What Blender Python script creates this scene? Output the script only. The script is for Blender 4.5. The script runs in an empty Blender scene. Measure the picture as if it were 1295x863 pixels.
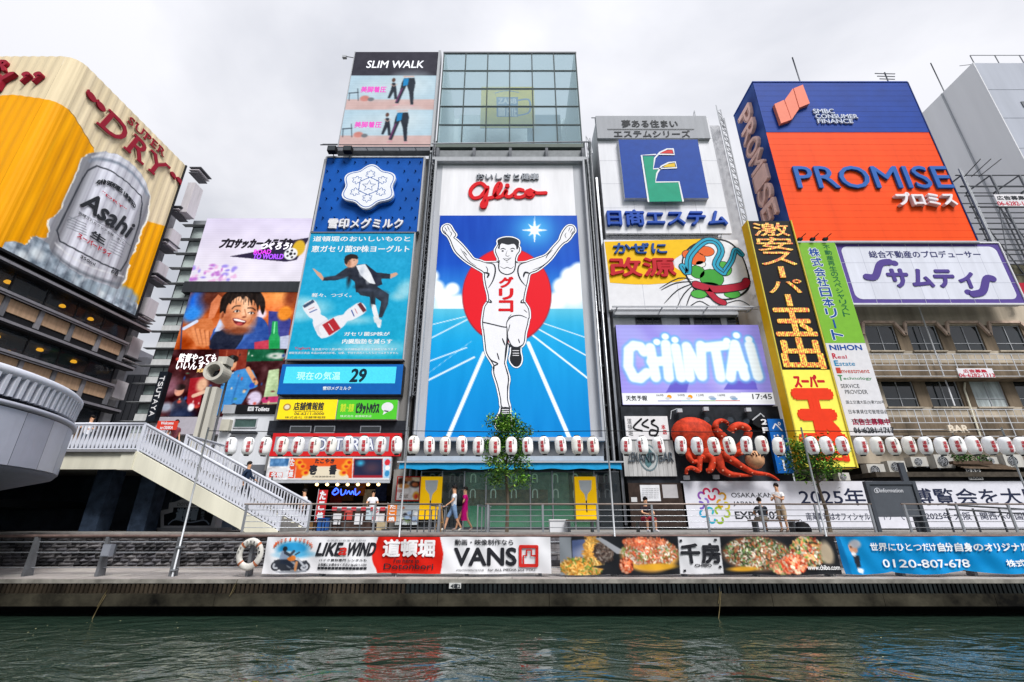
import bpy, math, random
import numpy as np
from mathutils import Vector, Matrix
from mathutils.geometry import tessellate_polygon
SC = bpy.context.scene
COL = SC.collection
R = math.radians
random.seed(7); RNG = np.random.default_rng(7)

# ------------------------------------------------------------------ camera
EYE = 2.4; PITCH = 21.55
cam = bpy.data.cameras.new('camera'); cam.lens = 16.0; cam.sensor_width = 36.0
cam.clip_start = 0.1; cam.clip_end = 3000
camo = bpy.data.objects.new('camera', cam); COL.objects.link(camo)
camo.location = (0, 0, EYE); camo.rotation_euler = (R(90 + PITCH), 0, 0)
SC.camera = camo

# ------------------------------------------------------------------ sky, sun, exposure
SUN_EL, SUN_AZ = 50, 150          # the sun stands high behind the camera, veiled by cloud
w = bpy.data.worlds.new('World'); SC.world = w; w.use_nodes = True
nt = w.node_tree; N = nt.nodes; L = nt.links; N.clear()
out = N.new('ShaderNodeOutputWorld')
sky = N.new('ShaderNodeTexSky'); sky.sky_type = 'NISHITA'; sky.sun_disc = False
sky.sun_elevation = R(SUN_EL); sky.sun_rotation = R(SUN_AZ)
bg1 = N.new('ShaderNodeBackground'); bg1.inputs[1].default_value = 0.1
L.new(sky.outputs[0], bg1.inputs[0])
tc = N.new('ShaderNodeTexCoord'); sep = N.new('ShaderNodeSeparateXYZ'); L.new(tc.outputs['Generated'], sep.inputs[0])
zz = N.new('ShaderNodeMath'); zz.operation = 'MAXIMUM'; zz.inputs[1].default_value = 0.0; L.new(sep.outputs[2], zz.inputs[0])
za = N.new('ShaderNodeMath'); za.operation = 'ADD'; za.inputs[1].default_value = 0.22; L.new(zz.outputs[0], za.inputs[0])
dx = N.new('ShaderNodeMath'); dx.operation = 'DIVIDE'; L.new(sep.outputs[0], dx.inputs[0]); L.new(za.outputs[0], dx.inputs[1])
dy = N.new('ShaderNodeMath'); dy.operation = 'DIVIDE'; L.new(sep.outputs[1], dy.inputs[0]); L.new(za.outputs[0], dy.inputs[1])
cmb = N.new('ShaderNodeCombineXYZ'); L.new(dx.outputs[0], cmb.inputs[0]); L.new(dy.outputs[0], cmb.inputs[1])
n1 = N.new('ShaderNodeTexNoise'); n1.inputs['Scale'].default_value = 1.25; n1.inputs['Detail'].default_value = 7; n1.inputs['Roughness'].default_value = 0.5; n1.inputs['Distortion'].default_value = 0.25
L.new(cmb.outputs[0], n1.inputs['Vector'])
cr = N.new('ShaderNodeValToRGB'); cr.color_ramp.elements[0].position = 0.38; cr.color_ramp.elements[1].position = 0.57
cr.color_ramp.elements[0].color = (0.36, 0.37, 0.405, 1); cr.color_ramp.elements[1].color = (0.545, 0.545, 0.57, 1)
L.new(n1.outputs[0], cr.inputs[0])
# the overcast sky brightens towards the zenith (CIE overcast law, softened)
st = N.new('ShaderNodeMath'); st.operation = 'MULTIPLY_ADD'; st.inputs[1].default_value = 0.62; st.inputs[2].default_value = 0.82; L.new(zz.outputs[0], st.inputs[0])
bg2 = N.new('ShaderNodeBackground'); L.new(cr.outputs[0], bg2.inputs[0]); L.new(st.outputs[0], bg2.inputs[1])
mx = N.new('ShaderNodeMixShader'); mx.inputs[0].default_value = 0.93
L.new(bg1.outputs[0], mx.inputs[1]); L.new(bg2.outputs[0], mx.inputs[2]); L.new(mx.outputs[0], out.inputs[0])

sl = bpy.data.lights.new('sun', 'SUN'); sl.energy = 2.7; sl.angle = R(22); sl.color = (1, 0.975, 0.95)
so = bpy.data.objects.new('sun', sl); COL.objects.link(so)
# NISHITA rotation 0 = +Y, turning clockwise seen from above
_az = R(SUN_AZ); _sd = Vector((math.sin(_az) * math.cos(R(SUN_EL)), math.cos(_az) * math.cos(R(SUN_EL)), math.sin(R(SUN_EL))))
so.rotation_euler = _sd.to_track_quat('Z', 'Y').to_euler()
SC.view_settings.view_transform = 'Standard'; SC.view_settings.look = 'None'
SC.view_settings.exposure = 0.62; SC.view_settings.gamma = 1
SC.cycles.max_bounces = 6; SC.cycles.diffuse_bounces = 3; SC.cycles.glossy_bounces = 3; SC.cycles.transmission_bounces = 4
SC.cycles.caustics_reflective = False; SC.cycles.caustics_refractive = False

# ------------------------------------------------------------------ measuring: photograph to place
FP = 16.0 / 36.0 * 1295.0; CP, SP = math.cos(R(PITCH)), math.sin(R(PITCH))
def ray(px, py):
    v = 431.5 - py
    return Vector((px - 647.5, FP * CP - v * SP, FP * SP + v * CP))
def at(px, py, Y):
    r = ray(px, py); t = Y / r.y
    return r.x * t, EYE + r.z * t
def X_(px, py, Y): return at(px, py, Y)[0]
def Z_(py, Y): return at(647.5, py, Y)[1]

# ------------------------------------------------------------------ materials
def lin(c):
    if isinstance(c, str):
        c = [int(c[i:i + 2], 16) / 255 for i in (0, 2, 4)]
    return tuple(((x / 12.92) if x <= 0.04045 else ((x + 0.055) / 1.055) ** 2.4) for x in c)
MATS = {}
def mat(c, rough=0.55, metal=0.0, emit=0.0, var=0.06, scale=3.0, streak=False, bump=0.0, bscale=20.0, gain=0.92, spec=0.12):
    if metal == 0 and spec == 0.12: rough = max(rough, 0.6)
    key = (str(c), rough, metal, emit, var, scale, streak, bump, bscale, gain, spec)
    if key in MATS: return MATS[key]
    m = bpy.data.materials.new('surface_%03d' % len(MATS)); m.use_nodes = True
    t = m.node_tree; nd = t.nodes; b = nd['Principled BSDF']
    col = [x * gain for x in lin(c)]
    b.inputs['Roughness'].default_value = rough; b.inputs['Metallic'].default_value = metal
    b.inputs['Specular IOR Level'].default_value = spec
    b.inputs['Base Color'].default_value = (*col, 1)
    if var > 0 or bump > 0:
        g = nd.new('ShaderNodeNewGeometry'); mp = nd.new('ShaderNodeMapping')
        t.links.new(g.outputs['Position'], mp.inputs[0])
        if streak: mp.inputs['Scale'].default_value = (1, 1, 0.12)
        ns = nd.new('ShaderNodeTexNoise'); ns.inputs['Scale'].default_value = scale; ns.inputs['Detail'].default_value = 5; ns.inputs['Roughness'].default_value = 0.62
        t.links.new(mp.outputs[0], ns.inputs['Vector'])
        ra = nd.new('ShaderNodeValToRGB'); ra.color_ramp.elements[0].position = 0.32; ra.color_ramp.elements[1].position = 0.68
        ra.color_ramp.elements[0].color = (*[max(0, x * (1 - 1.6 * var)) for x in col], 1)
        ra.color_ramp.elements[1].color = (*[min(1, x * (1 + var)) for x in col], 1)
        t.links.new(ns.outputs[0], ra.inputs[0]); t.links.new(ra.outputs[0], b.inputs['Base Color'])
        if bump > 0:
            n2 = nd.new('ShaderNodeTexNoise'); n2.inputs['Scale'].default_value = bscale; n2.inputs['Detail'].default_value = 4
            t.links.new(g.outputs['Position'], n2.inputs['Vector'])
            bp = nd.new('ShaderNodeBump'); bp.inputs['Strength'].default_value = bump; bp.inputs['Distance'].default_value = 0.03
            t.links.new(n2.outputs[0], bp.inputs['Height']); t.links.new(bp.outputs[0], b.inputs['Normal'])
    if emit > 0:
        b.inputs['Emission Color'].default_value = (*lin(c), 1); b.inputs['Emission Strength'].default_value = emit
    MATS[key] = m
    return m
PICM = {}
def picture_mat(emit=0.0, rough=0.5, dots=False, gain=0.9):
    key = (emit, rough, dots, gain)
    if key in PICM: return PICM[key]
    m = bpy.data.materials.new('printed_picture'); m.use_nodes = True
    t = m.node_tree; nd = t.nodes; b = nd['Principled BSDF']
    a = nd.new('ShaderNodeAttribute'); a.attribute_name = 'Col'
    mm = nd.new('ShaderNodeVectorMath'); mm.operation = 'SCALE'; mm.inputs[3].default_value = gain if emit == 0 else gain * 0.5
    t.links.new(a.outputs['Color'], mm.inputs[0]); t.links.new(mm.outputs[0], b.inputs['Base Color'])
    b.inputs['Roughness'].default_value = rough; b.inputs['Specular IOR Level'].default_value = 0.08
    if emit > 0:
        src = a.outputs['Color']
        if dots:      # the lamp rows of an LED wall
            g = nd.new('ShaderNodeNewGeometry'); sp = nd.new('ShaderNodeSeparateXYZ'); t.links.new(g.outputs['Position'], sp.inputs[0])
            k = nd.new('ShaderNodeMath'); k.operation = 'MULTIPLY'; k.inputs[1].default_value = 26; t.links.new(sp.outputs[2], k.inputs[0])
            s = nd.new('ShaderNodeMath'); s.operation = 'SINE'; t.links.new(k.outputs[0], s.inputs[0])
            s2 = nd.new('ShaderNodeMath'); s2.operation = 'MULTIPLY_ADD'; s2.inputs[1].default_value = 0.05; s2.inputs[2].default_value = 0.95; t.links.new(s.outputs[0], s2.inputs[0])
            v = nd.new('ShaderNodeVectorMath'); v.operation = 'SCALE'; t.links.new(src, v.inputs[0]); t.links.new(s2.outputs[0], v.inputs[3]); src = v.outputs[0]
        t.links.new(src, b.inputs['Emission Color']); b.inputs['Emission Strength'].default_value = emit
    PICM[key] = m
    return m
def glass_mat(tint='cfe3e0', alpha=0.55, rough=0.03):
    key = ('glass', tint, alpha, rough)
    if key in MATS: return MATS[key]
    m = bpy.data.materials.new('window_glass'); m.use_nodes = True
    t = m.node_tree; nd = t.nodes; b = nd['Principled BSDF']; o = nd['Material Output']
    b.inputs['Base Color'].default_value = (*lin(tint), 1); b.inputs['Roughness'].default_value = rough; b.inputs['Metallic'].default_value = 0.0; b.inputs['IOR'].default_value = 1.8
    tr = nd.new('ShaderNodeBsdfTransparent'); tr.inputs[0].default_value = (*[0.5 + 0.5 * x for x in lin(tint)], 1)
    mi = nd.new('ShaderNodeMixShader'); mi.inputs[0].default_value = alpha
    g = nd.new('ShaderNodeNewGeometry'); ns = nd.new('ShaderNodeTexNoise'); ns.inputs['Scale'].default_value = 0.5
    t.links.new(g.outputs['Position'], ns.inputs['Vector'])
    bp = nd.new('ShaderNodeBump'); bp.inputs['Strength'].default_value = 0.02; bp.inputs['Distance'].default_value = 0.2
    t.links.new(ns.outputs[0], bp.inputs['Height']); t.links.new(bp.outputs[0], b.inputs['Normal'])
    t.links.new(tr.outputs[0], mi.inputs[1]); t.links.new(b.outputs[0], mi.inputs[2]); t.links.new(mi.outputs[0], o.inputs[0])
    MATS[key] = m
    return m
# common paints
WHITE = mat('e9e9ec', 0.45, var=0.04); OFFW = mat('d9dade', 0.5, var=0.06, streak=True)
BLACK = mat('17181c', 0.5, var=0.1); DGREY = mat('3a3d42', 0.55, var=0.12, streak=True); MGREY = mat('75787e', 0.5, var=0.08, streak=True)
LGREY = mat('b4b7bc', 0.45, var=0.06, streak=True); STEEL = mat('a7abb0', 0.32, metal=0.7, var=0.08); DSTEEL = mat('55585d', 0.4, metal=0.5, var=0.15)
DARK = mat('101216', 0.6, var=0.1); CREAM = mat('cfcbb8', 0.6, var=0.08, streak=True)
GLASSD = mat('1b2226', 0.08, var=0.25, scale=0.8, spec=0.8)

# ------------------------------------------------------------------ objects
def put(name, me, parent=None, loc=None, rz=0.0):
    o = bpy.data.objects.new(name, me); COL.objects.link(o)
    if parent: o.parent = parent
    if loc is not None: o.location = loc
    if rz: o.rotation_euler = (0, 0, rz)
    return o
def tag(o, label=None, cat=None, group=None, kind=None):
    if label: o['label'] = label
    if cat: o['category'] = cat
    if group: o['group'] = group
    if kind: o['kind'] = kind
    return o
def thing(name, label, cat, loc=(0, 0, 0), rz=0.0, group=None):
    return tag(put(name, None, None, loc, rz), label, cat, group)
def copy_tree(o, parent=None):
    c = o.copy(); COL.objects.link(c); c.parent = parent
    for ch in o.children: copy_tree(ch, c)
    return c
class MB:
    def __init__(s): s.v = []; s.f = []; s.mi = []; s.mats = []; s.sm = []
    def _m(s, m):
        if m not in s.mats: s.mats.append(m)
        return s.mats.index(m)
    def add(s, v, f, m, smooth=False):
        k = len(s.v); i = s._m(m); s.v += [tuple(p) for p in v]
        for q in f: s.f.append(tuple(x + k for x in q)); s.mi.append(i); s.sm.append(smooth)
        return s
    def box(s, x0, x1, y0, y1, z0, z1, m):
        v = [(x0, y0, z0), (x1, y0, z0), (x1, y1, z0), (x0, y1, z0), (x0, y0, z1), (x1, y0, z1), (x1, y1, z1), (x0, y1, z1)]
        return s.add(v, [(0, 3, 2, 1), (4, 5, 6, 7), (0, 1, 5, 4), (1, 2, 6, 5), (2, 3, 7, 6), (3, 0, 4, 7)], m)
    def tube(s, pts, r, m, n=8, smooth=True, caps=True):
        pts = [Vector(p) for p in pts]; k = len(pts); rr = r if isinstance(r, (list, tuple)) else [r] * k
        vs = []; fs = []; up = None
        for i, p in enumerate(pts):
            d = (pts[min(i + 1, k - 1)] - pts[max(i - 1, 0)]).normalized()
            if up is None or abs(d.dot(up)) > 0.999: up = Vector((0, 0, 1)) if abs(d.z) < 0.9 else Vector((0, 1, 0))
            a = d.cross(up).normalized(); b = d.cross(a).normalized()
            for j in range(n):
                t = 2 * math.pi * j / n + math.pi / n
                vs.append(p + (a * math.cos(t) + b * math.sin(t)) * rr[i])
        for i in range(k - 1):
            for j in range(n):
                fs.append((i * n + j, i * n + (j + 1) % n, (i + 1) * n + (j + 1) % n, (i + 1) * n + j))
        if caps: fs += [tuple(range(n)), tuple(range((k - 1) * n, k * n))[::-1]]
        return s.add(vs, fs, m, smooth)
    def bar(s, a, b, r, m): return s.tube([a, b], r * 1.2, m, 4, False)
    def lathe(s, prof, m, n=20, c=(0, 0, 0), a0=0.0, a1=2 * math.pi, smooth=True):
        full = abs(a1 - a0 - 2 * math.pi) < 1e-6; k = n if full else n + 1; vs = []; fs = []
        for r, z in prof:
            for j in range(k):
                t = a0 + (a1 - a0) * j / n; vs.append((c[0] + r * math.cos(t), c[1] + r * math.sin(t), c[2] + z))
        for i in range(len(prof) - 1):
            for j in range(n):
                j2 = (j + 1) % k; fs.append((i * k + j, i * k + j2, (i + 1) * k + j2, (i + 1) * k + j))
        return s.add(vs, fs, m, smooth)
    def mesh(s, name='mesh'):
        me = bpy.data.meshes.new(name); me.from_pydata(s.v, [], s.f)
        for m in s.mats: me.materials.append(m)
        me.polygons.foreach_set('material_index', s.mi); me.polygons.foreach_set('use_smooth', s.sm)
        me.update(); return me
    def build(s, name, parent=None, loc=None, kind=None):
        o = put(name, s.mesh(name), parent, loc)
        if kind: o['kind'] = kind
        return o
def boxo(name, parent, x0, x1, y0, y1, z0, z1, m, kind=None): return MB().box(x0, x1, y0, y1, z0, z1, m).build(name, parent, kind=kind)

# ------------------------------------------------------------------ writing
_glyph = {}
def text_geo(s, res=3):
    if s in _glyph: return _glyph[s]
    c = bpy.data.curves.new('writing', 'FONT'); c.body = s; c.size = 1; c.resolution_u = res
    o = bpy.data.objects.new('writing', c); m = o.to_mesh()
    v = np.array([(p.co.x, p.co.y) for p in m.vertices]).reshape(-1, 2); f = [tuple(p.vertices) for p in m.polygons]
    o.to_mesh_clear(); bpy.data.objects.remove(o); bpy.data.curves.remove(c)
    _glyph[s] = (v, f); return v, f
def catmull(p, n=5, closed=True):
    p = [Vector((a[0], a[1])) for a in p]; k = len(p); o = []
    rng = range(k) if closed else range(k - 1)
    for i in rng:
        if closed: a, b, c, d = p[i - 1], p[i], p[(i + 1) % k], p[(i + 2) % k]
        else: a, b, c, d = p[max(i - 1, 0)], p[i], p[i + 1], p[min(i + 2, k - 1)]
        for j in range(n):
            t = j / n; o.append(0.5 * ((2 * b) + (c - a) * t + (2 * a - 5 * b + 4 * c - d) * t * t + (3 * b - a - 3 * c + d) * t ** 3))
    if not closed: o.append(p[-1])
    return [(q.x, q.y) for q in o]

class Board:
    """A flat sign standing at its own place; x runs along it, y into it, z up."""
    STEP = 0.006
    def __init__(s, name, label, cat, quad, Y=None, depth=0.25, face=WHITE, side=LGREY, group=None, origin=None, U=None, parent=None, panel='panel'):
        s.mb = MB(); s.tx = MB(); s.parent = parent
        if origin is None:
            (a, b), (c, d), (e, f), (g, h) = quad
            l = (X_(a, b, Y) + X_(g, h, Y)) / 2; r = (X_(c, d, Y) + X_(e, f, Y)) / 2
            t = (at(a, b, Y)[1] + at(c, d, Y)[1]) / 2; z = (at(e, f, Y)[1] + at(g, h, Y)[1]) / 2
            s.O = Vector((l, Y, z)); s.U = Vector((1, 0, 0)); s.W = r - l; s.H = t - z
        else:
            s.O = Vector(origin); s.U = Vector(U).normalized(); s.W, s.H = quad
        s.N = s.U.cross(Vector((0, 0, 1)))     # points to the viewer's side
        rz = math.atan2(s.U.y, s.U.x)
        s.rz = rz
        s.root = put(name, None, parent, s.O if parent is None else s.O, rz)
        if parent is None: tag(s.root, label, cat, group)
        if face is not None:
            m = MB().box(0, s.W, 0, depth, 0, s.H, side)
            m.mi[2] = m._m(face)
            m.build(panel, s.root)
    off = 0.0
    def p(s, px, py):
        r = ray(px, py); n = s.N; d = (s.O - Vector((0, 0, EYE))).dot(n) + s.off; t = d / r.dot(n)
        q = Vector((0, 0, EYE)) + r * t - s.O
        return q.dot(s.U), q.z
    def pts(s, P): return [s.p(*q) for q in P]
    def poly(s, P, m, layer=1, px=True, depth=0.0, curve=0, mb=None):
        s.off = depth + s.STEP * layer; q = s.pts(P) if px else list(P); s.off = 0.0
        if curve: q = catmull(q, curve)
        y = -s.STEP * layer; mb = mb or s.mb
        tri = tessellate_polygon([[Vector((a, b, 0)) for a, b in q]])
        n = len(q); y0 = y - depth
        area = sum(q[i - 1][0] * q[i][1] - q[i][0] * q[i - 1][1] for i in range(n))
        fs = []
        for t in tri:
            a, b, c = [q[i] for i in t]; cr = (b[0] - a[0]) * (c[1] - a[1]) - (b[1] - a[1]) * (c[0] - a[0])
            fs.append(tuple(t) if cr > 0 else tuple(t)[::-1])
        vs = [(a, y0, b) for a, b in q]
        if depth:
            vs += [(a, y + 0.004, b) for a, b in q]
            for i in range(n):
                j = (i + 1) % n; fs.append((i, j, j + n, i + n) if area < 0 else (j, i, i + n, j + n))
        mb.add(vs, fs, m); return s
    def rect(s, x0, y0, x1, y1, m, layer=1, px=True, depth=0.0, mb=None):
        if px:
            s.off = depth + s.STEP * layer; a = s.p(x0, y1); b = s.p(x1, y0); s.off = 0.0
            x0, y0, x1, y1 = a[0], a[1], b[0], b[1]
        return s.poly([(x0, y0), (x1, y0), (x1, y1), (x0, y1)], m, layer, False, depth, mb=mb)
    def disc(s, px, py, rx, ry, m, layer=1, n=20, local=False, depth=0.0, mb=None, rot=0.0):
        s.off = depth + s.STEP * layer; c = (px, py) if local else s.p(px, py)
        if not local:
            e = s.p(px + rx, py); rx = abs(e[0] - c[0]); e = s.p(px, py - ry); ry = abs(e[1] - c[1])
        s.off = 0.0; P = []
        for i in range(n):
            a = 2 * math.pi * i / n; x, z = rx * math.cos(a), ry * math.sin(a)
            P.append((c[0] + x * math.cos(rot) - z * math.sin(rot), c[1] + x * math.sin(rot) + z * math.cos(rot)))
        return s.poly(P, m, layer, False, depth, mb=mb)
    def stroke(s, P, wd, m, layer=1, px=True, depth=0.0, curve=0, mb=None, taper=False, closed=False):
        """a brush line of width wd metres with round ends"""
        s.off = depth + s.STEP * layer; q = s.pts(P) if px else list(P); s.off = 0.0
        if curve: q = catmull(q, curve, closed)
        if closed: q = q + [q[0]]
        q = [Vector(a) for a in q]; k = len(q); lft = []; rgt = []
        for i in range(k):
            if closed and i in (0, k - 1): d = (q[1] - q[k - 2]).normalized()
            else: d = (q[min(i + 1, k - 1)] - q[max(i - 1, 0)]).normalized()
            nn = Vector((-d.y, d.x)); h = wd / 2
            if taper: h *= max(0.08, math.sin(math.pi * min(1, max(0, (i + 0.3) / (k - 0.4)))) ** 0.6)
            lft.append(q[i] + nn * h); rgt.append(q[i] - nn * h)
        mb = mb or s.mb; y = -s.STEP * layer; y0 = y - depth
        vs = [(a.x, y0, a.y) for a in lft] + [(a.x, y0, a.y) for a in rgt]
        fs = [(i, i + k, i + k + 1, i + 1) for i in range(k - 1)]
        if depth:
            vs += [(a.x, y, a.y) for a in lft] + [(a.x, y, a.y) for a in rgt]
            fs += [(i, i + 1, i + 2 * k + 1, i + 2 * k) for i in range(k - 1)] + [(i + k + 1, i + k, i + 3 * k, i + 3 * k + 1) for i in range(k - 1)]
        mb.add(vs, fs, m)
        if not taper and not closed:
            for e in (q[0], q[-1]): s.disc(e.x, e.y, wd / 2, wd / 2, m, layer + (0.15 if e is q[0] else 0.3), 10, True, depth, mb=mb)
        return s
    def text(s, t, x0, y0, x1, y1, m, layer=1, px=True, bold=0.0, depth=0.0, shear=0.0, mb=None, warp=None, rot=0.0):
        """fits the writing to the box from its lower left (x0,y0) to its upper right (x1,y1)"""
        s.off = depth + s.STEP * layer
        if px: a = s.p(x0, y0); b = s.p(x1, y1)
        else: a = (x0, y0); b = (x1, y1)
        s.off = 0.0; own = mb is None; v, f = text_geo(t)
        if not len(v): return s
        v = v.copy(); lo = v.min(0); hi = v.max(0)
        W, H = b[0] - a[0], b[1] - a[1]
        if H <= 0: H = 0.05
        sx = W / (hi[0] - lo[0]); sy = H / max(hi[1] - lo[1], 1e-3)
        if hi[1] - lo[1] < 0.3: sy = sx
        v = (v - lo) * (sx, sy); v[:, 0] += shear * v[:, 1]
        if shear: v[:, 0] *= W / (W + abs(shear) * H)
        if rot:
            c, n = math.cos(rot), math.sin(rot); v = np.stack([v[:, 0] * c - v[:, 1] * n, v[:, 0] * n + v[:, 1] * c], 1)
        v += a
        offs = [(0, 0)]
        if bold:
            o = bold * H; offs += [(o, 0), (-o, 0), (0, o), (0, -o)] + ([(o * .7, o * .7), (-o * .7, -o * .7), (o * .7, -o * .7), (-o * .7, o * .7)] if bold > 0.035 else [])
        mb = mb or MB(); y = -s.STEP * layer
        for i, (ox, oz) in enumerate(offs):
            yy = y - depth + 0.0006 * i
            vs = [(q[0] + ox, (yy if warp is None else yy + warp(q[0], q[1])), q[1] + oz) for q in v]
            fs = list(f)
            if depth and i == 0 or (depth and bold):
                k = len(vs); cnt = {}
                for g in f:
                    for j in range(len(g)):
                        e = (g[j], g[(j + 1) % len(g)]); cnt[e] = 1
                edges = [e for e in cnt if (e[1], e[0]) not in cnt]
                vs += [(q[0], y + 0.004, q[2]) for q in vs]
                fs += [(e[1], e[0], e[0] + k, e[1] + k) for e in edges]
            mb.add(vs, fs, m)
        if own: mb.build('lettering', s.root, kind='stuff' if H < .5 else None)
        return s
    def vtext(s, t, top, bot, wpx, m, layer=1, bold=0.0, depth=0.0, fill=0.9, mb=None, turn=()):
        own = mb is None; mb = mb or MB(); a = s.p(*top); b = s.p(*bot); e = s.p(top[0] + wpx, top[1]); w_ = e[0] - a[0]; n = len(t); h = (a[1] - b[1]) / n
        for i, ch in enumerate(t):
            cx = a[0] + (b[0] - a[0]) * (i + .5) / n; cz = a[1] - h * (i + .5)
            if ch == 'ー': s.rect(cx - w_ * .09, cz - h * .42, cx + w_ * .09, cz + h * .42, m, layer, False, depth, mb=mb)
            else: s.text(ch, cx - w_ / 2, cz - h * fill / 2, cx + w_ / 2, cz + h * fill / 2, m, layer, False, bold, depth, mb=mb)
        if own: mb.build('lettering', s.root)
        return s
    def letters(s, t, x0, y0, x1, y1, m, layer=1, px=True, bold=0.0, depth=0.15, shear=0.0, name='letter', warp=None):
        """raised lettering, every character a part of its own"""
        s.off = depth + s.STEP * layer
        if px: a = s.p(x0, y0); b = s.p(x1, y1)
        else: a = (x0, y0); b = (x1, y1)
        s.off = 0.0; V, _ = text_geo(t); lo = V.min(0); hi = V.max(0); sx = (b[0] - a[0]) / (hi[0] - lo[0]); sy = (b[1] - a[1]) / (hi[1] - lo[1])
        for i, ch in enumerate(t):
            if ch == ' ': continue
            v, f = text_geo(ch)
            pre, _ = text_geo(t[:i + 1]); xr = pre[:, 0].max(); w_ = v[:, 0].max() - v[:, 0].min()
            l0 = xr - w_; m_ = MB()
            s.text(ch, a[0] + (l0 - lo[0]) * sx, a[1] + (v[:, 1].min() - lo[1]) * sy, a[0] + (xr - lo[0]) * sx, a[1] + (v[:, 1].max() - lo[1]) * sy, m, layer, False, bold, depth, 0.0, m_, warp)
            if shear: m_.v = [(x + shear * (z - a[1]), y, z) for x, y, z in m_.v]
            m_.build(name, s.root)
        return s
    def picture(s, cv, layer=1, emit=0.0, rough=0.5, dots=False, name='picture', warp=None, gain=0.9, sag=0.0):
        """lays a painted sheet on the board: one coloured grid"""
        h, w_ = cv.a.shape[:2]; u0, z0, u1, z1 = cv.box
        xs = np.linspace(u0, u1, w_); zs = np.linspace(z1, z0, h)
        X, Z = np.meshgrid(xs, zs); Yv = np.full_like(X, -s.STEP * layer)
        if warp is not None: Yv += warp(X, Z)
        if sag: Z = Z - sag * (np.abs(np.sin(X * math.pi / 2.08 + 1.1)) ** .7 * (.35 + .65 * (z1 - Z) / (z1 - z0)) + .25 * np.sin(X * 1.3) * (z1 - Z) / (z1 - z0))
        co = np.stack([X, Yv, Z], -1).reshape(-1, 3)
        i = (np.arange(h - 1)[:, None] * w_ + np.arange(w_ - 1)[None]).reshape(-1)
        f = np.stack([i, i + w_, i + w_ + 1, i + 1], 1)
        me = bpy.data.meshes.new(name); me.vertices.add(len(co)); me.vertices.foreach_set('co', co.ravel())
        me.loops.add(f.size); me.loops.foreach_set('vertex_index', f.ravel().astype(np.int32))
        me.polygons.add(len(f)); me.polygons.foreach_set('loop_start', np.arange(0, f.size, 4, dtype=np.int32))
        me.update(calc_edges=True)
        if warp is not None: me.polygons.foreach_set('use_smooth', [True] * len(f))
        at_ = me.attributes.new('Col', 'FLOAT_COLOR', 'POINT')
        c = np.clip(cv.a, 0, 1); c = np.where(c <= 0.04045, c / 12.92, ((c + 0.055) / 1.055) ** 2.4)
        at_.data.foreach_set('color', np.concatenate([c, np.ones((h, w_, 1))], -1).astype(np.float32).ravel())
        me.materials.append(picture_mat(emit, rough, dots, gain)); return put(name, me, s.root)
    def seams(s, nx, nz, m, layer=.5, w_=.012):
        for i in range(1, nx): s.rect(s.W * i / nx - w_, 0, s.W * i / nx + w_, s.H, m, layer, False)
        for j in range(1, nz): s.rect(0, s.H * j / nz - w_, s.W, s.H * j / nz + w_, m, layer + .2, False)
    def done(s):
        if s.mb.v: s.mb.build('print', s.root)
        if s.tx.v: s.tx.build('lettering', s.root)
        return s.root

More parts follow.
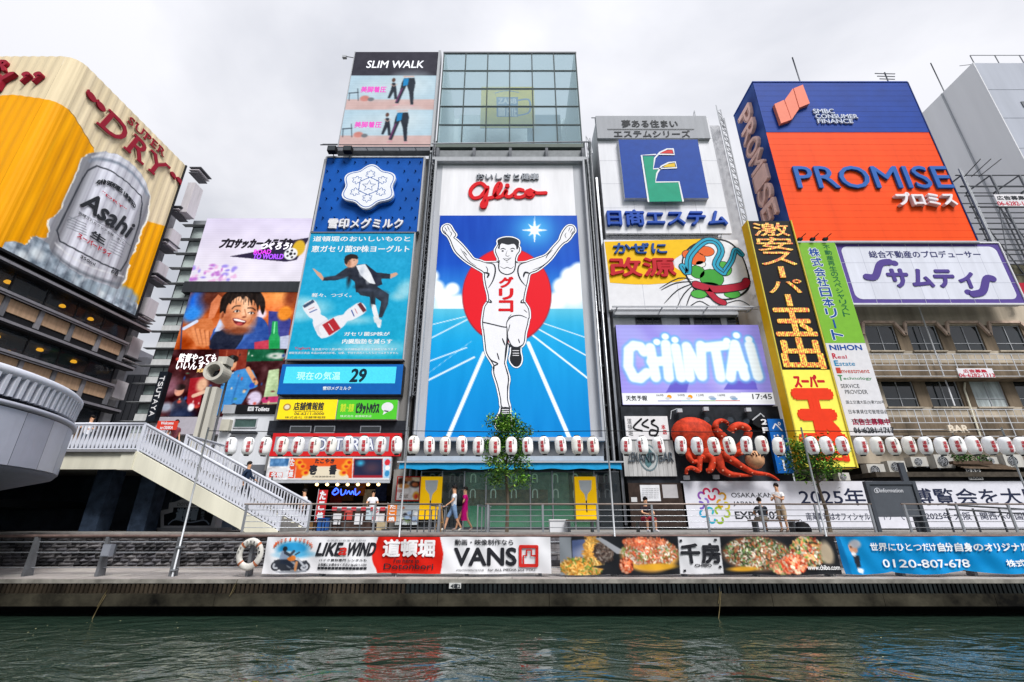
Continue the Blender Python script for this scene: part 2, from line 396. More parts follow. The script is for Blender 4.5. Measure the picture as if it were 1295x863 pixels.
def hx(c): return np.array([int(c[i:i + 2], 16) / 255 for i in (0, 2, 4)]) if isinstance(c, str) else np.array(c, float)
class Canvas:
    """a painted sheet; brushes take points measured on the board"""
    def __init__(s, board, w_=None, cell=0.06, box=None, base='ffffff', px=True):
        s.b = board; s.px = px
        s.box = box or (0, 0, board.W, board.H)
        W, H = s.box[2] - s.box[0], s.box[3] - s.box[1]
        s.w = max(8, int(W / cell)); s.h = max(8, int(H / cell)); s.a = np.zeros((s.h, s.w, 3)) + hx(base)
        gx, gy = np.meshgrid((np.arange(s.w)) / (s.w - 1), (np.arange(s.h)) / (s.h - 1))
        s.x = s.box[0] + gx * W; s.z = s.box[3] - gy * H; s.gx, s.gy = gx, gy; s.cell = cell
    def q(s, p): return s.b.p(*p) if s.px else p
    def mix(s, m, c):
        m = np.clip(m, 0, 1)[..., None]; s.a = s.a * (1 - m) + (hx(c) if not isinstance(c, np.ndarray) or c.ndim == 1 else c) * m; return s
    def grad(s, stops):
        ys = [k[0] for k in stops]; cs = np.array([hx(k[1]) for k in stops])
        s.a = np.stack([np.interp(s.gy, ys, cs[:, i]) for i in range(3)], -1); return s
    def ell(s, x, y, rx, ry, c, soft=0.0, rot=0.0):
        cx, cz = s.q((x, y))
        if s.px:
            e = s.q((x + rx, y)); k = s.q((x, y - ry)); rx = abs(e[0] - cx); ry = abs(k[1] - cz)
        dx_, dz = s.x - cx, s.z - cz; c_, n_ = math.cos(rot), math.sin(rot)
        d = np.sqrt(((dx_ * c_ + dz * n_) / rx) ** 2 + ((-dx_ * n_ + dz * c_) / ry) ** 2)
        ed = soft + s.cell / min(rx, ry) * 0.7
        return s.mix((1 + ed / 2 - d) / ed, c)
    def poly(s, P, c, soft=1, curve=0, alpha=1.0):
        q = [s.q(p) for p in P]
        if curve: q = catmull(q, curve)
        acc = 0; W = (s.box[2] - s.box[0]) / (s.w - 1)
        offs = [(-.3, -.3), (.3, -.3), (-.3, .3), (.3, .3)] if soft else [(0, 0)]
        for ox, oy in offs:
            X = s.x + ox * W; Z = s.z + oy * W; ins = np.zeros(X.shape, bool)
            for i in range(len(q)):
                x1, z1 = q[i - 1]; x2, z2 = q[i]
                if z1 == z2: continue
                k = ((z1 > Z) != (z2 > Z)) & (X < (x2 - x1) * (Z - z1) / (z2 - z1) + x1); ins ^= k
            acc = acc + ins
        return s.mix(acc / len(offs) * alpha, c)
    def line(s, P, wd, c, curve=0, soft=0.0, alpha=1.0):
        q = [s.q(p) for p in P]
        if curve: q = catmull(q, curve, False)
        D = np.full(s.x.shape, 1e9)
        for i in range(len(q) - 1):
            a = np.array(q[i]); b = np.array(q[i + 1]); ab = b - a; L2 = max(ab @ ab, 1e-9)
            t = np.clip(((s.x - a[0]) * ab[0] + (s.z - a[1]) * ab[1]) / L2, 0, 1)
            D = np.minimum(D, np.hypot(s.x - a[0] - t * ab[0], s.z - a[1] - t * ab[1]))
        ed = s.cell * 0.8 + soft
        return s.mix((wd / 2 + ed / 2 - D) / ed * alpha, c)
    def blur(s, n=1):
        for _ in range(n):
            p_ = np.pad(s.a, ((1, 1), (1, 1), (0, 0)), 'edge'); s.a = (p_[1:-1, 1:-1] * 2 + p_[:-2, 1:-1] + p_[2:, 1:-1] + p_[1:-1, :-2] + p_[1:-1, 2:]) / 6
        return s
    def noise(s, amt, size=0.5, aniso=(1, 1), seed=0, mask=None):
        g = np.random.default_rng(seed); out_ = 0; am = 1
        for o in range(3):
            fx = max(2, int((s.box[2] - s.box[0]) / size / aniso[0] * 2 ** o) + 2); fy = max(2, int((s.box[3] - s.box[1]) / size / aniso[1] * 2 ** o) + 2)
            G = g.random((fy + 1, fx + 1)) - .5; X = s.gx * (fx - 1e-3); Y = s.gy * (fy - 1e-3); ix = X.astype(int); iy = Y.astype(int); tx = X - ix; ty = Y - iy
            tx = tx * tx * (3 - 2 * tx); ty = ty * ty * (3 - 2 * ty)
            out_ = out_ + am * (G[iy, ix] * (1 - tx) * (1 - ty) + G[iy, ix + 1] * tx * (1 - ty) + G[iy + 1, ix] * (1 - tx) * ty + G[iy + 1, ix + 1] * tx * ty); am *= .55
        s.last = out_
        if amt: s.a = s.a + (out_ * amt * (1 if mask is None else mask))[..., None]
        return s
# ================================================================== THE SETTING
FLOOR = 1.99      # upper promenade
DECK = 0.92       # lower boardwalk
def structure(name, mb, **k): o = mb.build(name, **k); o['kind'] = 'structure'; return o
# water
wm = bpy.data.materials.new('canal_water'); wm.use_nodes = True
t = wm.node_tree; nd = t.nodes; b = nd['Principled BSDF']
b.inputs['Base Color'].default_value = (0.020, 0.040, 0.028, 1); b.inputs['Roughness'].default_value = 0.02; b.inputs['IOR'].default_value = 2.4
g = nd.new('ShaderNodeNewGeometry')
def _wave(scl, rot, det, sc=1.0, dist=0.0):
    mp = nd.new('ShaderNodeMapping'); mp.inputs['Scale'].default_value = scl; mp.inputs['Rotation'].default_value = (0, 0, R(rot))
    t.links.new(g.outputs['Position'], mp.inputs[0]); n = nd.new('ShaderNodeTexNoise'); n.inputs['Scale'].default_value = sc
    n.inputs['Detail'].default_value = det; n.inputs['Roughness'].default_value = 0.55; n.inputs['Distortion'].default_value = dist
    t.links.new(mp.outputs[0], n.inputs['Vector']); return n.outputs[0]
a1 = _wave((0.8, 1.3, 1), 12, 2.0, 1.0, 1.1); a2 = _wave((1.0, 1.8, 1), -9, 2.5, 2.4, 1.6); a3 = _wave((0.10, 0.22, 1), 5, 1, 1.0)
ad = nd.new('ShaderNodeMath'); ad.operation = 'MULTIPLY_ADD'; m3 = nd.new('ShaderNodeMath'); m3.operation = 'MULTIPLY'; t.links.new(a2, m3.inputs[0]); t.links.new(a3, m3.inputs[1]); ad.inputs[1].default_value = 0.34; t.links.new(m3.outputs[0], ad.inputs[0]); t.links.new(a1, ad.inputs[2])
bp = nd.new('ShaderNodeBump'); bp.inputs['Strength'].default_value = 1.0; bp.inputs['Distance'].default_value = 0.075
t.links.new(ad.outputs[0], bp.inputs['Height']); t.links.new(bp.outputs[0], b.inputs['Normal'])
structure('water', MB().add([(-220, -260, 0), (220, -260, 0), (220, 15.4, 0), (-220, 15.4, 0)], [(0, 1, 2, 3)], wm))
structure('ground', MB().box(-700, 700, 17.9, 900, 1.4, FLOOR, mat('8f8d8a', 0.8, var=0.12, scale=1.2, bump=0.2)))
# quay face: ribbed band above a plain concrete beam above the dark gap
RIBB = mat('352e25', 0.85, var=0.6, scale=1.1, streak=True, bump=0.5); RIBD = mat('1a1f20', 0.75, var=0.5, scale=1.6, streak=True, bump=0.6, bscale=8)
CONC = mat('38352c', 0.9, var=0.6, scale=0.9, bump=0.4, bscale=12)
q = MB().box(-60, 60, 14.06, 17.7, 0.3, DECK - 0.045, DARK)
q.box(-60, 60, 15.4, 15.6, -1.0, 0.3, DARK)  # black back wall stands in for the shade under the quay
q.box(-60, 60, 13.99, 14.08, DECK - 0.11, DECK - 0.012, mat('8a8780', 0.7, var=0.3, scale=2))
structure('quay', q)
q = MB(); x = -26.0
while x < 26:
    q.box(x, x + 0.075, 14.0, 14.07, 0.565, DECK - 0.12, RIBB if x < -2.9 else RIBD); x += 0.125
qr = q.build('quay_rib'); tag(qr, kind='structure')
q = MB(); x = -26.0; k = 0
while x < 26:
    q.box(x + 0.006, x + 2.994, 13.93, 14.3, 0.27, 0.56, CONC); x += 3.0
structure('quay_beam', q)
# boardwalk pavers and promenade kerb
pav = [mat(c, 0.75, var=0.14, scale=2.5, bump=0.25) for c in ('a39c98', '958f8c', 'aca6a0')]
dk = MB().box(-60, 60, 14.03, 17.65, DECK - 0.05, DECK - 0.02, mat('4b4947', 0.9)); dko = structure('boardwalk', dk)
pm_ = [MB().box(0.006, 1.494, 0.006, 0.594, -0.03, 0, m).mesh('paver') for m in pav]
for r_ in range(6):
    for c_ in range(-13, 13):
        x = c_ * 1.5 + (r_ % 2) * 0.7
        if r_ > 2 and not (-14 < c_ < 9): continue
        put('paver', random.choice(pm_), dko, (x, 14.03 + r_ * 0.6, DECK + random.uniform(-.004, .003)))
# dark stone wall between the two levels
STN = [mat(c, 0.85, var=0.3, scale=5, bump=0.8, bscale=9) for c in ('4f4e50', '66656a', '3a3a3d', '7b797b')]
sw = structure('stone_wall', MB().box(-60, 60, 17.66, 17.92, DECK - 0.02, 1.83, DARK).box(-60, 60, 17.56, 18.05, 1.86, FLOOR + 0.02, mat('8e8a86', 0.7, var=0.15)))
def stone_block(wd, ht, m, sd):
    g_ = random.Random(sd); v = []; f = []; nx, nz = 4, 3
    for j in range(nz):
        for i in range(nx):
            e = i in (0, nx - 1) or j in (0, nz - 1)
            v.append((wd * i / (nx - 1), (0.03 if e else -0.02 - g_.random() * 0.10), ht * j / (nz - 1)))
    for j in range(nz - 1):
        for i in range(nx - 1): a_ = j * nx + i; f.append((a_, a_ + 1, a_ + nx + 1, a_ + nx))
    return MB().add(v, f, m).mesh('stone')
blocks = [(wd, stone_block(wd - .012, .108, STN[k % 4], k)) for k, wd in enumerate([.22, .34, .28, .46, .30, .38, .25, .55])]
n_st = 0
for r_ in range(8):
    x = -19.0 - random.random()
    while x < -7.4 and n_st < 296:
        wd, me = random.choice(blocks); put('stone', me, sw, (x, 17.62, DECK + 0.015 + r_ * 0.114)); x += wd; n_st += 1
rest = MB()
for r_ in range(5):
    x = -7.2
    while x < 24:
        wd = random.uniform(.4, 1.2); d_ = random.uniform(0, .06)
        rest.box(x, x + wd - .015, 17.58 - d_, 17.68, DECK + 0.02 + r_ * .182, DECK + .195 + r_ * .182, random.choice(STN)); x += wd
rs = rest.build('stone', sw); rs['kind'] = 'stuff'

# ------------------------------------------------------------------ helpers for buildings
def window(parent, x0, x1, z0, z1, y, nx=2, nz=1, frame=DSTEEL, glass=GLASSD, fw=0.045, split=None):
    """frame with its panes as children; lies in the wall plane y, recessed"""
    m = MB(); W, H = x1 - x0, z1 - z0
    zs = [z0, z1] if nz == 1 else ([z0, z0 + H * (split or .5), z1] if nz == 2 else [z0 + H * i / nz for i in range(nz + 1)])
    xs = [x0 + W * i / nx for i in range(nx + 1)]
    for a_ in xs: m.box(a_ - fw / 2, a_ + fw / 2, y - 0.03, y + 0.06, z0 - fw / 2, z1 + fw / 2, frame)
    for a_ in zs: m.box(x0 - fw / 2, x1 + fw / 2, y - 0.027, y + 0.057, a_ - fw / 2, a_ + fw / 2, frame)
    o = m.build('window_frame', parent)
    for i in range(nx):
        for j in range(len(zs) - 1):
            boxo('pane', o, xs[i] + fw / 2, xs[i + 1] - fw / 2, y + 0.01, y + 0.03, zs[j] + fw / 2, zs[j + 1] - fw / 2, glass)
    return o
def railing(m, a_, b_, z, h, mt, step=0.5, bars=3, r=0.02):
    L_ = (Vector(b_) - Vector(a_)).length; n = max(1, round(L_ / step))
    for i in range(n + 1):
        t_ = i / n; p = Vector(a_).lerp(Vector(b_), t_); m.bar((p.x, p.y, z), (p.x, p.y, z + h), r, mt)
    for j in range(1, bars + 1): m.bar((a_[0], a_[1], z + h * j / bars), (b_[0], b_[1], z + h * j / bars), r * .8, mt)
def truss(m, a_, b_, off, n, mt, r=0.03):
    """ladder girder from a_ to b_, second chord shifted by off"""
    a_, b_, off = Vector(a_), Vector(b_), Vector(off)
    m.bar(a_, b_, r, mt); m.bar(a_ + off, b_ + off, r, mt)
    for i in range(n):
        p = a_.lerp(b_, i / n); q_ = a_.lerp(b_, (i + 1) / n)
        m.bar(p, p + off, r * .7, mt); m.bar(p + off if i % 2 else p, q_ if i % 2 else q_ + off, r * .6, mt)

# ================================================================== BEER SIGN BUILDING (far bank, across the bridge)
CAN = Vector((0.053, 1, 0)).normalized()
AO = Vector((-30.0, 22.0, 0.0)); ARZ = math.atan2(CAN.y, CAN.x)
bb = thing('restaurant_building', 'dark grey restaurant building with tan panels and lit lamps under the huge beer advertisement', 'building', (AO.x, AO.y, FLOOR), ARZ)
GP = mat('707177', 0.5, var=0.12, streak=True); TAN = mat('c9a88a', 0.7, var=0.12, scale=6, streak=True); DK2 = mat('232428', 0.6, var=0.15)
RAILM = mat('8d8c93', 0.4, metal=0.3, var=0.1); BEI = mat('b9b2b4', 0.55, var=0.06)
zf = lambda z: z - FLOOR
WA = 10.35
m = MB(); m.box(-0.0, WA, 2.6, 16, 0, zf(32.0), GP); m.box(0.3, WA - .3, 0.5, 2.7, zf(16.9), zf(31.9), GP)
for z0, z1 in ((14.95, 15.05), (11.65, 11.75), (8.3, 8.4), (4.9, 5.0)): pass
for zs in (13.3, 9.95, 6.6): m.box(0.1, WA - .05, 0.25, 2.6, zf(zs) - 0.55, zf(zs) + 1.35, GP)    # spandrel cores
m.box(0.1, WA - .05, 0.25, 2.6, 0, zf(5.2), GP)
m.build('wall', bb)
# eaves over each window band
for k, zs in enumerate((16.5, 13.2, 9.9)):
    e = MB(); e.box(-.3, WA + (1.3 if k == 0 else .9), -0.42, 0.3, zf(zs) - .16, zf(zs) + .02, DK2)
    e.box(-.3, WA + (1.35 if k == 0 else .95), -0.47, -0.40, zf(zs) - .05, zf(zs) + .11, RAILM); e.box(-.3, WA + .9, -0.30, -0.22, zf(zs) + .10, zf(zs) + .25, DK2)
    e.build('eave', bb)
for k, zs in enumerate((14.95, 11.65, 8.35)):      # rail under each window, tan panels below
    e = MB(); e.box(-.3, WA, -0.30, -0.20, zf(zs) - .10, zf(zs) + .06, RAILM); e.box(-.3, WA, -0.20, 0.25, zf(zs) - .16, zf(zs) - .05, DK2)
    e.box(-.3, WA, -.24, -.18, zf(zs) - .22, zf(zs) - .15, RAILM)
    e.build('sill_rail', bb)
    for j in range(5):
        x0 = 0.15 + j * 2.04
        boxo('tan_panel', bb, x0 + .12, x0 + 1.86, 0.06, 0.25, zf(zs) - 1.02, zf(zs) - .2, TAN)
        boxo('dark_panel', bb, x0 + .12, x0 + 1.86, 0.12, 0.25, zf(zs) - 1.60, zf(zs) - 1.03, DK2)
        boxo('pilaster', bb, x0 + 1.87, x0 + 2.13, -0.05, 0.25, zf(zs) - 1.62, zf(zs) - .18, mat('87868c', 0.5, var=.1) if j % 2 else GP)
    # window band above this rail
    z0, z1 = zf(zs) + .06, zf(zs) + 1.40
    for j in range(6):
        x0 = 0.1 + j * 2.04; fo = boxo('window_frame', bb, x0 - .04, x0 + .04, .12, .2, z0, z1, DK2)
        if j < 5: boxo('pane', fo, x0 + .04, x0 + 2.0, .15, .17, z0, z1, glass_mat('55606a', 0.14, 0.04))
    boxo('ceiling', bb, 0.1, WA - .1, .25, 2.58, z1 + .005, z1 + .05, mat('3d3836', .7))
    boxo('back_wall', bb, 0.1, WA - .1, 2.45, 2.59, z0, z1, mat(['8a7462', '6b4a44', '6a5040'][k], .7, var=.7, scale=1.6, emit=.08))  # warm glow in the wall material stands in for lamplight
for k, zs in enumerate((14.95, 11.65, 8.35)):
    gg_ = random.Random(k + 40)
    for j in range(9):
        x_ = .7 + j * 1.08 + gg_.uniform(-.2, .2); boxo('dining_table', bb, x_ - .32, x_ + .32, .7, 1.3, zf(zs) + .06, zf(zs) + .34, mat('4a3020', .5, var=.2)); boxo('chair_back', bb, x_ + .36, x_ + .42, .75, 1.2, zf(zs) + .06, zf(zs) + .62, mat(gg_.choice(['2a2320', '7a2a24', '3a3a44']), .6))
LAMP = mat('ffb52a', 0.5, emit=2.2, var=0)
lampm = MB().lathe([(.02, .12), (.10, .11), (.17, .03), (.18, -.05), (.12, -.09), (.01, -.09)], LAMP, 12).mesh('lamp_shade')
Ab = Board('x', None, None, (WA, 15), origin=(AO.x, AO.y, FLOOR), U=CAN, face=None, parent=bb)   # used to measure on this wall
Ab.root.name = 'measure'; bpy.data.objects.remove(Ab.root)
for px, py in ((23, 357), (91, 387.5), (126, 404), (9, 426), (23, 446), (63, 443), (61, 459), (105, 458)):
    u_, z_ = Ab.p(px, py); sc_ = 1.06
    o = put('lamp_shade', lampm, bb, (u_ + .05, 0.75, z_ + .06)); c = MB().bar((0, 0, .11), (0, 0, .5), .008, BLACK).build('cord', o)
# corner of the building facing the canal
fb = MB().box(-22, -1.0, 0.0, 4, 0, zf(17.2), GP)
o = fb.build('front_wall', bb, None); o.rotation_euler = (0, 0, -ARZ); 
o.location = (0, 0, 0)
# ---- the painted beer advertisement, wrapped round the corner
ASG = Board('beer_billboard', 'giant ribbed billboard with a silver beer can on orange, below raised dark red lettering', 'billboard', (WA - .75, 14.9), origin=AO + CAN * 0.85 + Vector((0, 0, 17.3)), U=CAN, depth=.35, face=None, side=GP)
rib = lambda X, Z: 0.020 * np.clip(1.6 * np.sin(X * 2 * math.pi / 0.62), -1, 1)
cv = Canvas(ASG, cell=0.045, base='e6d5b2')
cv.noise(0.07, 0.5, (1, 14), 1); cv.noise(0.05, 1.6, (1, 8), 4)
cream = cv.a.copy()
ORA = 'f7a800'
cv.poly([(-60, 150), (30, 118), (66, 121), (80, 130), (95, 150), (118, 188), (125, 260), (80, 340), (-60, 340)], ORA)
cv.poly([(183, 279), (212, 287), (250, 300), (176, 420), (140, 380)], ORA)
om = (np.abs(cv.a - cream).sum(-1) > 0.2) * 1.0
cv.noise(0.10, 0.45, (1, 16), 3, om)
cv.line([(30, 117.5), (66, 120.5), (80, 129.5), (95, 149.5), (118, 187.5)], .06, '9a6a10')
torn = [(117, 192), (104, 200), (98, 221), (90, 235), (81, 258), (74, 269), (66, 275), (62, 281), (63, 292), (60, 301), (50, 300), (41, 298), (37, 306), (32, 309), (21, 305), (10, 307), (-20, 300), (-20, 330), (90, 365), (176, 402), (172, 384), (165, 378), (157, 373), (151, 362), (158, 352), (163, 334), (160, 328), (170, 316), (171, 309), (175, 302), (177, 292), (184, 279), (188.5, 262), (189, 250), (185, 236), (176, 219), (163, 205), (148, 196), (133, 191.5)]
rg = random.Random(5); jag = []
for i in range(len(torn)):
    a_ = Vector(torn[i - 1]); b_ = Vector(torn[i])
    for t_ in (.33, .66, 1):
        p_ = a_.lerp(b_, t_); jag.append((p_.x + rg.uniform(-1.3, 1.3), p_.y + rg.uniform(-1.3, 1.3)))
cv.poly([(x + (-2.6 if x < 125 else 1.6), y + 1.0) for x, y in jag], 'faf6ea'); cv.poly(jag, 'a3b1bf')
m0 = (np.abs(cv.a - hx('a3b1bf')).sum(-1) < 0.02) * 1.0; up_ = m0 * (cv.z > ASG.p(64, 304)[1] - (cv.x - ASG.p(64, 304)[0]) * 0 - .3); cv.mix(up_, 'b9bec8'); m0 = m0 * (1 - up_)
cv.noise(0.30, 0.9, (1, 1), 11, m0); cv.noise(0.22, 0.25, (1, 1), 12, m0)
for i in range(30):
    x = rg.uniform(5, 172); y = 312 + (x * .46) - rg.uniform(0, 26)
    if y > 318 and (x < 58 or y > 350 + (x - 100) * .2): cv.ell(x, y, rg.uniform(4, 11), rg.uniform(3, 8), rg.choice(['c3d0da', 'dbe4ea', 'b2c2cd', '9aabb8']), .9, rg.random() * 3)
canp = [(116, 197), (122, 193), (135, 193), (150, 197), (165, 206), (179, 221), (187, 238), (188.5, 252), (187, 262), (180, 285), (171, 312), (161, 338), (153, 360), (148, 366), (136, 361), (110, 352), (84, 337), (68, 322), (62, 314), (64, 300), (75, 272), (90, 240), (103, 212)]
cv.poly(canp, 'bcc0c8', curve=3); cv.a = cv.a
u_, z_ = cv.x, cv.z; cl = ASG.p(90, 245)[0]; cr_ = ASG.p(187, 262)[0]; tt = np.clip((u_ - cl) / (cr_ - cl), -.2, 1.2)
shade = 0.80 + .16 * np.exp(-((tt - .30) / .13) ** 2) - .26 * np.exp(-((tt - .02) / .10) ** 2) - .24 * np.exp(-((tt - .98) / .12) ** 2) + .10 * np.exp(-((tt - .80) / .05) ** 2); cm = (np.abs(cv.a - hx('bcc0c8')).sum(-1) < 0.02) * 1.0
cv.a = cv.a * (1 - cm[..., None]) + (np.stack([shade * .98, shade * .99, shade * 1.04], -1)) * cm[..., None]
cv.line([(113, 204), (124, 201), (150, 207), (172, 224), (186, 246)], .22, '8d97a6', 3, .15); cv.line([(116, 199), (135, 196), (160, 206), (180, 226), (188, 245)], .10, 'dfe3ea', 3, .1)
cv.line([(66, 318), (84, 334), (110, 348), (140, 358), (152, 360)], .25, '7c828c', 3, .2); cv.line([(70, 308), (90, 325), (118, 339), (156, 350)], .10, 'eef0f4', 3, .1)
pan = [(122, 210), (111, 216), (104, 226), (71.5, 292), (76, 305.5), (130, 334), (152, 343), (160, 330), (175, 285), (180, 258), (178, 248), (160, 230), (140, 216)]
cv.line(pan + [pan[0]], .11, '3f434b')
cv.line([(85, 279), (105, 271), (140, 290), (166, 312)], .03, '555a63')
for k in range(5): cv.line([(87 + k * -.6, 274 + k * 3.4), (109, 284 + k * 3.4)], .05, '7d828b'); cv.line([(141 - k, 303 + k * 3.4), (158 - k, 312 + k * 3.4)], .05, '7d828b')
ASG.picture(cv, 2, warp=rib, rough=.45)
for p in (ASG.root,): p['label'] = ASG.root['label']
INK = mat('2c2f35', .5, var=0); REDP = mat('c4213a', .5, var=0); MAROON = mat('9a1f34', .4, var=.05)
ASG.text('Asahi', 101, 260, 172, 284, INK, 14, bold=.035, shear=.25)
ASG.text('"DRY"', 129, 244, 160, 264, REDP, 14, bold=.03); arc_ = MB(); A0, A1, A2 = Vector(ASG.p(121, 231)), Vector(ASG.p(146, 226)), Vector(ASG.p(170, 262))
for i_, ch in enumerate('ASAHI BREWERIES LIMITED'):
    t_ = (i_ + .5) / 23; P_ = A0 * (1 - t_) ** 2 + A1 * 2 * t_ * (1 - t_) + A2 * t_ * t_
    if ch != ' ': ASG.text(ch, P_.x - .085, P_.y - .17, P_.x + .085, P_.y + .17, INK, 14, False, bold=.05, mb=arc_)
arc_.build('lettering', ASG.root, kind='stuff')
ASG.text('洗練されたクリアな味、辛口。', 99, 270, 158, 306, INK, 14, bold=.02); ASG.text('生', 114, 299, 135, 302, INK, 14, bold=.05)
ASG.text('スーパードライ', 97.5, 300, 141, 320, REDP, 14, bold=.04); ASG.text('350ml', 101.5, 326, 121, 333, INK, 14, bold=.03)
ASG.text('お酒', 140, 345, 151, 342, INK, 14, bold=.02)
EDG = mat('cdb79c', .5, var=.03)
def serif_word(txt, u0, z0, u1, z1, shear, ser, dep, lay, bold):
    u0, u1, z0, z1 = u0 - .85, u1 - .85, z0 - 17.3, z1 - 17.3; V, _ = text_geo(txt); lo = V.min(0); hi = V.max(0); sx = (u1 - u0) / (hi[0] - lo[0]); H_ = z1 - z0
    for i, ch in enumerate(txt):
        v, f = text_geo(ch); xr = text_geo(txt[:i + 1])[0][:, 0].max(); l0 = u0 + (xr - (v[:, 0].max() - v[:, 0].min()) - lo[0]) * sx; r0 = u0 + (xr - lo[0]) * sx; w_ = r0 - l0; gp = w_ * .06
        for (mm, ly, dp, bd, k) in ((EDG, lay, dep * .5, bold + .035, .035), (MAROON, lay, dep, bold, 0)):
            m_ = MB(); ASG.text(ch, l0 + gp, z0, r0 - gp, z1, mm, ly, False, bd, dp, 0.0, m_); kk = k * H_; t_ = .055 * H_
            bars = {'D': ((0, 0), (0, 1)), 'R': ((0, 0), (0, 1), (.92, 0)), 'P': ((0, 0), (0, 1)), 'E': ((0, 0), (0, 1)), 'U': ((.02, 1), (.98, 1)), 'Y': ((.05, 1), (.95, 1), (.5, 0)), 'S': ()}[ch]
            for (fx_, fz_) in bars: cx = l0 + gp + (w_ - 2 * gp) * fx_ + (ser * .3 if fx_ == 0 else 0); cz = z0 + t_ * .6 if fz_ == 0 else z1 - t_ * .6; ASG.rect(cx - ser - kk, cz - t_ - kk * .6, cx + ser + kk, cz + t_ + kk * .6, mm, ly, False, dp - .003, mb=m_)
            m_.v = [(x + shear * (z - z0), y, z) for x, y, z in m_.v]; m_.build('letter' if mm is MAROON else 'letter_edge', ASG.root)
serif_word('DRY', 2.65, 28.85, 8.45, 30.62, .22, .30, .12, 12, .018)
serif_word('SUPER', 4.40, 30.98, 8.05, 31.66, .10, .13, .08, 12, .012)
for (x, y, sg) in ((113.2, 122.6, -1), (125.2, 134.9, -1), (217, 221.5, 1), (224.5, 228, 1)):
    m_ = MB(); u_, z_ = ASG.p(x, y); rr_ = .30 if sg < 0 else .24; ASG.disc(u_, z_, rr_ * 1.25, rr_ * .85, MAROON, 12, local=True, depth=.12, mb=m_, rot=-.25); ASG.stroke([(u_ + sg * rr_ * .9, z_), (u_ + sg * rr_ * 1.0, z_ - sg * -.05 - .30 * (1 if sg > 0 else -1))], .12, MAROON, 12, px=False, depth=.11, mb=m_); m_.build('quotation_mark', ASG.root)
# far end edge, roof coping and corner sheet
cs = MB(); pts = []
n = 12; rr = .85
c0 = AO + CAN * rr - Vector((CAN.y, -CAN.x, 0)) * 0 ; nrm = Vector((CAN.y, -CAN.x, 0))
cen = AO + CAN * rr - nrm * rr
P0 = []
a_s = math.atan2(nrm.y, nrm.x); a_e = -math.pi / 2
for i in range(n + 1):
    a_ = a_s + (a_e - a_s) * i / n; rad = rr + .012 + .015 * math.sin(i * 2.2); P0.append((cen.x + rad * math.cos(a_), cen.y + rad * math.sin(a_)))
fx = P0[-1]
zo = ASG.O.z + ASG.p(66, 121)[1]
CRM = mat('e6d5b2', .5, var=.07, scale=1, streak=True); ORM = mat('f7a800', .45, var=.10, scale=1, streak=True)
for (a0, a1, mm_) in ((zo, 32.2, CRM), (17.3, zo, ORM)):
    vs = [(x, y, a0) for x, y in P0] + [(x, y, a1) for x, y in P0]; k = len(P0)
    cs.add([Vector(v) - Vector(ASG.O) for v in vs], [(i + 1, i, i + k, i + k + 1) for i in range(k - 1)], mm_)
# front face (towards the canal)
FX0 = fx[0] - 9.0; FY = fx[1]
nx = 60; vs = []; xs_ = [FX0 + (fx[0] - FX0) * i / nx for i in range(nx + 1)]
def orange_top(x): 
    d = fx[0] - x; return zo - .0 + .35 * min(1, d / 2) - 1.1 * max(0, d - 2.5) ** 1.3 * .25
for (lo, hi, mm_) in ((orange_top, lambda x: 32.2, CRM), (lambda x: 17.3, orange_top, ORM)):
    vs = []
    for f_ in (lo, hi):
        for i, x in enumerate(xs_): vs.append((x, FY + .025 * math.sin(x * 2 * math.pi / .62) - .03, f_(x)))
    k = nx + 1; cs.add([Vector(v) - Vector(ASG.O) for v in vs], [(i, i + 1, i + k + 1, i + k) for i in range(nx)], mm_)
o = cs.build('corner_sheet', ASG.root); o.rotation_euler = (0, 0, -ASG.rz)
o = MB().box(0, WA - .75, .09, .5, -.12, ASG.H - .05, GP).box(WA - .85, WA - .72, -.1, .12, -.1, ASG.H + .02, DK2).box(-.2, WA - .7, -.16, .4, -.22, -.06, DK2).build('frame', ASG.root)
FB = Board('x', None, None, (9, 15), origin=(FX0, FY - .06, 17.3), U=(1, 0, 0), face=None, parent=ASG.root)
FB.root.rotation_euler = (0, 0, -ASG.rz); FB.root.location = Matrix.Rotation(-ASG.rz, 3, 'Z') @ (Vector((FX0, FY - .06, 17.3)) - ASG.O); FB.root.name = 'front_lettering'
ASG.done()
FB.letters('SUPER', -62, 89, 13, 76, MAROON, 2, bold=.05, depth=.2); FB.letters('DRY', -75, 111, 17, 92, MAROON, 2, bold=.06, depth=.28)
for x in (30, 45):
    m_ = MB(); FB.disc(x + 2, 93.5, 5, 3, MAROON, 2, depth=.28, mb=m_); FB.stroke([(x + 5, 94), (x - 4, 102)], .14, MAROON, 2, depth=.28, mb=m_); m_.build('quotation_mark', FB.root)

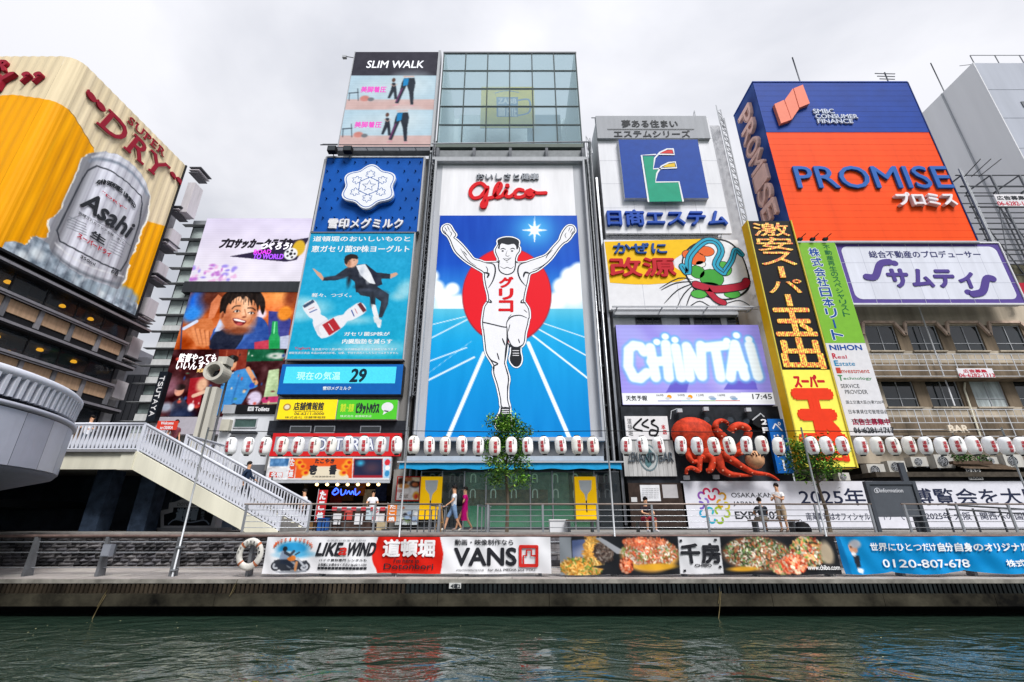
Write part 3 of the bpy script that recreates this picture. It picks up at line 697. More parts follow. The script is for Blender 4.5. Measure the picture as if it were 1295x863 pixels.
# balconies of the block behind the beer sign
nb = thing('balcony_block', 'narrow grey apartment block with stacked boxy balconies beyond the beer billboard', 'building', (*at(200, 400, 33.4)[:1], 33.4, FLOOR))
bx, bw = nb.location.x, 0
B2 = mat('d2cdd2', .6, var=.08, streak=True)
for (x0, x1, ya, yb, fa, fb_) in ((235, 250, 230, 268, 214, 229), (209.5, 224, 288, 309, 263, 280), (190, 209, 329, 354, 304, 321), (178, 194, 375, 400, 347, 364), (157, 174, 424, 449, 398, 416), (136, 157, 479, 502, 450, 466)):
    X0, X1 = X_(x0, (ya + yb) / 2, 33.4), X_(x1, (ya + yb) / 2, 33.4); zt, zb = Z_(ya + 1, 33.4), Z_(yb, 33.4)
    boxo('balcony', nb, X0 - bx - .2, X0 - bx + (X1 - X0) * .45, 0, 1.1, zb - FLOOR, zt - FLOOR, B2)
    zc = Z_(fa, 33.4) - FLOOR; sm = MB()
    for k in range(3): sm.box(X0 - bx - .3, X0 - bx + (X1 - X0) * .5 + .25 - k * .15, -.3 + k * .05, 1.3, zc - .07 - k * .26, zc - k * .26, mat('66666c', .6, var=.1) if k % 2 == 0 else B2)
    sm.build('sunshade', nb)
xa = X_(205, 300, 33.9) - bx
MB().box(xa - 3.0, X_(200, 330, 33.9) - bx - .6, .9, 1.6, 0, 27.0, mat('a5a4aa', .6, var=.1)).build('wall', nb)
# white block and grey tower down the street
wb = thing('white_building', 'plain white rendered building between the restaurant and the tall glass block', 'building', (X_(165, 480, 41), 41, FLOOR))
x0, x1 = X_(140, 480, 41), X_(181, 470, 41); ox = wb.location.x
MB().box(x0 - ox, x1 - ox, 0, 8, 0, Z_(452, 41) - FLOOR, mat('c9c8cf', .6, var=.06, streak=True)).box(x0 - ox - 2, X_(172, 440, 41) - ox, .5, 8, 0, Z_(440, 41) - FLOOR, mat('bdbcc4', .6, var=.06, streak=True)).build('wall', wb)
for k in range(4):
    window(wb, x0 - ox + .6, x0 - ox + 1.6, 3 + k * 2.6, 4.3 + k * 2.6, -.04, 1, 1)
gb = thing('grey_tower', 'slim dark grey clad tower beside the plain white building', 'building', (X_(166, 500, 38), 38, FLOOR))
ox = gb.location.x; MB().box(X_(153, 500, 38) - ox, X_(176, 500, 38) - ox, 0, 3, 0, Z_(474, 38) - FLOOR, mat('66686e', .5, var=.1, streak=True)).build('wall', gb)
for k in range(3): MB().box(X_(153, 500, 38) - ox + k * .55 + .1, X_(153, 500, 38) - ox + k * .55 + .13, -.02, .02, 0, Z_(476, 38) - FLOOR, DK2).build('seam', gb)

# ================================================================== GLASS BLOCK WITH THE BIG SCREENS (across the street)
TY = 36.0
tb = thing('glass_block', 'tall pale block with projecting glass floors carrying the three large screens', 'building', (X_(210, 400, TY), TY, FLOOR))
ox = tb.location.x; xl = (X_(245.5, 284, TY) + X_(180, 490, TY)) / 2; xr = X_(380, 350, TY) + 2; zt = Z_(280, TY)
wl = (X_(262, 283, TY)) + 3
MB().box(xl - ox + .25, xr - ox, .6, 12, 0, zt - FLOOR - .3, mat('a9acb0', .6, var=.08, streak=True)).box(xl - ox - .1, xl - ox + 3.6, .05, .7, zt - FLOOR - .6, zt - FLOOR + .1, mat('8b8f94', .5)).build('wall', tb)
SPN = mat('d0d2d2', .6, var=.08, streak=True); GLT = mat('c3d0ce', .3, var=.25, scale=.5, spec=.5); GLD = mat('8b9a99', .25, var=.35, scale=.7, spec=.5)
nf = 17; fh = (zt - FLOOR - .6) / nf
for k in range(nf):
    z0 = k * fh; top_ = k > 10
    sp_ = boxo('spandrel', tb, xl - ox, xl - ox + 3.5, .02, .62, z0, z0 + fh * (.12 if top_ else .42), SPN)
    sh = MB().box(xl - ox - .75, xl - ox + 3.5, -.35, .1, z0 + fh * .99, z0 + fh * 1.02, mat('9a9da0', .5, var=.1)).build('sunshade', tb)
    window(tb, xl - ox + .03, xl - ox + 3.4, z0 + fh * (.13 if top_ else .43), z0 + fh * .97, .1, 3, 1, DSTEEL, GLT if top_ or k % 3 == 1 else GLD, .06)

# ================================================================== MILK SIGN BUILDING
MY = 24.55
x0, x1 = X_(362, 455, 24.2) - .3, X_(513, 455, 24.2) + .42
mk = thing('milk_sign_building', 'narrow grey building behind the blue milk billboards with a takoyaki shop below', 'building', (x0, MY, FLOOR)); ox = x0
zt = Z_(190, 24.2)
WGR = mat('8c8a88', .7, var=.15, streak=True)
mw = MB().box(0, x1 - x0, .15, 9, Z_(603, 24.2) - FLOOR + .35, zt - FLOOR - .3, WGR)
mw.box(0, 1.9, .9, 9, 0, 2.9, DARK); mw.box(1.9, x1 - x0, 4.2, 9, 0, 2.9, mat('2b1d1b', .7, var=.5)); mw.box(x1 - x0 - .55, x1 - x0 + .1, -.15, 4.3, 0, 2.88, mat('8b8883', .6, var=.15, streak=True))
mw.build('wall', mk)
boxo('band', mk, -.1, x1 - x0 - .1, -.1, .2, Z_(549, 24.2) - FLOOR, Z_(531, 24.2) - FLOOR, mat('2b2e35', .5, var=.2))
for (a0, a1) in ((367, 393), (398, 423), (456, 481)):
    window(mk, X_(a0, 545, 24.4) - ox, X_(a1, 545, 24.4) - ox, Z_(547.5, 24.4) - FLOOR, Z_(539.5, 24.4) - FLOOR, -.16, 1, 1, STEEL)
pp = MB()
for k, (xx, r_) in enumerate(((x1 - x0 + .3, .07), (x1 - x0 + .62, .05))): pp.tube([(xx, -.1, .2), (xx, -.1, zt - FLOOR + 1)], r_, MGREY, 8)
pp.build('drain_pipe', mk)
tr = MB(); truss(tr, (x1 - x0 + .02, -.35, Z_(500, 24) - FLOOR), (x1 - x0 + .02, -.35, zt - FLOOR), (0, .5, 0), 34, STEEL, .035)
truss(tr, (x1 - x0 + .2, -.6, Z_(500, 24) - FLOOR), (x1 - x0 + .2, -.6, zt - FLOOR), (.28, 0, 0), 40, MGREY, .03)
tr.build('sign_truss', mk)
tr = MB(); truss(tr, (-.2, -.35, 24.5), (x1 - x0 + .1, -.35, 24.5), (0, .3, .35), 22, DSTEEL, .03); tr.build('upper_truss', mk)

# ================================================================== RUNNER SIGN BUILDING
GX0, GX1 = -5.1, 4.76
rb = thing('runner_sign_building', 'grey building carrying the tall runner billboard, glass shopfront at street level', 'building', (GX0, 25.0, FLOOR)); W_ = GX1 - GX0
MB().box(-.45, W_ + .55, .25, 11, 3.2, 24.3, mat('3f4146', .7, var=.2, streak=True)).box(-.3, W_ + .2, 3.2, 11, 0, 3.3, mat('14211e', .6, var=.3)).box(-.35, W_ + .3, -.5, 3.5, 3.0, 3.3, DGREY).build('wall', rb)
for xx in (-.55, W_ + .25, W_ + .6):
    MB().tube([(xx, -.55, 3), (xx, -.55, 25)], .07, STEEL, 8).build('pipe', rb)
tr = MB(); truss(tr, (W_ + .12, -.1, 3.4), (W_ + .12, -.1, 25), (.0, .6, 0), 36, STEEL, .035); truss(tr, (W_ + .45, -.5, 12), (W_ + .45, -.5, 25.6), (.3, .2, 0), 26, LGREY, .03); tr.build('sign_truss', rb)
for k in range(9): boxo('bracket', rb, W_ + .1, W_ + .5, -.3, .3, 4 + k * 2.3, 4.12 + k * 2.3, DSTEEL)
# shopfront glass
SY = 24.35; sb = SY - 25.0
shop = [531, 558, 586.7, 614.5, 642, 670.7, 699, 726.6, 753, 786]
for i in range(len(shop) - 1):
    a0, a1 = X_(shop[i], 630, SY) - GX0, X_(shop[i + 1], 630, SY) - GX0; zt2 = Z_(596, SY) - FLOOR
    f_ = MB(); f_.box(a0 - .03, a0 + .03, sb - .04, sb + .04, 0, zt2, STEEL); f_.box(a0 + .03, a1 - .03, sb - .03, sb + .03, 0, .12, DSTEEL); f_.box(a0 + .03, a1 - .03, sb - .03, sb + .03, zt2 - .06, zt2, DSTEEL)
    fo = f_.build('window_frame', rb)
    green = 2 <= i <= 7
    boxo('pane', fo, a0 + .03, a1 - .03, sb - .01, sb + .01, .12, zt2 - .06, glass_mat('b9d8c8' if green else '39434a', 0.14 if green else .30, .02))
    boxo('counter', rb, a0 + .03, a1 - .03, sb + .35, sb + .6, .02, 1.12 if green else .5, mat('1f9c74', .4, var=.35, scale=.8, emit=.16) if green else DARK)  # green counters glow to brighten the dim shopfront
    for k in range(2):
        xx = a0 + (a1 - a0) * (.28 + .44 * k)
        for zc, col in ((1.75, 'c9cfcf'), (2.55, 'a9c0b4')):
            hh = MB().tube([(xx - .13, sb + 1.6, zc - .2)] + [(xx + .13 * math.cos(math.pi - a_), sb + 1.6, zc + .12 + .13 * math.sin(a_)) for a_ in np.linspace(0, math.pi, 6)] + [(xx + .13, sb + 1.6, zc - .2)], .035, mat(col, .5, emit=.25), 5)  # pale glowing loops stand in for arc-shaped reflections in the glass
            if not green or k == 0: hh.build('reflection_arc', rb)
boxo('back_panel', rb, 1.2, W_ - 1.6, sb + 2.2, sb + 2.6, .1, 3.0, mat('6f8a80', .6, var=.7, scale=1.6, emit=.10)); boxo('shop_shelf', rb, 2.6, W_ - 2.8, sb + 1.9, sb + 2.15, 1.1, 2.0, mat('8a5a44', .6, var=.6, scale=4, emit=.05))  # glowing green panel stands in for reflections in the glass; shelf glows faintly
boxo('beam', rb, .0 + X_(515, 579, 23.6) - GX0, X_(763, 579, 23.6) - GX0, -1.5, -.3, Z_(583, 23.5) - FLOOR, Z_(577, 23.5) - FLOOR, LGREY)
boxo('dark_band', rb, .0, W_, -1.0, .1, Z_(577, 24) - FLOOR, Z_(556, 24) - FLOOR, mat('62656a', .5, var=.12))
# lit box between the runner board and the glass room
# awning
aw = MB(); ax0, ax1 = X_(505, 590, 22.6), X_(786, 590, 22.6); za_, zb_ = Z_(585.5, 22.6) - FLOOR, Z_(593.5, 22.6) - FLOOR
CY = mat('1d93c8', .6, var=.08, scale=4); 
n = 60; vs = []
for j, (yy, zz_) in enumerate(((24.2, za_ + .28), (22.6, za_), (22.57, zb_))):
    for i in range(n + 1):
        x = ax0 + (ax1 - ax0) * i / n; vs.append((x - GX0, yy - 25.0, zz_ + (.03 * math.sin(i * .8) if j == 2 else 0)))
aw.add(vs, [(j * (n + 1) + i, j * (n + 1) + i + 1, (j + 1) * (n + 1) + i + 1, (j + 1) * (n + 1) + i) for j in range(2) for i in range(n)], CY)
aw.build('awning', rb); boxo('awning_rail', rb, ax0 - GX0 - .1, ax1 - GX0 + .1, 22.5 - 25, 22.62 - 25, za_, za_ + .07, LGREY)
# glass room on top
gr = thing('glass_penthouse', 'square glass curtain-wall box with thin dark mullions above the runner billboard', 'glass room', (-5.14, 24.1, 26.4))
gw, gh = 9.95, 8.95
MB().box(.02, gw - .02, 6, 6.2, 0, gh, mat('e3e8e8', .6, var=.05)).box(-.02, .12, 0, 6, 0, gh, mat('dfe6e6', .5)).box(gw - .12, gw + .02, 0, 6, 0, gh, mat('b6bfc0', .5)).box(-.06, gw + .06, -.06, .10, gh, gh + .14, MGREY).box(-.06, gw + .06, -.12, 6.2, -.32, -.02, mat('6c756f', .5)).build('wall', gr)
boxo('inner_floor', gr, .12, gw - .12, .1, 6, 0, .08, mat('8a8f8d', .6)); boxo('blind', gr, .7, 6.4, 4.6, 4.7, .4, gh - 1.1, mat('cfd8dc', .6)); boxo('dark_partition', gr, 6.4, 9.2, 4.6, 4.7, 1.2, gh - 1.1, mat('4f7088', .4, var=.4, scale=.6))
mg = MB(); cols = [0, .167, .334, .5, .667, .833, 1]; rws = [0, .2, .395, .59, .795, 1]
for c_ in cols: mg.box(gw * c_ - .035, gw * c_ + .035, -.05, .08, 0, gh, mat('4a5657', .5))
for r_ in rws: mg.box(0, gw, -.045, .075, gh * r_ - .035, gh * r_ + .035, mat('4a5657', .5))
mg.build('mullion', gr)
for i in range(6):
    for j in range(5):
        boxo('pane', gr, gw * cols[i] + .035, gw * cols[i + 1] - .035, -.01 + RNG.uniform(-.004, .004), .02, gh * rws[j] + .035, gh * rws[j + 1] - .035, glass_mat('b4cdd6', RNG.uniform(.24, .40) // .02 * .02, .03))
for i in range(6): boxo('stool_back', gr, .55 + i * 1.55, 1.65 + i * 1.55, 1.0, 1.06, .1, .75, mat('99a19d', .5))
PG = Board('mug_poster', 'yellow poster of a beer mug hanging inside the glass room', 'poster', ((608, 110), (676, 110), (676, 162), (608, 162)), 26.6, .06, face=mat('f0d84a', .5, var=.04))
MUG = mat('6f93b8', .5)
for a_ in ([(628, 123), (655, 123), (655, 148), (628, 148)],): PG.poly(a_, MUG, 1)
PG.stroke([(656, 127), (668, 126), (671, 135), (668, 143), (656, 146)], .16, MUG, 1, curve=4); PG.text('ZABB', 630, 131, 653, 125, WHITE, 2, bold=.05); PG.text('HITE', 641, 147, 653, 135, WHITE, 2, bold=.03)
PG.stroke([(626, 118), (640, 115), (656, 117)], .08, MUG, 1, curve=4); PG.rect(630, 135, 639, 147, WHITE, 2); PG.done()
# soffit between the glass room and the runner board
so_ = thing('sign_gantry', 'steel gantry with a handrail between the glass room and the runner billboard', 'gantry', (-5.2, 23.6, 24.75))
g_ = MB().box(0, 10.1, .5, 1.6, .2, 1.15, mat('8b8f92', .5, var=.1)).box(-.1, 10.2, .1, .5, .0, .22, LGREY)
for k in range(5): g_.box(.1 + k * 2.45, .28 + k * 2.45, .2, .5, .22, 1.1, MGREY)
g_.build('soffit', so_); g_ = MB(); g_.tube([(-.15, -.3, .95), (10.4, -.3, 1.1)], .05, LGREY); g_.tube([(10.4, -.3, 1.1), (10.5, -.2, .2)], .05, LGREY); g_.build('handrail', so_)

# ================================================================== HOUSING SIGN BUILDING (white)
EX0, EX1 = X_(755.6, 181.6, 24.3), X_(896.5, 177, 24.3)
EX0 = (EX0 + X_(788.9, 511, 24.3)) / 2
eb = thing('white_sign_building', 'white building stacked with the housing, medicine and video-screen signs', 'building', (EX0, 24.45, FLOOR))
EW = 7.1
WW = mat('e2e2e8', .5, var=.12, streak=True, scale=1.5)
ew = MB().box(0, EW + .1, .2, 9, 4.35, Z_(150, 24.3) - FLOOR, WW); ew.box(.0, EW + .5, .45, 9, 0, 4.4, mat('1f2125', .7, var=.2))
ew.box(EW + .1, EW + 2.6, 1.6, 9, 3, Z_(148, 25.8) - FLOOR - .6, mat('cfd0d5', .5, var=.05, streak=True)); ew.build('wall', eb)
for (a0, a1, n_) in ((804, 836, 3), (878, 911, 3), (860, 872, 1), (920, 934, 1)):
    window(eb, X_(a0, 405, 24.6) - EX0, X_(a1, 405, 24.6) - EX0, Z_(411, 24.6) - FLOOR, Z_(401, 24.6) - FLOOR, .17, n_, 1, DSTEEL, GLASSD, .03)
boxo('ledge', eb, -.05, EW + .15, -.25, .2, Z_(399, 24.3) - FLOOR, Z_(395, 24.3) - FLOOR, LGREY)
tr = MB(); truss(tr, (EW + .15, -.1, Z_(400, 24.3) - FLOOR), (EW + .15, -.1, Z_(152, 24.3) - FLOOR), (0, .9, 0), 44, LGREY, .03)
truss(tr, (EW + 2.3, .9, Z_(400, 25) - FLOOR), (EW + 2.3, .9, Z_(150, 25) - FLOOR + .8), (.55, .35, 0), 34, LGREY, .04); tr.build('ladder_truss', eb)
tr = MB(); truss(tr, (.2, -.1, Z_(299.5, 24.3) - FLOOR), (EW - .1, -.1, Z_(299.5, 24.3) - FLOOR), (0, .2, .32), 24, MGREY, .025); tr.build('gap_truss', eb)
rl = MB(); railing(rl, (0, .3, 0), (EW, .3, 0), Z_(150, 24.3) - FLOOR, .55, MGREY, 1.3, 1, .02); rl.tube([(-.25, .3, Z_(150, 24.3) - FLOOR + .55), (EW + .2, .3, Z_(150, 24.3) - FLOOR + .55)], .035, MGREY); rl.build('roof_rail', eb)
rl = MB(); truss(rl, (EW + .05, 0, Z_(150, 24.3) - FLOOR - 1.2), (EW + .05, 0, Z_(150, 24.3) - FLOOR + .9), (0, .8, 0), 4, LGREY, .03); rl.build('roof_truss', eb); rl = MB(); truss(rl, (EW + 2.2, .8, Z_(150, 25) - FLOOR - .2), (EW + 2.2, .8, Z_(150, 25) - FLOOR + 1.6), (.5, .4, 0), 3, LGREY, .03); rl.build('roof_truss', eb)
boxo('drain_pipe', eb, -.35, -.22, .1, .22, .2, 22, STEEL); boxo('drain_pipe', eb, -.65, -.5, .5, .62, .2, 24, DSTEEL)

# ================================================================== LOAN SIGN BUILDING AND THE OLD BEIGE BUILDING
BY = 25.4
bgx = X_(1052, 420, BY) - .6
ob = thing('old_beige_building', 'weathered beige concrete building with two rows of small-paned windows and white balcony grilles', 'building', (bgx, BY, FLOOR))
BG = mat('b8ac9a', .8, var=.28, scale=.8, streak=True, bump=.25, bscale=6); BGD = mat('7b6d5c', .8, var=.35, scale=1.4, streak=True)
zt = Z_(384, BY) - FLOOR; WR = 32 - bgx
wz = {}
rows = [((1117, 412), (1117, 443), (1117, 1170, 1224, 1278), 427.5), ((1137, 480), (1137, 514), (1137, 1195, 1251, 1306), 497)]
xsr = [(X_(a_, 427.5, BY) + X_(b_, 497, BY)) / 2 for a_, b_ in zip(rows[0][2], rows[1][2])]
pitch = (xsr[-1] - xsr[0]) / 3; xsr = [xsr[0] + pitch * i for i in range(5)]
ww = 1.85
# wall built round the openings
zr = [(Z_(444, BY) - FLOOR, Z_(411.5, BY) - FLOOR), (Z_(515, BY) - FLOOR, Z_(479.5, BY) - FLOOR)]
wl = MB(); levels = [0.9 + 2.4, zr[1][0], zr[1][1], zr[0][0], zr[0][1], zt + .3]
for a_, b_ in ((levels[0], levels[1]), (levels[2], levels[3]), (levels[4], levels[5])): wl.box(0, WR, 0, 6, a_, b_, BG)
edges = [0] + [e for x in xsr for e in (x - bgx - ww / 2, x - bgx + ww / 2)] + [WR]
for (a_, b_) in zr:
    for i in range(0, len(edges), 2):
        if edges[i + 1] > edges[i]: wl.box(edges[i], edges[i + 1], .003, 6, a_ - .002, b_ + .002, BGD if i else BG)
wl.box(0, WR, 1.2, 6, zr[1][0], zr[0][1], DARK); wl.box(0, WR, .9, 6, 0, levels[0] + .02, mat('26241f', .8, var=.3)); wl.build('wall', ob)
CURT = mat('b9c3c4', .6, var=.25, scale=5, streak=True)
for ri, (a_, b_) in enumerate(zr):
    for i, x in enumerate(xsr):
        g0 = CURT if (ri == 1 and i == 2) else GLASSD
        window(ob, x - bgx - ww / 2 + .03, x - bgx + ww / 2 - .03, a_ + .03, b_ - .03, .12, 2, 2, LGREY, g0, .035, .30)
        boxo('window_sill', ob, x - bgx - ww / 2 - .08, x - bgx + ww / 2 + .08, -.12, .05, a_ - .08, a_ - .0, BG)
# zigzag moulding over the upper windows
zz0 = zr[0][1] + .12; pts = []
for i, x in enumerate(xsr):
    xl_ = x - bgx; pts += [(xl_ - ww / 2 - .22, -.06, zz0 - .75), (xl_ - ww / 2 - .02, -.06, zz0 + .05), (xl_ + ww / 2 + .0, -.06, zz0 + .05), (xl_ + pitch / 2 + .12, -.06, zz0 - .80)]
zm = MB()
for i in range(len(pts) - 1):
    if pts[i] != pts[i + 1]: zm.bar(pts[i], pts[i + 1], .085, mat('cbb3a2', .7, var=.2))
zm.build('moulding', ob)
wht = mat('c9cbcf', .4, var=.1)
for (pa, pb) in ((448, 476), (518, 552)):      # white balcony grilles
    z0, z1 = Z_(pb, BY - .7) - FLOOR, Z_(pa, BY - .7) - FLOOR; gl = MB()
    gx0 = X_(1098 if pa < 500 else 1122, (pa + pb) / 2, BY - .7) - bgx
    for k in range(5): zk = z0 + (z1 - z0) * k / 4; gl.bar((gx0, -.7, zk), (WR - 1, -.7, zk), .02, wht)
    x = gx0; k = 0
    while x < WR - 1:
        gl.bar((x, -.7, z0 if k % 4 == 0 else z0 + (z1 - z0) * .5), (x, -.7, z1), .022 if k % 4 == 0 else .012, wht); x += .42; k += 1
    gl.build('balcony_grille', ob); boxo('balcony_slab', ob, gx0, WR - 1, -.72, 0, z0 - .12, z0 - .04, BGD)
    boxo('balcony_back', ob, gx0, WR - 1, -.04, .0, z0, z1 - .3, BGD)
dp = MB(); dp.tube([(X_(1219, 487, BY) - bgx, -.1, Z_(485, BY) - FLOOR), (X_(1217, 492, BY) - bgx, -.1, Z_(493, BY) - FLOOR), (X_(1235, 545, BY) - bgx, -.1, Z_(552, BY) - FLOOR)], .05, CREAM); dp.build('drain_pipe', ob)
for xx in (X_(1160, 400, BY) - bgx,): MB().tube([(xx, -.3, zr[1][0]), (xx, -.3, zt - .4)], .04, wht).build('pole', ob)
# dark eave over the street level with hanging awnings
ev = MB().box(-.4, WR, -1.6, .2, Z_(604, 24.2) - FLOOR, Z_(598, 24.2) - FLOOR, mat('4a443c', .7, var=.3)).box(-.4, WR, -1.3, .2, Z_(611, 24.2) - FLOOR, Z_(605, 24.2) - FLOOR, DARK); ev.build('eave', ob)
aw2 = MB()
for k in range(7): aw2.bar((X_(1212, 585, 24) - bgx, -1.55 + k * .12, Z_(592, 24) - FLOOR + .05 * k), (X_(1283, 590, 24) - bgx, -1.55 + k * .12, Z_(594, 24) - FLOOR + .05 * k), .035, mat('6b5b4c', .8, var=.3))
aw2.build('slat_awning', ob)
# white block top right, steel roof frame
wt = thing('white_office_block', 'large plain white block with a roof railing behind the orange loan billboard', 'building', (X_(1231, 80, 28), 28, FLOOR))
zt = Z_(80, 28) - FLOOR; MB().box(0, 22, 0, 7.0, 0, zt, mat('b3b8c4', .6, var=.07, scale=.5, streak=True)).build('wall', wt)  # front coloured darker than the side, following how the light falls
MB().box(-.04, .03, -.02, 7, 10, zt + .05, mat('eeeff2', .6, var=.04, streak=True, scale=.5)).build('lit_side_face', wt)  # paler sheet puts the brighter light on this side into its colour
for k in range(5): boxo('panel_seam', wt, 0.0, 22, -.012, 0, zt - 3.2 * (k + 1), zt - 3.2 * (k + 1) + .05, mat('969ca8', .6)); boxo('panel_seam', wt, -.012, 0, .05, 6.95, zt - 3.2 * (k + 1), zt - 3.2 * (k + 1) + .05, mat('969ca8', .6))
boxo('rain_pipe', wt, -.14, -.02, 3.0, 3.12, 0, zt, LGREY); boxo('vent', wt, 2.2, 2.9, -.06, 0, zt - 5.2, zt - 4.6, MGREY)
rl = MB(); railing(rl, (.2, .1, 0), (22, .1, 0), zt, 1.1, MGREY, 2.2, 1, .03); rl.bar((.2, .1, zt), (.2, 1.1, zt + 1.1), .025, MGREY); rl.build('roof_rail', wt)
sf = thing('steel_roof_frame', 'galvanised scaffold frame with cross braces on the roof beside the orange billboard', 'steel frame', (X_(1212, 222, 25), 25.0, Z_(385, 25)))
ox, oz = sf.location.x, sf.location.z
f_ = MB(); z1 = Z_(222, 25) - oz
for k, py in enumerate((222, 236, 248, 262, 276, 290, 303, 316, 330)):
    zz_ = Z_(py, 25) - oz; f_.bar((X_(1212, 222, 25) - ox - .2, 0, zz_), (13, 0, zz_), .05 if k % 2 else .035, DSTEEL); f_.bar((.4, 1.8, zz_), (13, 1.8, zz_), .035, DSTEEL)
for k in range(7):
    xx = .2 + k * 2.0; f_.bar((xx, 0, 0), (xx, 0, z1), .06, MGREY); f_.bar((xx, 1.8, 0), (xx, 1.8, z1), .04, DSTEEL); f_.bar((xx, 0, z1), (xx, 1.8, z1), .04, DSTEEL)
    f_.bar((xx, 0, 1 + k % 2), (xx + 2, 0, z1 - 1), .03, MGREY); f_.bar((xx, 1.8, z1 - 1.5), (xx + 2, 1.8, 1), .03, DSTEEL)
f_.build('scaffold_frame', sf)
f_ = MB(); truss(f_, (.0, -.2, 0), (0, -.2, z1 + .4), (.35, .2, 0), 22, LGREY, .05)
for k in range(3): f_.bar((.1 + k * .5, -.2, z1 - .3), (.9 + k * .7, -.9, z1 + .6), .025, BLACK)
f_.build('lattice_mast', sf)
bk = MB().box(.4, 13, 2.2, 2.3, 0, z1 * .42, mat('6c6a58', .8, var=.5, scale=1.5)); bk.build('back_screen', sf)
boxo('red_panel', sf, X_(1289, 370, 25) - ox, 12, .5, .6, Z_(383, 25) - oz, Z_(353, 25) - oz, mat('b8243a', .5))
# ================================================================== BILLBOARDS
def quad(*a): return tuple(zip(a[0::2], a[1::2]))
# ---- runner board
RY = 24.0
RBD = Board('runner_billboard', 'tall billboard of a white-clad runner with raised arms on a blue track', 'billboard', quad(550, 206, 736, 207, 766, 556, 526, 556), RY, .9, face=mat('b9bcc2', .6, var=.07, streak=True), side=MGREY)
S = RBD; m_ = MB()
for a_, b_ in ((0, .12), (S.W - .12, S.W)): m_.box(a_, b_, -.35, .0, 0, S.H, LGREY)
m_.box(0, S.W, -.33, 0, S.H - .1, S.H + .02, LGREY).box(0, S.W, -.36, 0, -.12, .06, LGREY); m_.build('frame', S.root)
S.rect(556.5, 207, 736, 273, WHITE, 3) if False else S.poly([S.p(560, 210), (S.p(560, 210)[0], S.p(557, 273)[1]), (S.p(728, 273)[0], S.p(557, 273)[1]), (S.p(728, 273)[0], S.p(560, 210)[1])], mat('f0f0f4', .4, var=.06, streak=True, scale=1.2), 2, px=False)
x0, z0 = S.p(536.7, 555); x1, z1 = S.p(728.4, 273); x0 = (x0 + S.p(556.7, 274)[0]) / 2; x1 = (x1 + S.p(748.8, 555)[0]) / 2
cv = Canvas(S, cell=.05, box=(x0, z0, x1, z1))
hz = (z1 - S.p(640, 391)[1]) / (z1 - z0)
cv.grad([(0, '1548b4'), (.12, '1347b0'), (.25, '1450bd'), (.36, '2a7fd6'), (hz, '8fd3ee'), (hz + .001, '5fb9da'), (hz + .06, '35aedd'), (.62, '12a0dd'), (.8, '0b8ed4'), (1, '0a7fca')])
cv.noise(.05, .5, (1, 14), 3)
cx, cz = S.p(676, 291); d = np.hypot(cv.x - cx, cv.z - cz); cv.mix(np.exp(-(d / 1.0) ** 2) * .85, '6fd8f5'); cv.mix(np.exp(-(d / 2.0) ** 2) * .45, '2f9be8')
for (px, py, r_) in ((550, 365, 12), (560, 375, 11), (572, 366, 9), (580, 384, 12), (566, 385, 14), (545, 350, 10), (590, 390, 9), (712, 363, 13), (722, 350, 13), (733, 343, 12), (705, 380, 12), (725, 372, 16), (742, 360, 14), (695, 388, 8)):
    cv.ell(px, py, r_, r_ * .9, 'eef4f9', .35)
hm = cv.z < S.p(640, 391)[1]; 
tmp = Canvas(S, cell=.05, box=cv.box).grad([(0, '1548b4'), (hz, 'cdeaf5'), (hz + .001, '5cc0dd'), (hz + .06, '30addb'), (.62, '12a0dd'), (.8, '0b8ed4'), (1, '0a7fca')]); tmp.noise(.03, .5, (1, 10), 5)
cv.a = np.where(hm[..., None], tmp.a, cv.a)
hzz = S.p(640, 391)[1]; band = np.exp(-((cv.z - hzz - .3) / .5) ** 2) * (cv.z > hzz); cv.mix(band * .7, 'eef6fb')
for (a_, b_, w_) in (((590, 440), (538, 459), .06), ((600, 452), (536, 484), .09), ((612, 447), (566, 554), .21), ((668, 434), (720, 554), .21), ((655, 410), (750, 484), .10), ((660, 405), (745, 452), .07), ((660, 400), (740, 427), .05), ((596, 402), (545, 428), .06), ((600, 398), (546, 411), .045), ((600, 410), (541, 445), .0)):
    if w_: cv.line([a_, b_], w_, 'eef6fb')
cv.line([(596, 432), (538, 475)], .01, 'ffffff')
cv.ell(641, 372, 56.5, 58, '8f1726', .01); cv.ell(641, 371.5, 55.5, 57, 'e01f2b', .01)
cv.poly([(676 + (14 if i % 2 == 0 and i % 4 == 0 else 9 if i % 2 == 0 else 3.6) * 1.25 * math.cos(i * math.pi / 8), 291.5 - (14 if i % 4 == 0 else 9 if i % 2 == 0 else 3.6) * 1.25 * math.sin(i * math.pi / 8)) for i in range(16)], 'f4fbff')
cv.ell(676, 291.5, 5, 5, 'f4fbff', .3)
S.picture(cv, 3, emit=.16, dots=False, gain=1.6)
# the runner: white silhouette, dark drawn line, pale figure
def zp(x, y, k=0):   # points traced on an enlarged crop
    return (545 + x / 5.751, 270 + y / 5.751) if k == 0 else (560 + x / 5.394, 400 + y / 5.394)
body = [zp(*p) for p in [(500, 365), (480, 360), (398, 362), (360, 350), (310, 335), (280, 300), (230, 240), (190, 200), (165, 180), (180, 160), (160, 130), (140, 95), (120, 85), (95, 95), (85, 115), (95, 140), (125, 165), (145, 200), (165, 250), (190, 290), (250, 345), (320, 390), (385, 430), (392, 470), (402, 530), (418, 590), (420, 640), (395, 680), (385, 730), (378, 790), (382, 840)]]
body += [zp(*p, 1) for p in [(280, 90), (290, 180), (300, 250), (335, 310), (352, 345), (350, 390), (375, 470), (395, 560), (405, 620), (450, 625), (440, 570), (440, 480), (448, 430), (432, 370), (420, 320), (425, 290), (435, 220), (437, 140)]]
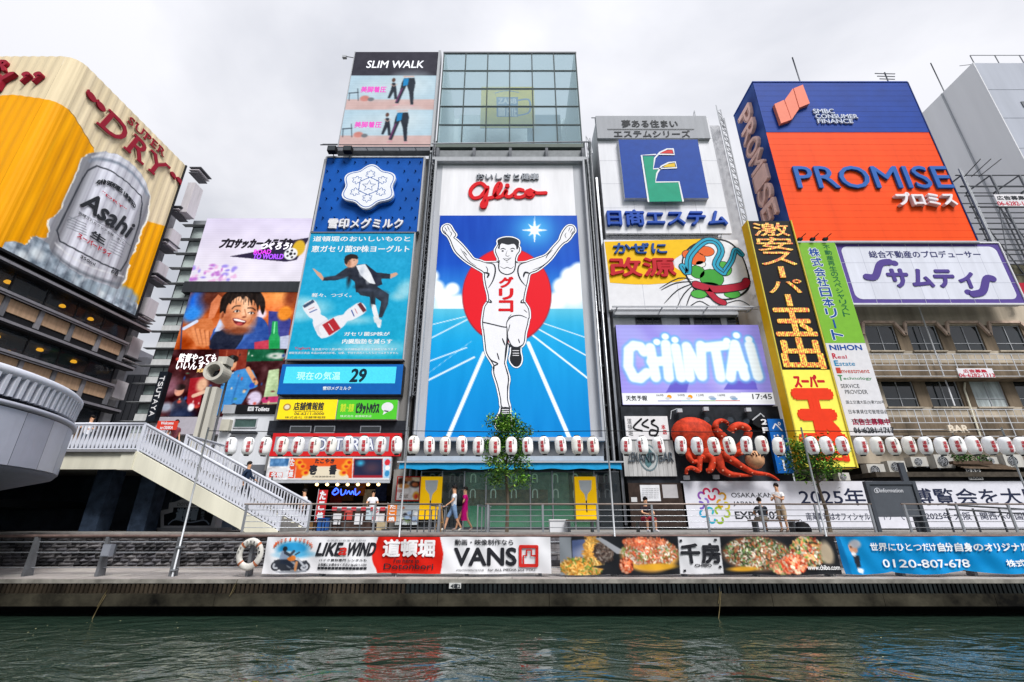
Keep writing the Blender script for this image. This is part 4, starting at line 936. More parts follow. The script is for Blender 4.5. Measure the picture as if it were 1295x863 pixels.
body += [zp(*p, 1) for p in [(450, 160), (470, 200), (505, 215), (540, 200), (555, 170), (560, 120), (575, 60), (582, 20)]]
body += [zp(*p) for p in [(712, 760), (708, 700), (680, 655), (672, 640), (680, 580), (700, 500), (715, 440), (770, 415), (830, 370), (880, 320), (930, 250), (965, 215), (985, 205), (1010, 180), (1030, 150), (1045, 130), (1035, 100), (1010, 92), (985, 105), (960, 140), (945, 175), (935, 200), (890, 250), (840, 305), (780, 330), (720, 350), (690, 360), (640, 365), (612, 362)]]
head = [zp(*p) for p in [(500, 370), (492, 330), (478, 300), (470, 270), (480, 250), (492, 225), (490, 200), (520, 185), (560, 180), (600, 185), (635, 205), (632, 240), (642, 255), (640, 280), (622, 305), (612, 340), (612, 370)]]
def fat(P, r_):
    q = [Vector(S.p(*p)) for p in P]; k = len(q); ar = sum(q[i - 1].x * q[i].y - q[i].x * q[i - 1].y for i in range(k)); s_ = 1 if ar > 0 else -1; o = []
    for i in range(k):
        d = (q[(i + 1) % k] - q[i - 1]).normalized(); o.append(tuple(q[i] + Vector((d.y, -d.x)) * r_ * s_))
    return o
PALE = mat('e9e9ee', .4, var=.02, emit=.06); OUT = mat('f4f6fa', .4, var=0, emit=.08); LN = mat('2b2f36', .5, var=0)
bc = catmull(S.pts(body), 4); bc_px = None
def fatl(q, r_):
    q = [Vector(a) for a in q]; k = len(q); ar = sum(q[i - 1].x * q[i].y - q[i].x * q[i - 1].y for i in range(k)); s_ = 1 if ar > 0 else -1; o = []
    for i in range(k):
        d = (q[(i + 1) % k] - q[i - 1])
        if d.length < 1e-6: continue
        d.normalize(); o.append(tuple(q[i] + Vector((d.y, -d.x)) * r_ * s_))
    return o
hc = catmull(S.pts(head), 4)
shoe1 = [zp(*p, 1) for p in [(405, 625), (450, 625), (452, 660), (460, 700), (455, 760), (380, 765), (368, 740), (372, 700), (395, 660)]]
shoe2 = [zp(*p, 1) for p in [(475, 215), (520, 215), (525, 250), (533, 290), (525, 325), (505, 342), (480, 330), (462, 295), (470, 250)]]
s1, s2 = catmull(S.pts(shoe1), 4), catmull(S.pts(shoe2), 4)
for q in (bc, hc, s1, s2): S.poly(fatl(q, .14), mat('12355f', .5, var=0), 4.2, px=False)
for q in (bc, hc, s1, s2): S.poly(fatl(q, .115), OUT, 5, px=False)
for q in (bc, hc, s1, s2): S.poly(fatl(q, .045), LN, 6, px=False)
S.poly(fatl(bc, -.012), PALE, 7, px=False); S.poly(fatl(hc, -.012), PALE, 7.3, px=False)
S.poly(catmull(S.pts([zp(*p) for p in [(492, 235), (490, 205), (500, 190), (530, 183), (560, 178), (600, 183), (630, 200), (640, 225), (632, 262), (622, 262), (618, 240), (600, 225), (560, 232), (520, 222), (505, 232), (498, 262), (488, 255)]]), 3), LN, 8, px=False)
def ln(P, w_, k=0, layer=8, tp=True): S.stroke([zp(*p, k) for p in P], w_, LN, layer, curve=4, taper=tp)
for P in ([(505, 262), (525, 255), (545, 264)], [(575, 262), (595, 254), (612, 262)]): ln(P, .07)
for x in (522, 590): S.disc(*zp(x, 274), 1.5, 1.0, LN, 8)
ln([(555, 270), (545, 305), (560, 312), (572, 306)], .035); ln([(522, 325), (550, 342), (585, 322)], .05); ln([(530, 325), (555, 328), (580, 322)], .02); ln([(545, 352), (562, 356)], .03)
ln([(500, 385), (530, 400), (555, 392), (580, 402), (605, 385)], .04); ln([(497, 345), (492, 390), (505, 425), (550, 445), (595, 430), (612, 395), (615, 345)], .07, tp=False)
ln([(400, 362), (455, 370), (468, 420), (450, 490), (415, 545)], .09); ln([(700, 355), (648, 372), (632, 420), (650, 480), (690, 530)], .09)
ln([(385, 430), (420, 440), (408, 470)], .13); ln([(720, 438), (685, 430), (672, 465)], .13); ln([(400, 385), (412, 410), (405, 440)], .05)
ln([(235, 275), (262, 305)], .05); ln([(215, 255), (270, 340), (330, 385)], .04); ln([(885, 265), (850, 300), (835, 330)], .05); ln([(860, 345), (800, 388), (740, 410)], .04)
ln([(402, 640), (440, 648), (425, 625)], .09); ln([(690, 650), (655, 648), (668, 625)], .09)
for P in ([(100, 100), (118, 130)], [(118, 90), (135, 125)], [(92, 122), (112, 150)], [(135, 130), (150, 145), (140, 170)], [(1012, 100), (1000, 130)], [(1030, 108), (1012, 140)], [(1040, 125), (1018, 155)], [(985, 140), (975, 160), (985, 180)]): ln(P, .04)
ln([(378, 792), (450, 808), (520, 825), (548, 828)], .07, tp=False); ln([(548, 828), (555, 785), (590, 750), (650, 742), (700, 762)], .07); ln([(585, 735), (560, 765)], .04); ln([(675, 700), (700, 722)], .04); ln([(575, 805), (562, 860)], .05)
ln([(437, 70), (440, 160), (430, 240), (422, 320)], .11, 1); ln([(405, 150), (425, 200)], .08, 1); ln([(370, 250), (385, 300)], .07, 1); ln([(300, 255), (330, 300), (375, 325), (345, 345), (352, 400)], .08, 1); ln([(418, 320), (440, 380), (448, 440), (438, 560)], .06, 1)
ln([(515, 155), (525, 185)], .06, 1); ln([(440, 180), (470, 208), (510, 215), (552, 190)], .10, 1)
S.poly(s1, mat('23262b', .5, var=0), 7.6, px=False); S.poly(s2, mat('23262b', .5, var=0), 7.6, px=False)
for y in (637, 650, 662): S.stroke([zp(405, y, 1), zp(450, y, 1)], .04, PALE, 9)
for y in (235, 253, 268): S.stroke([zp(478, y, 1), zp(518, y, 1)], .04, PALE, 9)
REDG = mat('d5141f', .4, var=.02, emit=.05)
S.vtext('グリコ', zp(548, 462), zp(545, 722), 16.5, REDG, 9, bold=.07, fill=.86)
# script logotype of round strokes, raised
wv = 5.751
lg = []
def sc_(x, y): return (500 + x / 4.625, 180 + y / 4.625)
for P in ([(530, 262), (505, 240), (470, 245), (442, 275), (440, 305), (460, 325), (495, 318), (520, 290), (540, 262)], [(540, 262), (532, 300), (520, 335), (505, 362), (512, 378), (530, 362), (535, 330)], [(535, 328), (575, 318), (600, 290), (618, 255), (608, 238), (588, 262), (580, 300), (595, 322), (625, 312)],
          [(625, 312), (650, 278), (645, 310), (668, 318), (695, 300)], [(745, 280), (720, 275), (698, 295), (705, 318), (735, 320), (762, 308)], [(790, 278), (765, 290), (768, 315), (795, 318), (808, 298), (790, 278)], [(800, 285), (830, 296), (880, 295)]):
    m_ = MB(); S.stroke([sc_(*p) for p in P], .25, REDG, 4, curve=4, depth=.08, mb=m_); m_.build('letter', S.root)
m_ = MB(); S.disc(*sc_(655, 252), 2.9, 2.4, REDG, 4, depth=.14, mb=m_); m_.build('letter_dot', S.root)
m_ = MB(); S.disc(*sc_(785, 298), 4.5, 4, REDG, 5, depth=.14, mb=m_); m_.build('letter', S.root); m_ = MB(); S.disc(*sc_(515, 370), 4.6, 3.4, REDG, 6, depth=.12, mb=m_); m_.build('letter', S.root)
S.letters('おいしさと健康', 602.5, 227, 681, 219, mat('8b8f95', .3, metal=.6, var=0), 3, depth=.12, bold=.02)
S.done()

# ---- milk boards
MYB = 24.2
S = Board('milk_logo_billboard', 'square deep blue billboard with a raised white snow-crystal emblem', 'billboard', quad(413, 199, 540, 199, 525.5, 293, 395.5, 293.5), MYB, .35, face=mat('0b55ae', .45, var=.10, scale=.8), side=LGREY)
m_ = MB(); sp = random.Random(3)
for i in range(9):
    for j in range(8):
        u_, z_ = S.W * (i + .3 + .4 * (j % 2)) / 9, S.H * (j + .4) / 8
        if abs(u_ - S.W * .52) < 1.9 and abs(z_ - S.H * .56) < 1.9: continue
        m_.lathe([(.05, 0), (.05, .12), (.0, .13)], mat('0a3f85', .4), 6, (0, 0, 0)); k = 18
        m_.v[-k:] = [(u_ + a_[0], -a_[2], z_ + a_[1]) for a_ in m_.v[-k:]]
m_.build('bolt', S.root, kind='stuff')
c = S.p(468.5, 240); P = []; P2 = []
for i in range(72):
    a_ = 2 * math.pi * i / 72; r_ = 1.63 + .16 * math.cos(6 * (a_ - math.pi / 2)); P.append((c[0] + r_ * 1.04 * math.cos(a_), c[1] + r_ * 1.0 * math.sin(a_)))
SB_ = mat('1a5eb4', .45, var=.05)
S_sh = MB(); S.poly([(x + .05, z - .10) for x, z in P], SB_, 1, px=False, depth=.18, mb=S_sh); S.poly(P, mat('eef1f6', .4, var=.02), 1, px=False, depth=.35, mb=S_sh); S_sh.build('emblem_plate', S.root)
em = MB(); ly = 60
S.stroke([(c[0] + (a_[0] - c[0]) * .93, c[1] + (a_[1] - c[1]) * .93) for a_ in P], .05, SB_, ly, px=False, closed=True, mb=em)
hexr = [(c[0] + .72 * math.cos(math.pi / 6 + i * math.pi / 3), c[1] + .72 * math.sin(math.pi / 6 + i * math.pi / 3)) for i in range(6)]
S.stroke(hexr, .055, SB_, ly, px=False, closed=True, mb=em)
star = [(c[0] + (.46 if i % 2 == 0 else .19) * math.cos(math.pi / 2 + i * math.pi / 5), c[1] + (.46 if i % 2 == 0 else .19) * math.sin(math.pi / 2 + i * math.pi / 5)) for i in range(10)]
S.stroke(star, .045, SB_, ly + .5, px=False, closed=True, mb=em)
for i in range(6):
    a_ = math.pi / 2 + i * math.pi / 3; ux, uz = math.cos(a_), math.sin(a_); vx, vz = -uz, ux
    pr = [(.62, .10), (.78, .12), (.80, .30), (.92, .26), (.96, .14), (1.05, .28), (1.16, .22), (1.14, .10), (1.32, .0)]
    pr = [(a, b) for a, b in pr] + [(a, -b) for a, b in pr[::-1][1:]]
    S.stroke([(c[0] + a * ux + b * vx, c[1] + a * uz + b * vz) for a, b in pr], .045, SB_, ly, px=False, mb=em)
em.build('emblem', S.root)
S.letters('雪印メグミルク', 414, 288.5, 510, 276.5, WHITE, 2, bold=.035, depth=.12)
m_ = MB()
for a_ in (0, S.W): m_.box(a_ - .05, a_ + .05, -.06, .3, 0, S.H, LGREY)
m_.box(0, S.W, -.05, .3, S.H - .05, S.H + .05, LGREY).build('frame', S.root)
S.done()
S = Board('yogurt_billboard', 'turquoise sky poster with a leaping man in a dark suit above yogurt bottles', 'billboard', quad(395, 295, 525.5, 294, 509.5, 455.5, 359, 455.5), MYB, .35, face=WHITE, side=LGREY)
cv = Canvas(S, cell=.04).grad([(0, '27a3cf'), (.3, '20a6d4'), (.7, '1ba9d2'), (1, '13a6cc')]); cv.noise(.03, 1.2, seed=5)
for (x, y, rx, ry) in ((395, 390, 20, 10), (380, 383, 14, 7), (375, 398, 18, 8), (512, 368, 10, 7), (520, 362, 12, 8), (505, 375, 10, 5), (440, 405, 30, 5), (470, 440, 40, 8)): cv.ell(x, y, rx, ry, '8fd3e4', 1.2)
def yp(x, y): return (340 + x / 3.45, 270 + y / 3.45)
SUIT, SK = '2a2f3c', 'd9a78c'
def Pp(P): return [yp(*p) for p in P]
cv.poly(Pp([(232, 282), (290, 272), (335, 240), (370, 225), (425, 222), (470, 258), (530, 265), (530, 285), (490, 285), (495, 310), (470, 320), (460, 345), (445, 350), (380, 345), (375, 300), (345, 275), (300, 292), (235, 295)]), SUIT)
cv.poly(Pp([(380, 228), (420, 222), (445, 260), (470, 310), (440, 305), (400, 270)]), 'e6eaf0'); cv.poly(Pp([(425, 225), (470, 260), (495, 310), (470, 320), (445, 262)]), '23283a')
cv.poly(Pp([(385, 340), (470, 318), (525, 355), (520, 395), (495, 455), (478, 455), (490, 385), (465, 368), (465, 400), (445, 395), (440, 365), (400, 358)]), '2d3440')
cv.poly(Pp([(445, 395), (466, 400), (485, 470), (488, 500), (475, 498), (455, 440)]), 'e8ebee'); cv.poly(Pp([(455, 450), (492, 465), (490, 490), (460, 475)]), 'dfe4e8')
for (x, y, rx, ry, c_) in ((300, 280, 14, 2, '3d4454'), (350, 290, 3, 9, '1b1f29'), (400, 320, 8, 3, '1b1f29'), (430, 335, 10, 2, '424a5c'), (490, 350, 9, 4, '3d4656'), (510, 385, 3, 8, '3f4858'), (450, 375, 2, 9, '1e232d'), (405, 255, 3, 6, 'c3cad6'), (435, 285, 3, 6, 'f6f8fb'), (480, 290, 3, 7, '353c4c')): cv.ell(*yp(x, y), rx * .8, ry * .8, c_, 1.4)
cv.ell(*yp(360, 210), 8.5, 7.5, SK); cv.poly(Pp([(330, 215), (332, 190), (355, 178), (385, 183), (388, 200), (362, 198), (345, 215), (340, 225)]), '2b211e', curve=2)
cv.ell(*yp(352, 212), 1.0, .8, '3a2620'); cv.ell(*yp(372, 205), 1.0, .8, '3a2620'); cv.line([yp(362, 225), yp(376, 219)], .03, 'a04a40'); cv.ell(*yp(368, 218), 3, 4, 'e8b89c', 1.4); cv.ell(*yp(350, 222), 2, 4, 'b87c60', 1.2); cv.noise(.05, .18, seed=31)
cv.poly(Pp([(235, 295), (215, 275), (190, 240), (200, 243), (215, 255), (228, 262), (240, 282)]), SK); cv.poly(Pp([(530, 265), (555, 258), (565, 265), (552, 275), (530, 285)]), SK)
def bottle(cx, cy, a_, L_, w_, c1, c2):
    ux, uz = math.cos(a_), math.sin(a_); u0, z0 = S.p(cx, cy); old = cv.px; cv.px = False
    q = lambda a, b: (u0 + a * ux - b * uz, z0 + a * uz + b * ux)
    cv.poly([q(-L_, -w_), q(-L_ * .2, -w_), q(L_ * .1, -w_ * .62), q(L_ * .35, -w_ * .9), q(L_, -w_ * .85), q(L_, w_ * .85), q(L_ * .35, w_ * .9), q(L_ * .1, w_ * .62), q(-L_ * .2, w_), q(-L_, w_)], 'e9eaf0', curve=3)
    cv.poly([q(-L_ * .85, -w_), q(-L_ * .3, -w_), q(-L_ * .3, w_), q(-L_ * .85, w_)], c1); cv.poly([q(L_ * .85, -w_ * .8), q(L_ * 1.02, -w_ * .8), q(L_ * 1.02, w_ * .8), q(L_ * .85, w_ * .8)], c2)
    cv.line([q(-L_ * .6, -w_ * .6), q(-L_ * .6, w_ * .6)], .05, 'e9e2e2'); cv.line([q(L_ * .45, -w_ * .5), q(L_ * .5, w_ * .5)], .06, '2a4a9a'); cv.line([q(L_ * .62, -w_ * .4), q(L_ * .66, w_ * .4)], .03, 'b03040'); cv.px = old
bottle(402, 403, 2.2, 1.25, .42, 'd8d9e2', '40506a'); bottle(434, 404, .65, 1.35, .42, 'b52a33', '6b2f36')
S.picture(cv, 1)
WT = mat('eaf2f6', .5, var=0)
S.text('道頓堀のおいしいものと', 395.5, 305.5, 519, 299, WT, 2, bold=.03); S.text('恵ガセリ菌SP株ヨーグルト', 393.5, 319, 518, 311, WT, 2, bold=.03)
S.text('軽々、つづく。', 394, 376, 445, 371, WT, 2, bold=.02); S.text('ガセリ菌SP株が', 435, 425, 493, 420, WT, 2, bold=.03); S.text('内臓脂肪を減らす', 432.5, 435, 496, 429, WT, 2, bold=.03)
S.text('Yoghurt', 372, 443, 393, 439, mat('c43b52', .5, var=0), 2, bold=.02); S.text('乳酸菌ガセリ菌SP株には内臓脂肪を減らす機能があります', 394, 443.5, 502, 440.5, WT, 2); S.text('機能性表示食品 本品は疾病の診断、治療、予防を目的としたものではありません', 365, 448, 504, 445, WT, 2)
m_ = MB()
for a_ in (0, S.W): m_.box(a_ - .04, a_ + .04, -.04, .3, 0, S.H, LGREY)
m_.box(0, S.W, -.05, .3, -.04, .04, MGREY).box(0, S.W, -.05, .3, S.H - .04, S.H + .04, MGREY).build('frame', S.root)
S.done()
S = Board('temperature_display', 'blue panel with a cyan dot display reading 29 degrees under the turquoise poster', 'display', quad(358, 461, 511, 461, 506, 499, 349.5, 498.5), MYB - .15, .6, face=mat('0f62b4', .4, var=.05), side=DGREY)
S.rect(362, 485, 499.5, 464, mat('42bcd6', .4, var=.10, scale=14, emit=.35), 1)
S.text('現在の気温', 374.5, 480.5, 431, 470.5, mat('a9e4ee', .5, var=0, emit=.3), 2, bold=.02); S.text('29', 442, 483, 464.5, 467, mat('0d2c3c', .5, var=0), 2, bold=.05, shear=.12); S.text('雪印メグミルク', 408, 493.5, 444, 489, WT, 2, bold=.03); S.done()
# yellow and green shop-information signs
S = Board('yellow_shop_sign', 'small yellow lightbox with black writing under the temperature display', 'sign', quad(355, 505.5, 427, 505.5, 424, 531, 349, 530), 24.1, .35, face=mat('f2d51e', .4, var=.04, emit=.15), side=OFFW)
S.text('店舗情報館', 371, 519, 410, 509, INK, 1, bold=.03); S.text('TEMPO INFORMATION', 371, 521.5, 408, 519.8, INK, 1); S.text('06-6211-0000', 372, 525, 410, 522, INK, 1, bold=.03); S.text('株式会社 店舗情報館', 360, 529.5, 412, 526.5, INK, 1)
S.disc(363, 515, 5, 4.5, mat('b58a3f', .5), 1); S.disc(363, 515, 3.2, 2.8, mat('e8dcc0', .5), 2); S.done()
S = Board('green_shop_sign', 'small bright green lightbox beside the yellow one, white speech bubble at its end', 'sign', quad(428, 505.5, 502.5, 506.5, 502, 530, 425, 531), 24.1, .35, face=mat('4dbb2e', .4, var=.04, emit=.15), side=OFFW)
S.text('賃貸・売買', 430, 521, 448, 511, mat('c9e33a', .5, var=0), 1, bold=.03); S.text('ピタットハウス', 450, 523, 480, 510, INK, 1, bold=.05); S.disc(490, 515, 7.5, 6, WHITE, 1); S.poly([(486, 519), (492, 520), (484, 525)], WHITE, 1); S.text('株式会社 道頓堀支店', 430, 528, 470, 525, mat('e9f5e0', .5, var=0), 1); S.done()
# red sign and takoyaki sign
S = Board('red_shop_sign', 'long red signboard with blue-edged white capitals behind the lanterns', 'sign', quad(345, 548, 509, 548, 505, 577, 341, 577), 24.0, .3, face=mat('cf2226', .4, var=.05), side=mat('8a1a1c', .5))
S.rect(349, 571, 491, 552.5, mat('9b9da6', .45, var=.12, scale=2), 1)
for i, ch in enumerate('DOTORA'):
    xx = 361 + i * 0; xc = (407.5, 419, 428, 438.5, 450, 468)[i]; S.text(ch, xc - 5.5, 569, xc + 5.5, 555, mat('2a3c86', .5, var=0), 2, bold=.09); S.text(ch, xc - 5.5, 569, xc + 5.5, 555, mat('ecf0f6', .4, var=0), 3, bold=.03)
S.rect(352, 568, 398, 555, mat('b9bcc4', .5, var=.2, scale=3), 2); S.done()
S = Board('takoyaki_sign', 'orange and white illustrated shop sign with bold black characters and a dark photo panel', 'sign', quad(339.5, 578.5, 496, 577.5, 491, 607, 336, 607), 23.9, .3, face=OFFW, side=OFFW)
cv = Canvas(S, cell=.03, base='dfe0e2')
cv.poly([(342, 580), (366, 580), (364, 590), (341, 590)], '4d7fb0'); cv.noise(.25, .2, seed=8, mask=(cv.x < S.p(370, 590)[0]) * 1.0)
cv.poly([(341, 594), (362, 592), (361, 605), (339, 605)], 'e3e4e6'); cv.poly([(341, 597), (358, 598), (357, 604), (340, 604)], 'd8432e')
cv.poly([(368, 579.5), (376, 579.5), (372, 605), (364, 605)], 'e0502c'); cv.poly([(376, 579.5), (446, 579.5), (445, 605), (373, 605)], 'e85a22')
cv.ell(411, 606, 30, 14, 'e7dcc2'); cv.poly([(399, 590), (424, 590), (428, 605), (394, 605)], 'e7dcc2')
for (x, y) in ((382, 590), (437, 590), (386, 598), (434, 598), (378, 585), (441, 585)): cv.ell(x, y, 5, 4, 'f4a52a', .5); cv.ell(x + 1, y, 2.5, 2, 'd83020', .5)
cv.poly([(447.5, 580), (484, 580), (484, 604.5), (446, 604.5)], 'a02530'); cv.poly([(448.5, 581), (483, 581), (483, 601.5), (447.5, 601.5)], '252a45')
cv.ell(456, 586, 4, 3, '3fb0d8', 1.5); cv.ell(470, 592, 9, 6, '4a3a4a', 1.2); cv.poly([(486, 580), (495, 580), (494, 605), (485, 605)], 'a9d0ea'); cv.ell(490, 585, 3.5, 4, 'd8323c'); cv.ell(490, 592, 3, 3, 'f2f2f2'); cv.ell(489.5, 599, 3, 4, '3a8fc4')
S.picture(cv, 1); S.text('たこやき', 398, 586, 423, 580.5, INK, 2, bold=.06); S.text('壱', 391, 600, 401, 588.5, INK, 2, bold=.07); S.text('番', 416, 600, 426, 588.5, INK, 2, bold=.07); S.text('大阪道頓堀本店', 394, 604, 424, 602, INK, 2); S.text('名物', 342, 604, 357, 597.5, WT, 2, bold=.05); S.vtext('たこ焼', (370.5, 580), (367.5, 604), 5, WT, 2, bold=.04)
S.rect(336, 611, 493, 607.5, LGREY, 1); S.done()

# ---- leggings poster on top of the milk boards
S = Board('leggings_billboard', 'digital billboard with dark title bar over two pale photos of legs in leggings', 'billboard', quad(450, 66, 555, 66, 544.5, 187, 427.5, 187), MYB, .35, face=WHITE, side=LGREY)
cv = Canvas(S, cell=.045, base='c3dcea')
def lp(x, y): return (340 + x / 3.45, 50 + y / 3.45)
cv.poly([lp(370, 40), lp(760, 40), lp(760, 158), lp(340, 158)], '3b3a46')
for k, (dx_, y0, y1) in enumerate(((0, 158, 308), (-28, 308, 470))):
    yy = lambda y: y0 + (y - 158) * (y1 - y0) / 150
    cv.poly([lp(300, y0), lp(760, y0), lp(760, yy(262)), lp(300, yy(262))], 'c0dcec'); cv.poly([lp(300, yy(262)), lp(760, yy(262)), lp(760, y1), lp(290, y1)], 'dcbcb8')
    cv.ell(*lp(620 + dx_, yy(200)), 22, 12, 'd8eaf2', 1.5); cv.ell(*lp(480 + dx_, yy(215)), 24, 10, 'd2e6f0', 1.5)
    cv.line([lp(350 + dx_, yy(235)), lp(390 + dx_, yy(232))], .09, '39434f'); cv.line([lp(388 + dx_, yy(215)), lp(390 + dx_, yy(268))], .05, '39434f'); cv.line([lp(352 + dx_, yy(235)), lp(350 + dx_, yy(268))], .05, '39434f')
    cv.ell(*lp(418 + dx_, yy(258)), 6, 3.6, 'd98f86', .3); cv.ell(*lp(445 + dx_, yy(262)), 4, 2.4, '7a7f86', .3)
    LG = '2c3440'
    cv.poly([lp(x + dx_, yy(y)) for x, y in [(590, 170), (635, 168), (640, 190), (632, 230), (630, 285), (618, 285), (612, 230), (602, 200), (585, 235), (565, 280), (550, 278), (572, 225), (580, 190)]], LG)
    cv.poly([lp(x + dx_, yy(y)) for x, y in [(588, 172), (612, 170), (606, 200), (584, 205)]], '1f8fd0'); cv.line([lp(582 + dx_, yy(215)), lp(556 + dx_, yy(272))], .10, '7a3a70')
    cv.line([lp(545 + dx_, yy(288)), lp(565 + dx_, yy(284))], .1, 'e2a6b0'); cv.line([lp(618 + dx_, yy(290)), lp(632 + dx_, yy(290))], .1, 'e2a6b0'); cv.line([lp(590 + dx_, yy(163)), lp(632 + dx_, yy(162))], .12, 'e3c0b6')
    cv.poly([lp(x + dx_, yy(y)) for x, y in [(538, 190), (552, 190), (556, 212), (560, 260), (548, 262), (545, 228), (528, 258), (518, 256), (534, 215)]], LG); cv.ell(*lp(545 + dx_, yy(178)), 2.2, 2.6, '6b4a40'); cv.line([lp(532 + dx_, yy(196)), lp(545 + dx_, yy(205)), lp(560 + dx_, yy(196))], .06, 'd9b0a0')
cv.blur(1); cv.noise(.04, .5, seed=2); S.picture(cv, 1, emit=.28, dots=True)
PK = mat('d04cb0', .5, var=0, emit=.3)
S.text('SLIM WALK', 463, 86, 537, 77, mat('e6e8ee', .5, var=0, emit=.3), 2, bold=.02, shear=.08); S.text('美脚着圧', 456, 117, 489, 109.5, PK, 2, bold=.03); S.text('美脚着圧', 448, 161.5, 483, 154, PK, 2, bold=.03)
m_ = MB().box(-.06, .0, -.05, .3, 0, S.H, LGREY).box(S.W, S.W + .18, -.1, .5, -.5, S.H + .05, LGREY).box(-.1, S.W + .2, -.1, .4, -.35, 0, MGREY)
m_.build('frame', S.root); m_ = MB()
for k in range(6): m_.bar((-.1 + k * 1.1, -.5, -.45), (-.1 + k * 1.1, .2, -.2), .03, MGREY)
m_.bar((-.3, -.5, -.45), (S.W, -.5, -.45), .03, MGREY).build('catwalk', S.root); S.done()
for px in (420, 440):
    f_ = thing('floodlight', 'black box floodlight %s above the blue milk billboard' % ('at the outer corner' if px == 420 else 'second from the outer corner'), 'floodlight', (X_(px, 188, 23.7), 23.7, Z_(192, 23.7)), group='floodlights over the milk billboard')
    MB().box(-.28, .28, -.1, .25, 0, .42, BLACK).build('housing', f_); boxo('lens', f_, -.24, .24, -.115, -.1, .04, .38, mat('3c4247', .2)); MB().bar((0, .2, .1), (.05, .6, -.2), .03, MGREY).build('arm', f_)
f_ = thing('security_camera', 'small white camera on an arm beside the leggings billboard top', 'camera', (X_(446, 73, 24.2), 24.2, Z_(73, 24.2)))
MB().tube([(-.5, -.1, 0), (.2, .05, .0)], .03, MGREY).box(-.75, -.45, -.12, .08, -.1, .1, LGREY).build('housing', f_)

# ---- housing board
S = Board('housing_billboard', 'tall white billboard with a blue square emblem under a grey header plate', 'billboard', quad(755, 150, 893, 148, 927.8, 294.5, 764.4, 296), 24.25, .2, face=mat('e6e7ec', .4, var=.08, streak=True, scale=1.3), side=WHITE)
h1, h2 = S.p(752.5, 150), S.p(897, 178); m_ = MB().box(h1[0], h2[0], -.22, .0, h2[1], h1[1], mat('a3a6ac', .6, var=.06, streak=True)); m_.build('header_plate', S.root)
GK = mat('33363b', .5, var=0)
SEAM = mat('b4b6bf', .6, var=0)
S.seams(4, 5, SEAM, .3)
S.text('夢ある住まい', 787, 161, 856, 152, GK, 42, bold=.025); S.text('エステムシリーズ', 777, 173.5, 872, 165, GK, 42, bold=.025); S.rect(768, 163.9, 878, 163.2, GK, 42)
BL = mat('1a479f', .4, var=.07, scale=2); GRN = mat('1f9c7c', .4, var=.06, scale=2)
m_ = MB(); a_ = S.p(789, 254.5); b_ = S.p(880, 181); m_.box(a_[0], b_[0], -.3, 0, a_[1], b_[1], mat('cfd2d8', .4)); m_.mi[2] = m_._m(BL); m_.build('emblem_box', S.root)
def ep(x, y): return (740 + x / 5.395, 140 + y / 5.395)
LY = 54
S.poly([ep(395, 312), ep(470, 312), ep(462, 395), ep(500, 400), ep(480, 485), ep(645, 488), ep(670, 620), ep(438, 622)], GRN, LY)
wl_ = mat('e8ebf0', .4, var=0)
S.stroke([ep(432, 620), ep(385, 305), ep(480, 300)], .11, wl_, LY + 1)
S.stroke([ep(600, 262), ep(560, 262), ep(510, 285), ep(475, 325), ep(465, 398), ep(625, 390), ep(615, 350), ep(570, 355), ep(520, 380), ep(490, 430), ep(480, 488), ep(640, 486), ep(668, 618)], .11, wl_, LY + 1.6)
S.stroke([ep(600, 262), ep(608, 300), ep(500, 298)], .11, wl_, LY + 2); S.poly([ep(505, 292), ep(540, 272), ep(595, 268), ep(600, 293)], mat('d23a3a', .4), LY + 1); S.poly([ep(530, 386), ep(560, 366), ep(610, 358), ep(616, 384)], mat('e8c23a', .4), LY + 1)
S.letters('日商エステム', 769.5, 284, 917, 265.5, mat('2450b0', .4, var=.03), 2, bold=.035, depth=.22)
S.done()
# ---- medicine board: plain coloured swirl in place of the drawn figure
S = Board('medicine_billboard', 'white billboard with a yellow flap, raised red characters and a green and orange swirl', 'billboard', quad(763.5, 305, 930, 302, 954, 391.5, 771, 393), 24.25, .3, face=mat('e6e6ea', .4, var=.03), side=WHITE)
def kp(x, y): return (740 + x / 3.195, 130 + y / 3.195)
YEL = mat('f3c011', .4, var=.04)
S.poly([S.p(*kp(78, 562)), S.p(*kp(100, 728))] + catmull(S.pts([kp(100, 728), kp(260, 735), (870, 352), (850, 330), (905, 302)]), 3, False)[1:] + [S.p(*kp(570, 548)), ], YEL, 1, px=False)
DKL = mat('22262b', .5, var=0)
S.seams(4, 2, SEAM, .3)
S.poly(catmull(S.pts([(885, 372), (868, 352), (862, 330), (872, 312), (895, 303), (918, 304), (934, 316), (944, 336), (949, 362), (935, 376), (912, 380)]), 4), DKL, 2, px=False)
S.poly(catmull(S.pts([(886, 370), (870, 351), (864, 330), (874, 314), (895, 305), (917, 306), (932, 317), (942, 336), (946, 361), (933, 374), (912, 378)]), 4), mat('e9ecf0', .4), 2.5, px=False)
for (x, y, rx, ry, c_) in ((900, 352, 15, 11, '3f9e3a'), (882, 344, 9, 8, '3f9e3a'), (915, 340, 10, 9, '4fae45'), (884, 372, 10, 5, '4fae45'), (926, 372, 10, 5, '4fae45'), (880, 327, 12, 8, 'e6672c'), (893, 318, 10, 6, 'e6672c'), (869, 322, 6, 5, 'e6672c'), (886, 334, 6, 4, 'f0efe8'), (895, 362, 15, 5, '2c7a4e')):
    S.disc(x, y, rx + .8, ry + .7, DKL, 3); S.disc(x, y, rx, ry, mat(c_, .4, var=.04), 3.6)
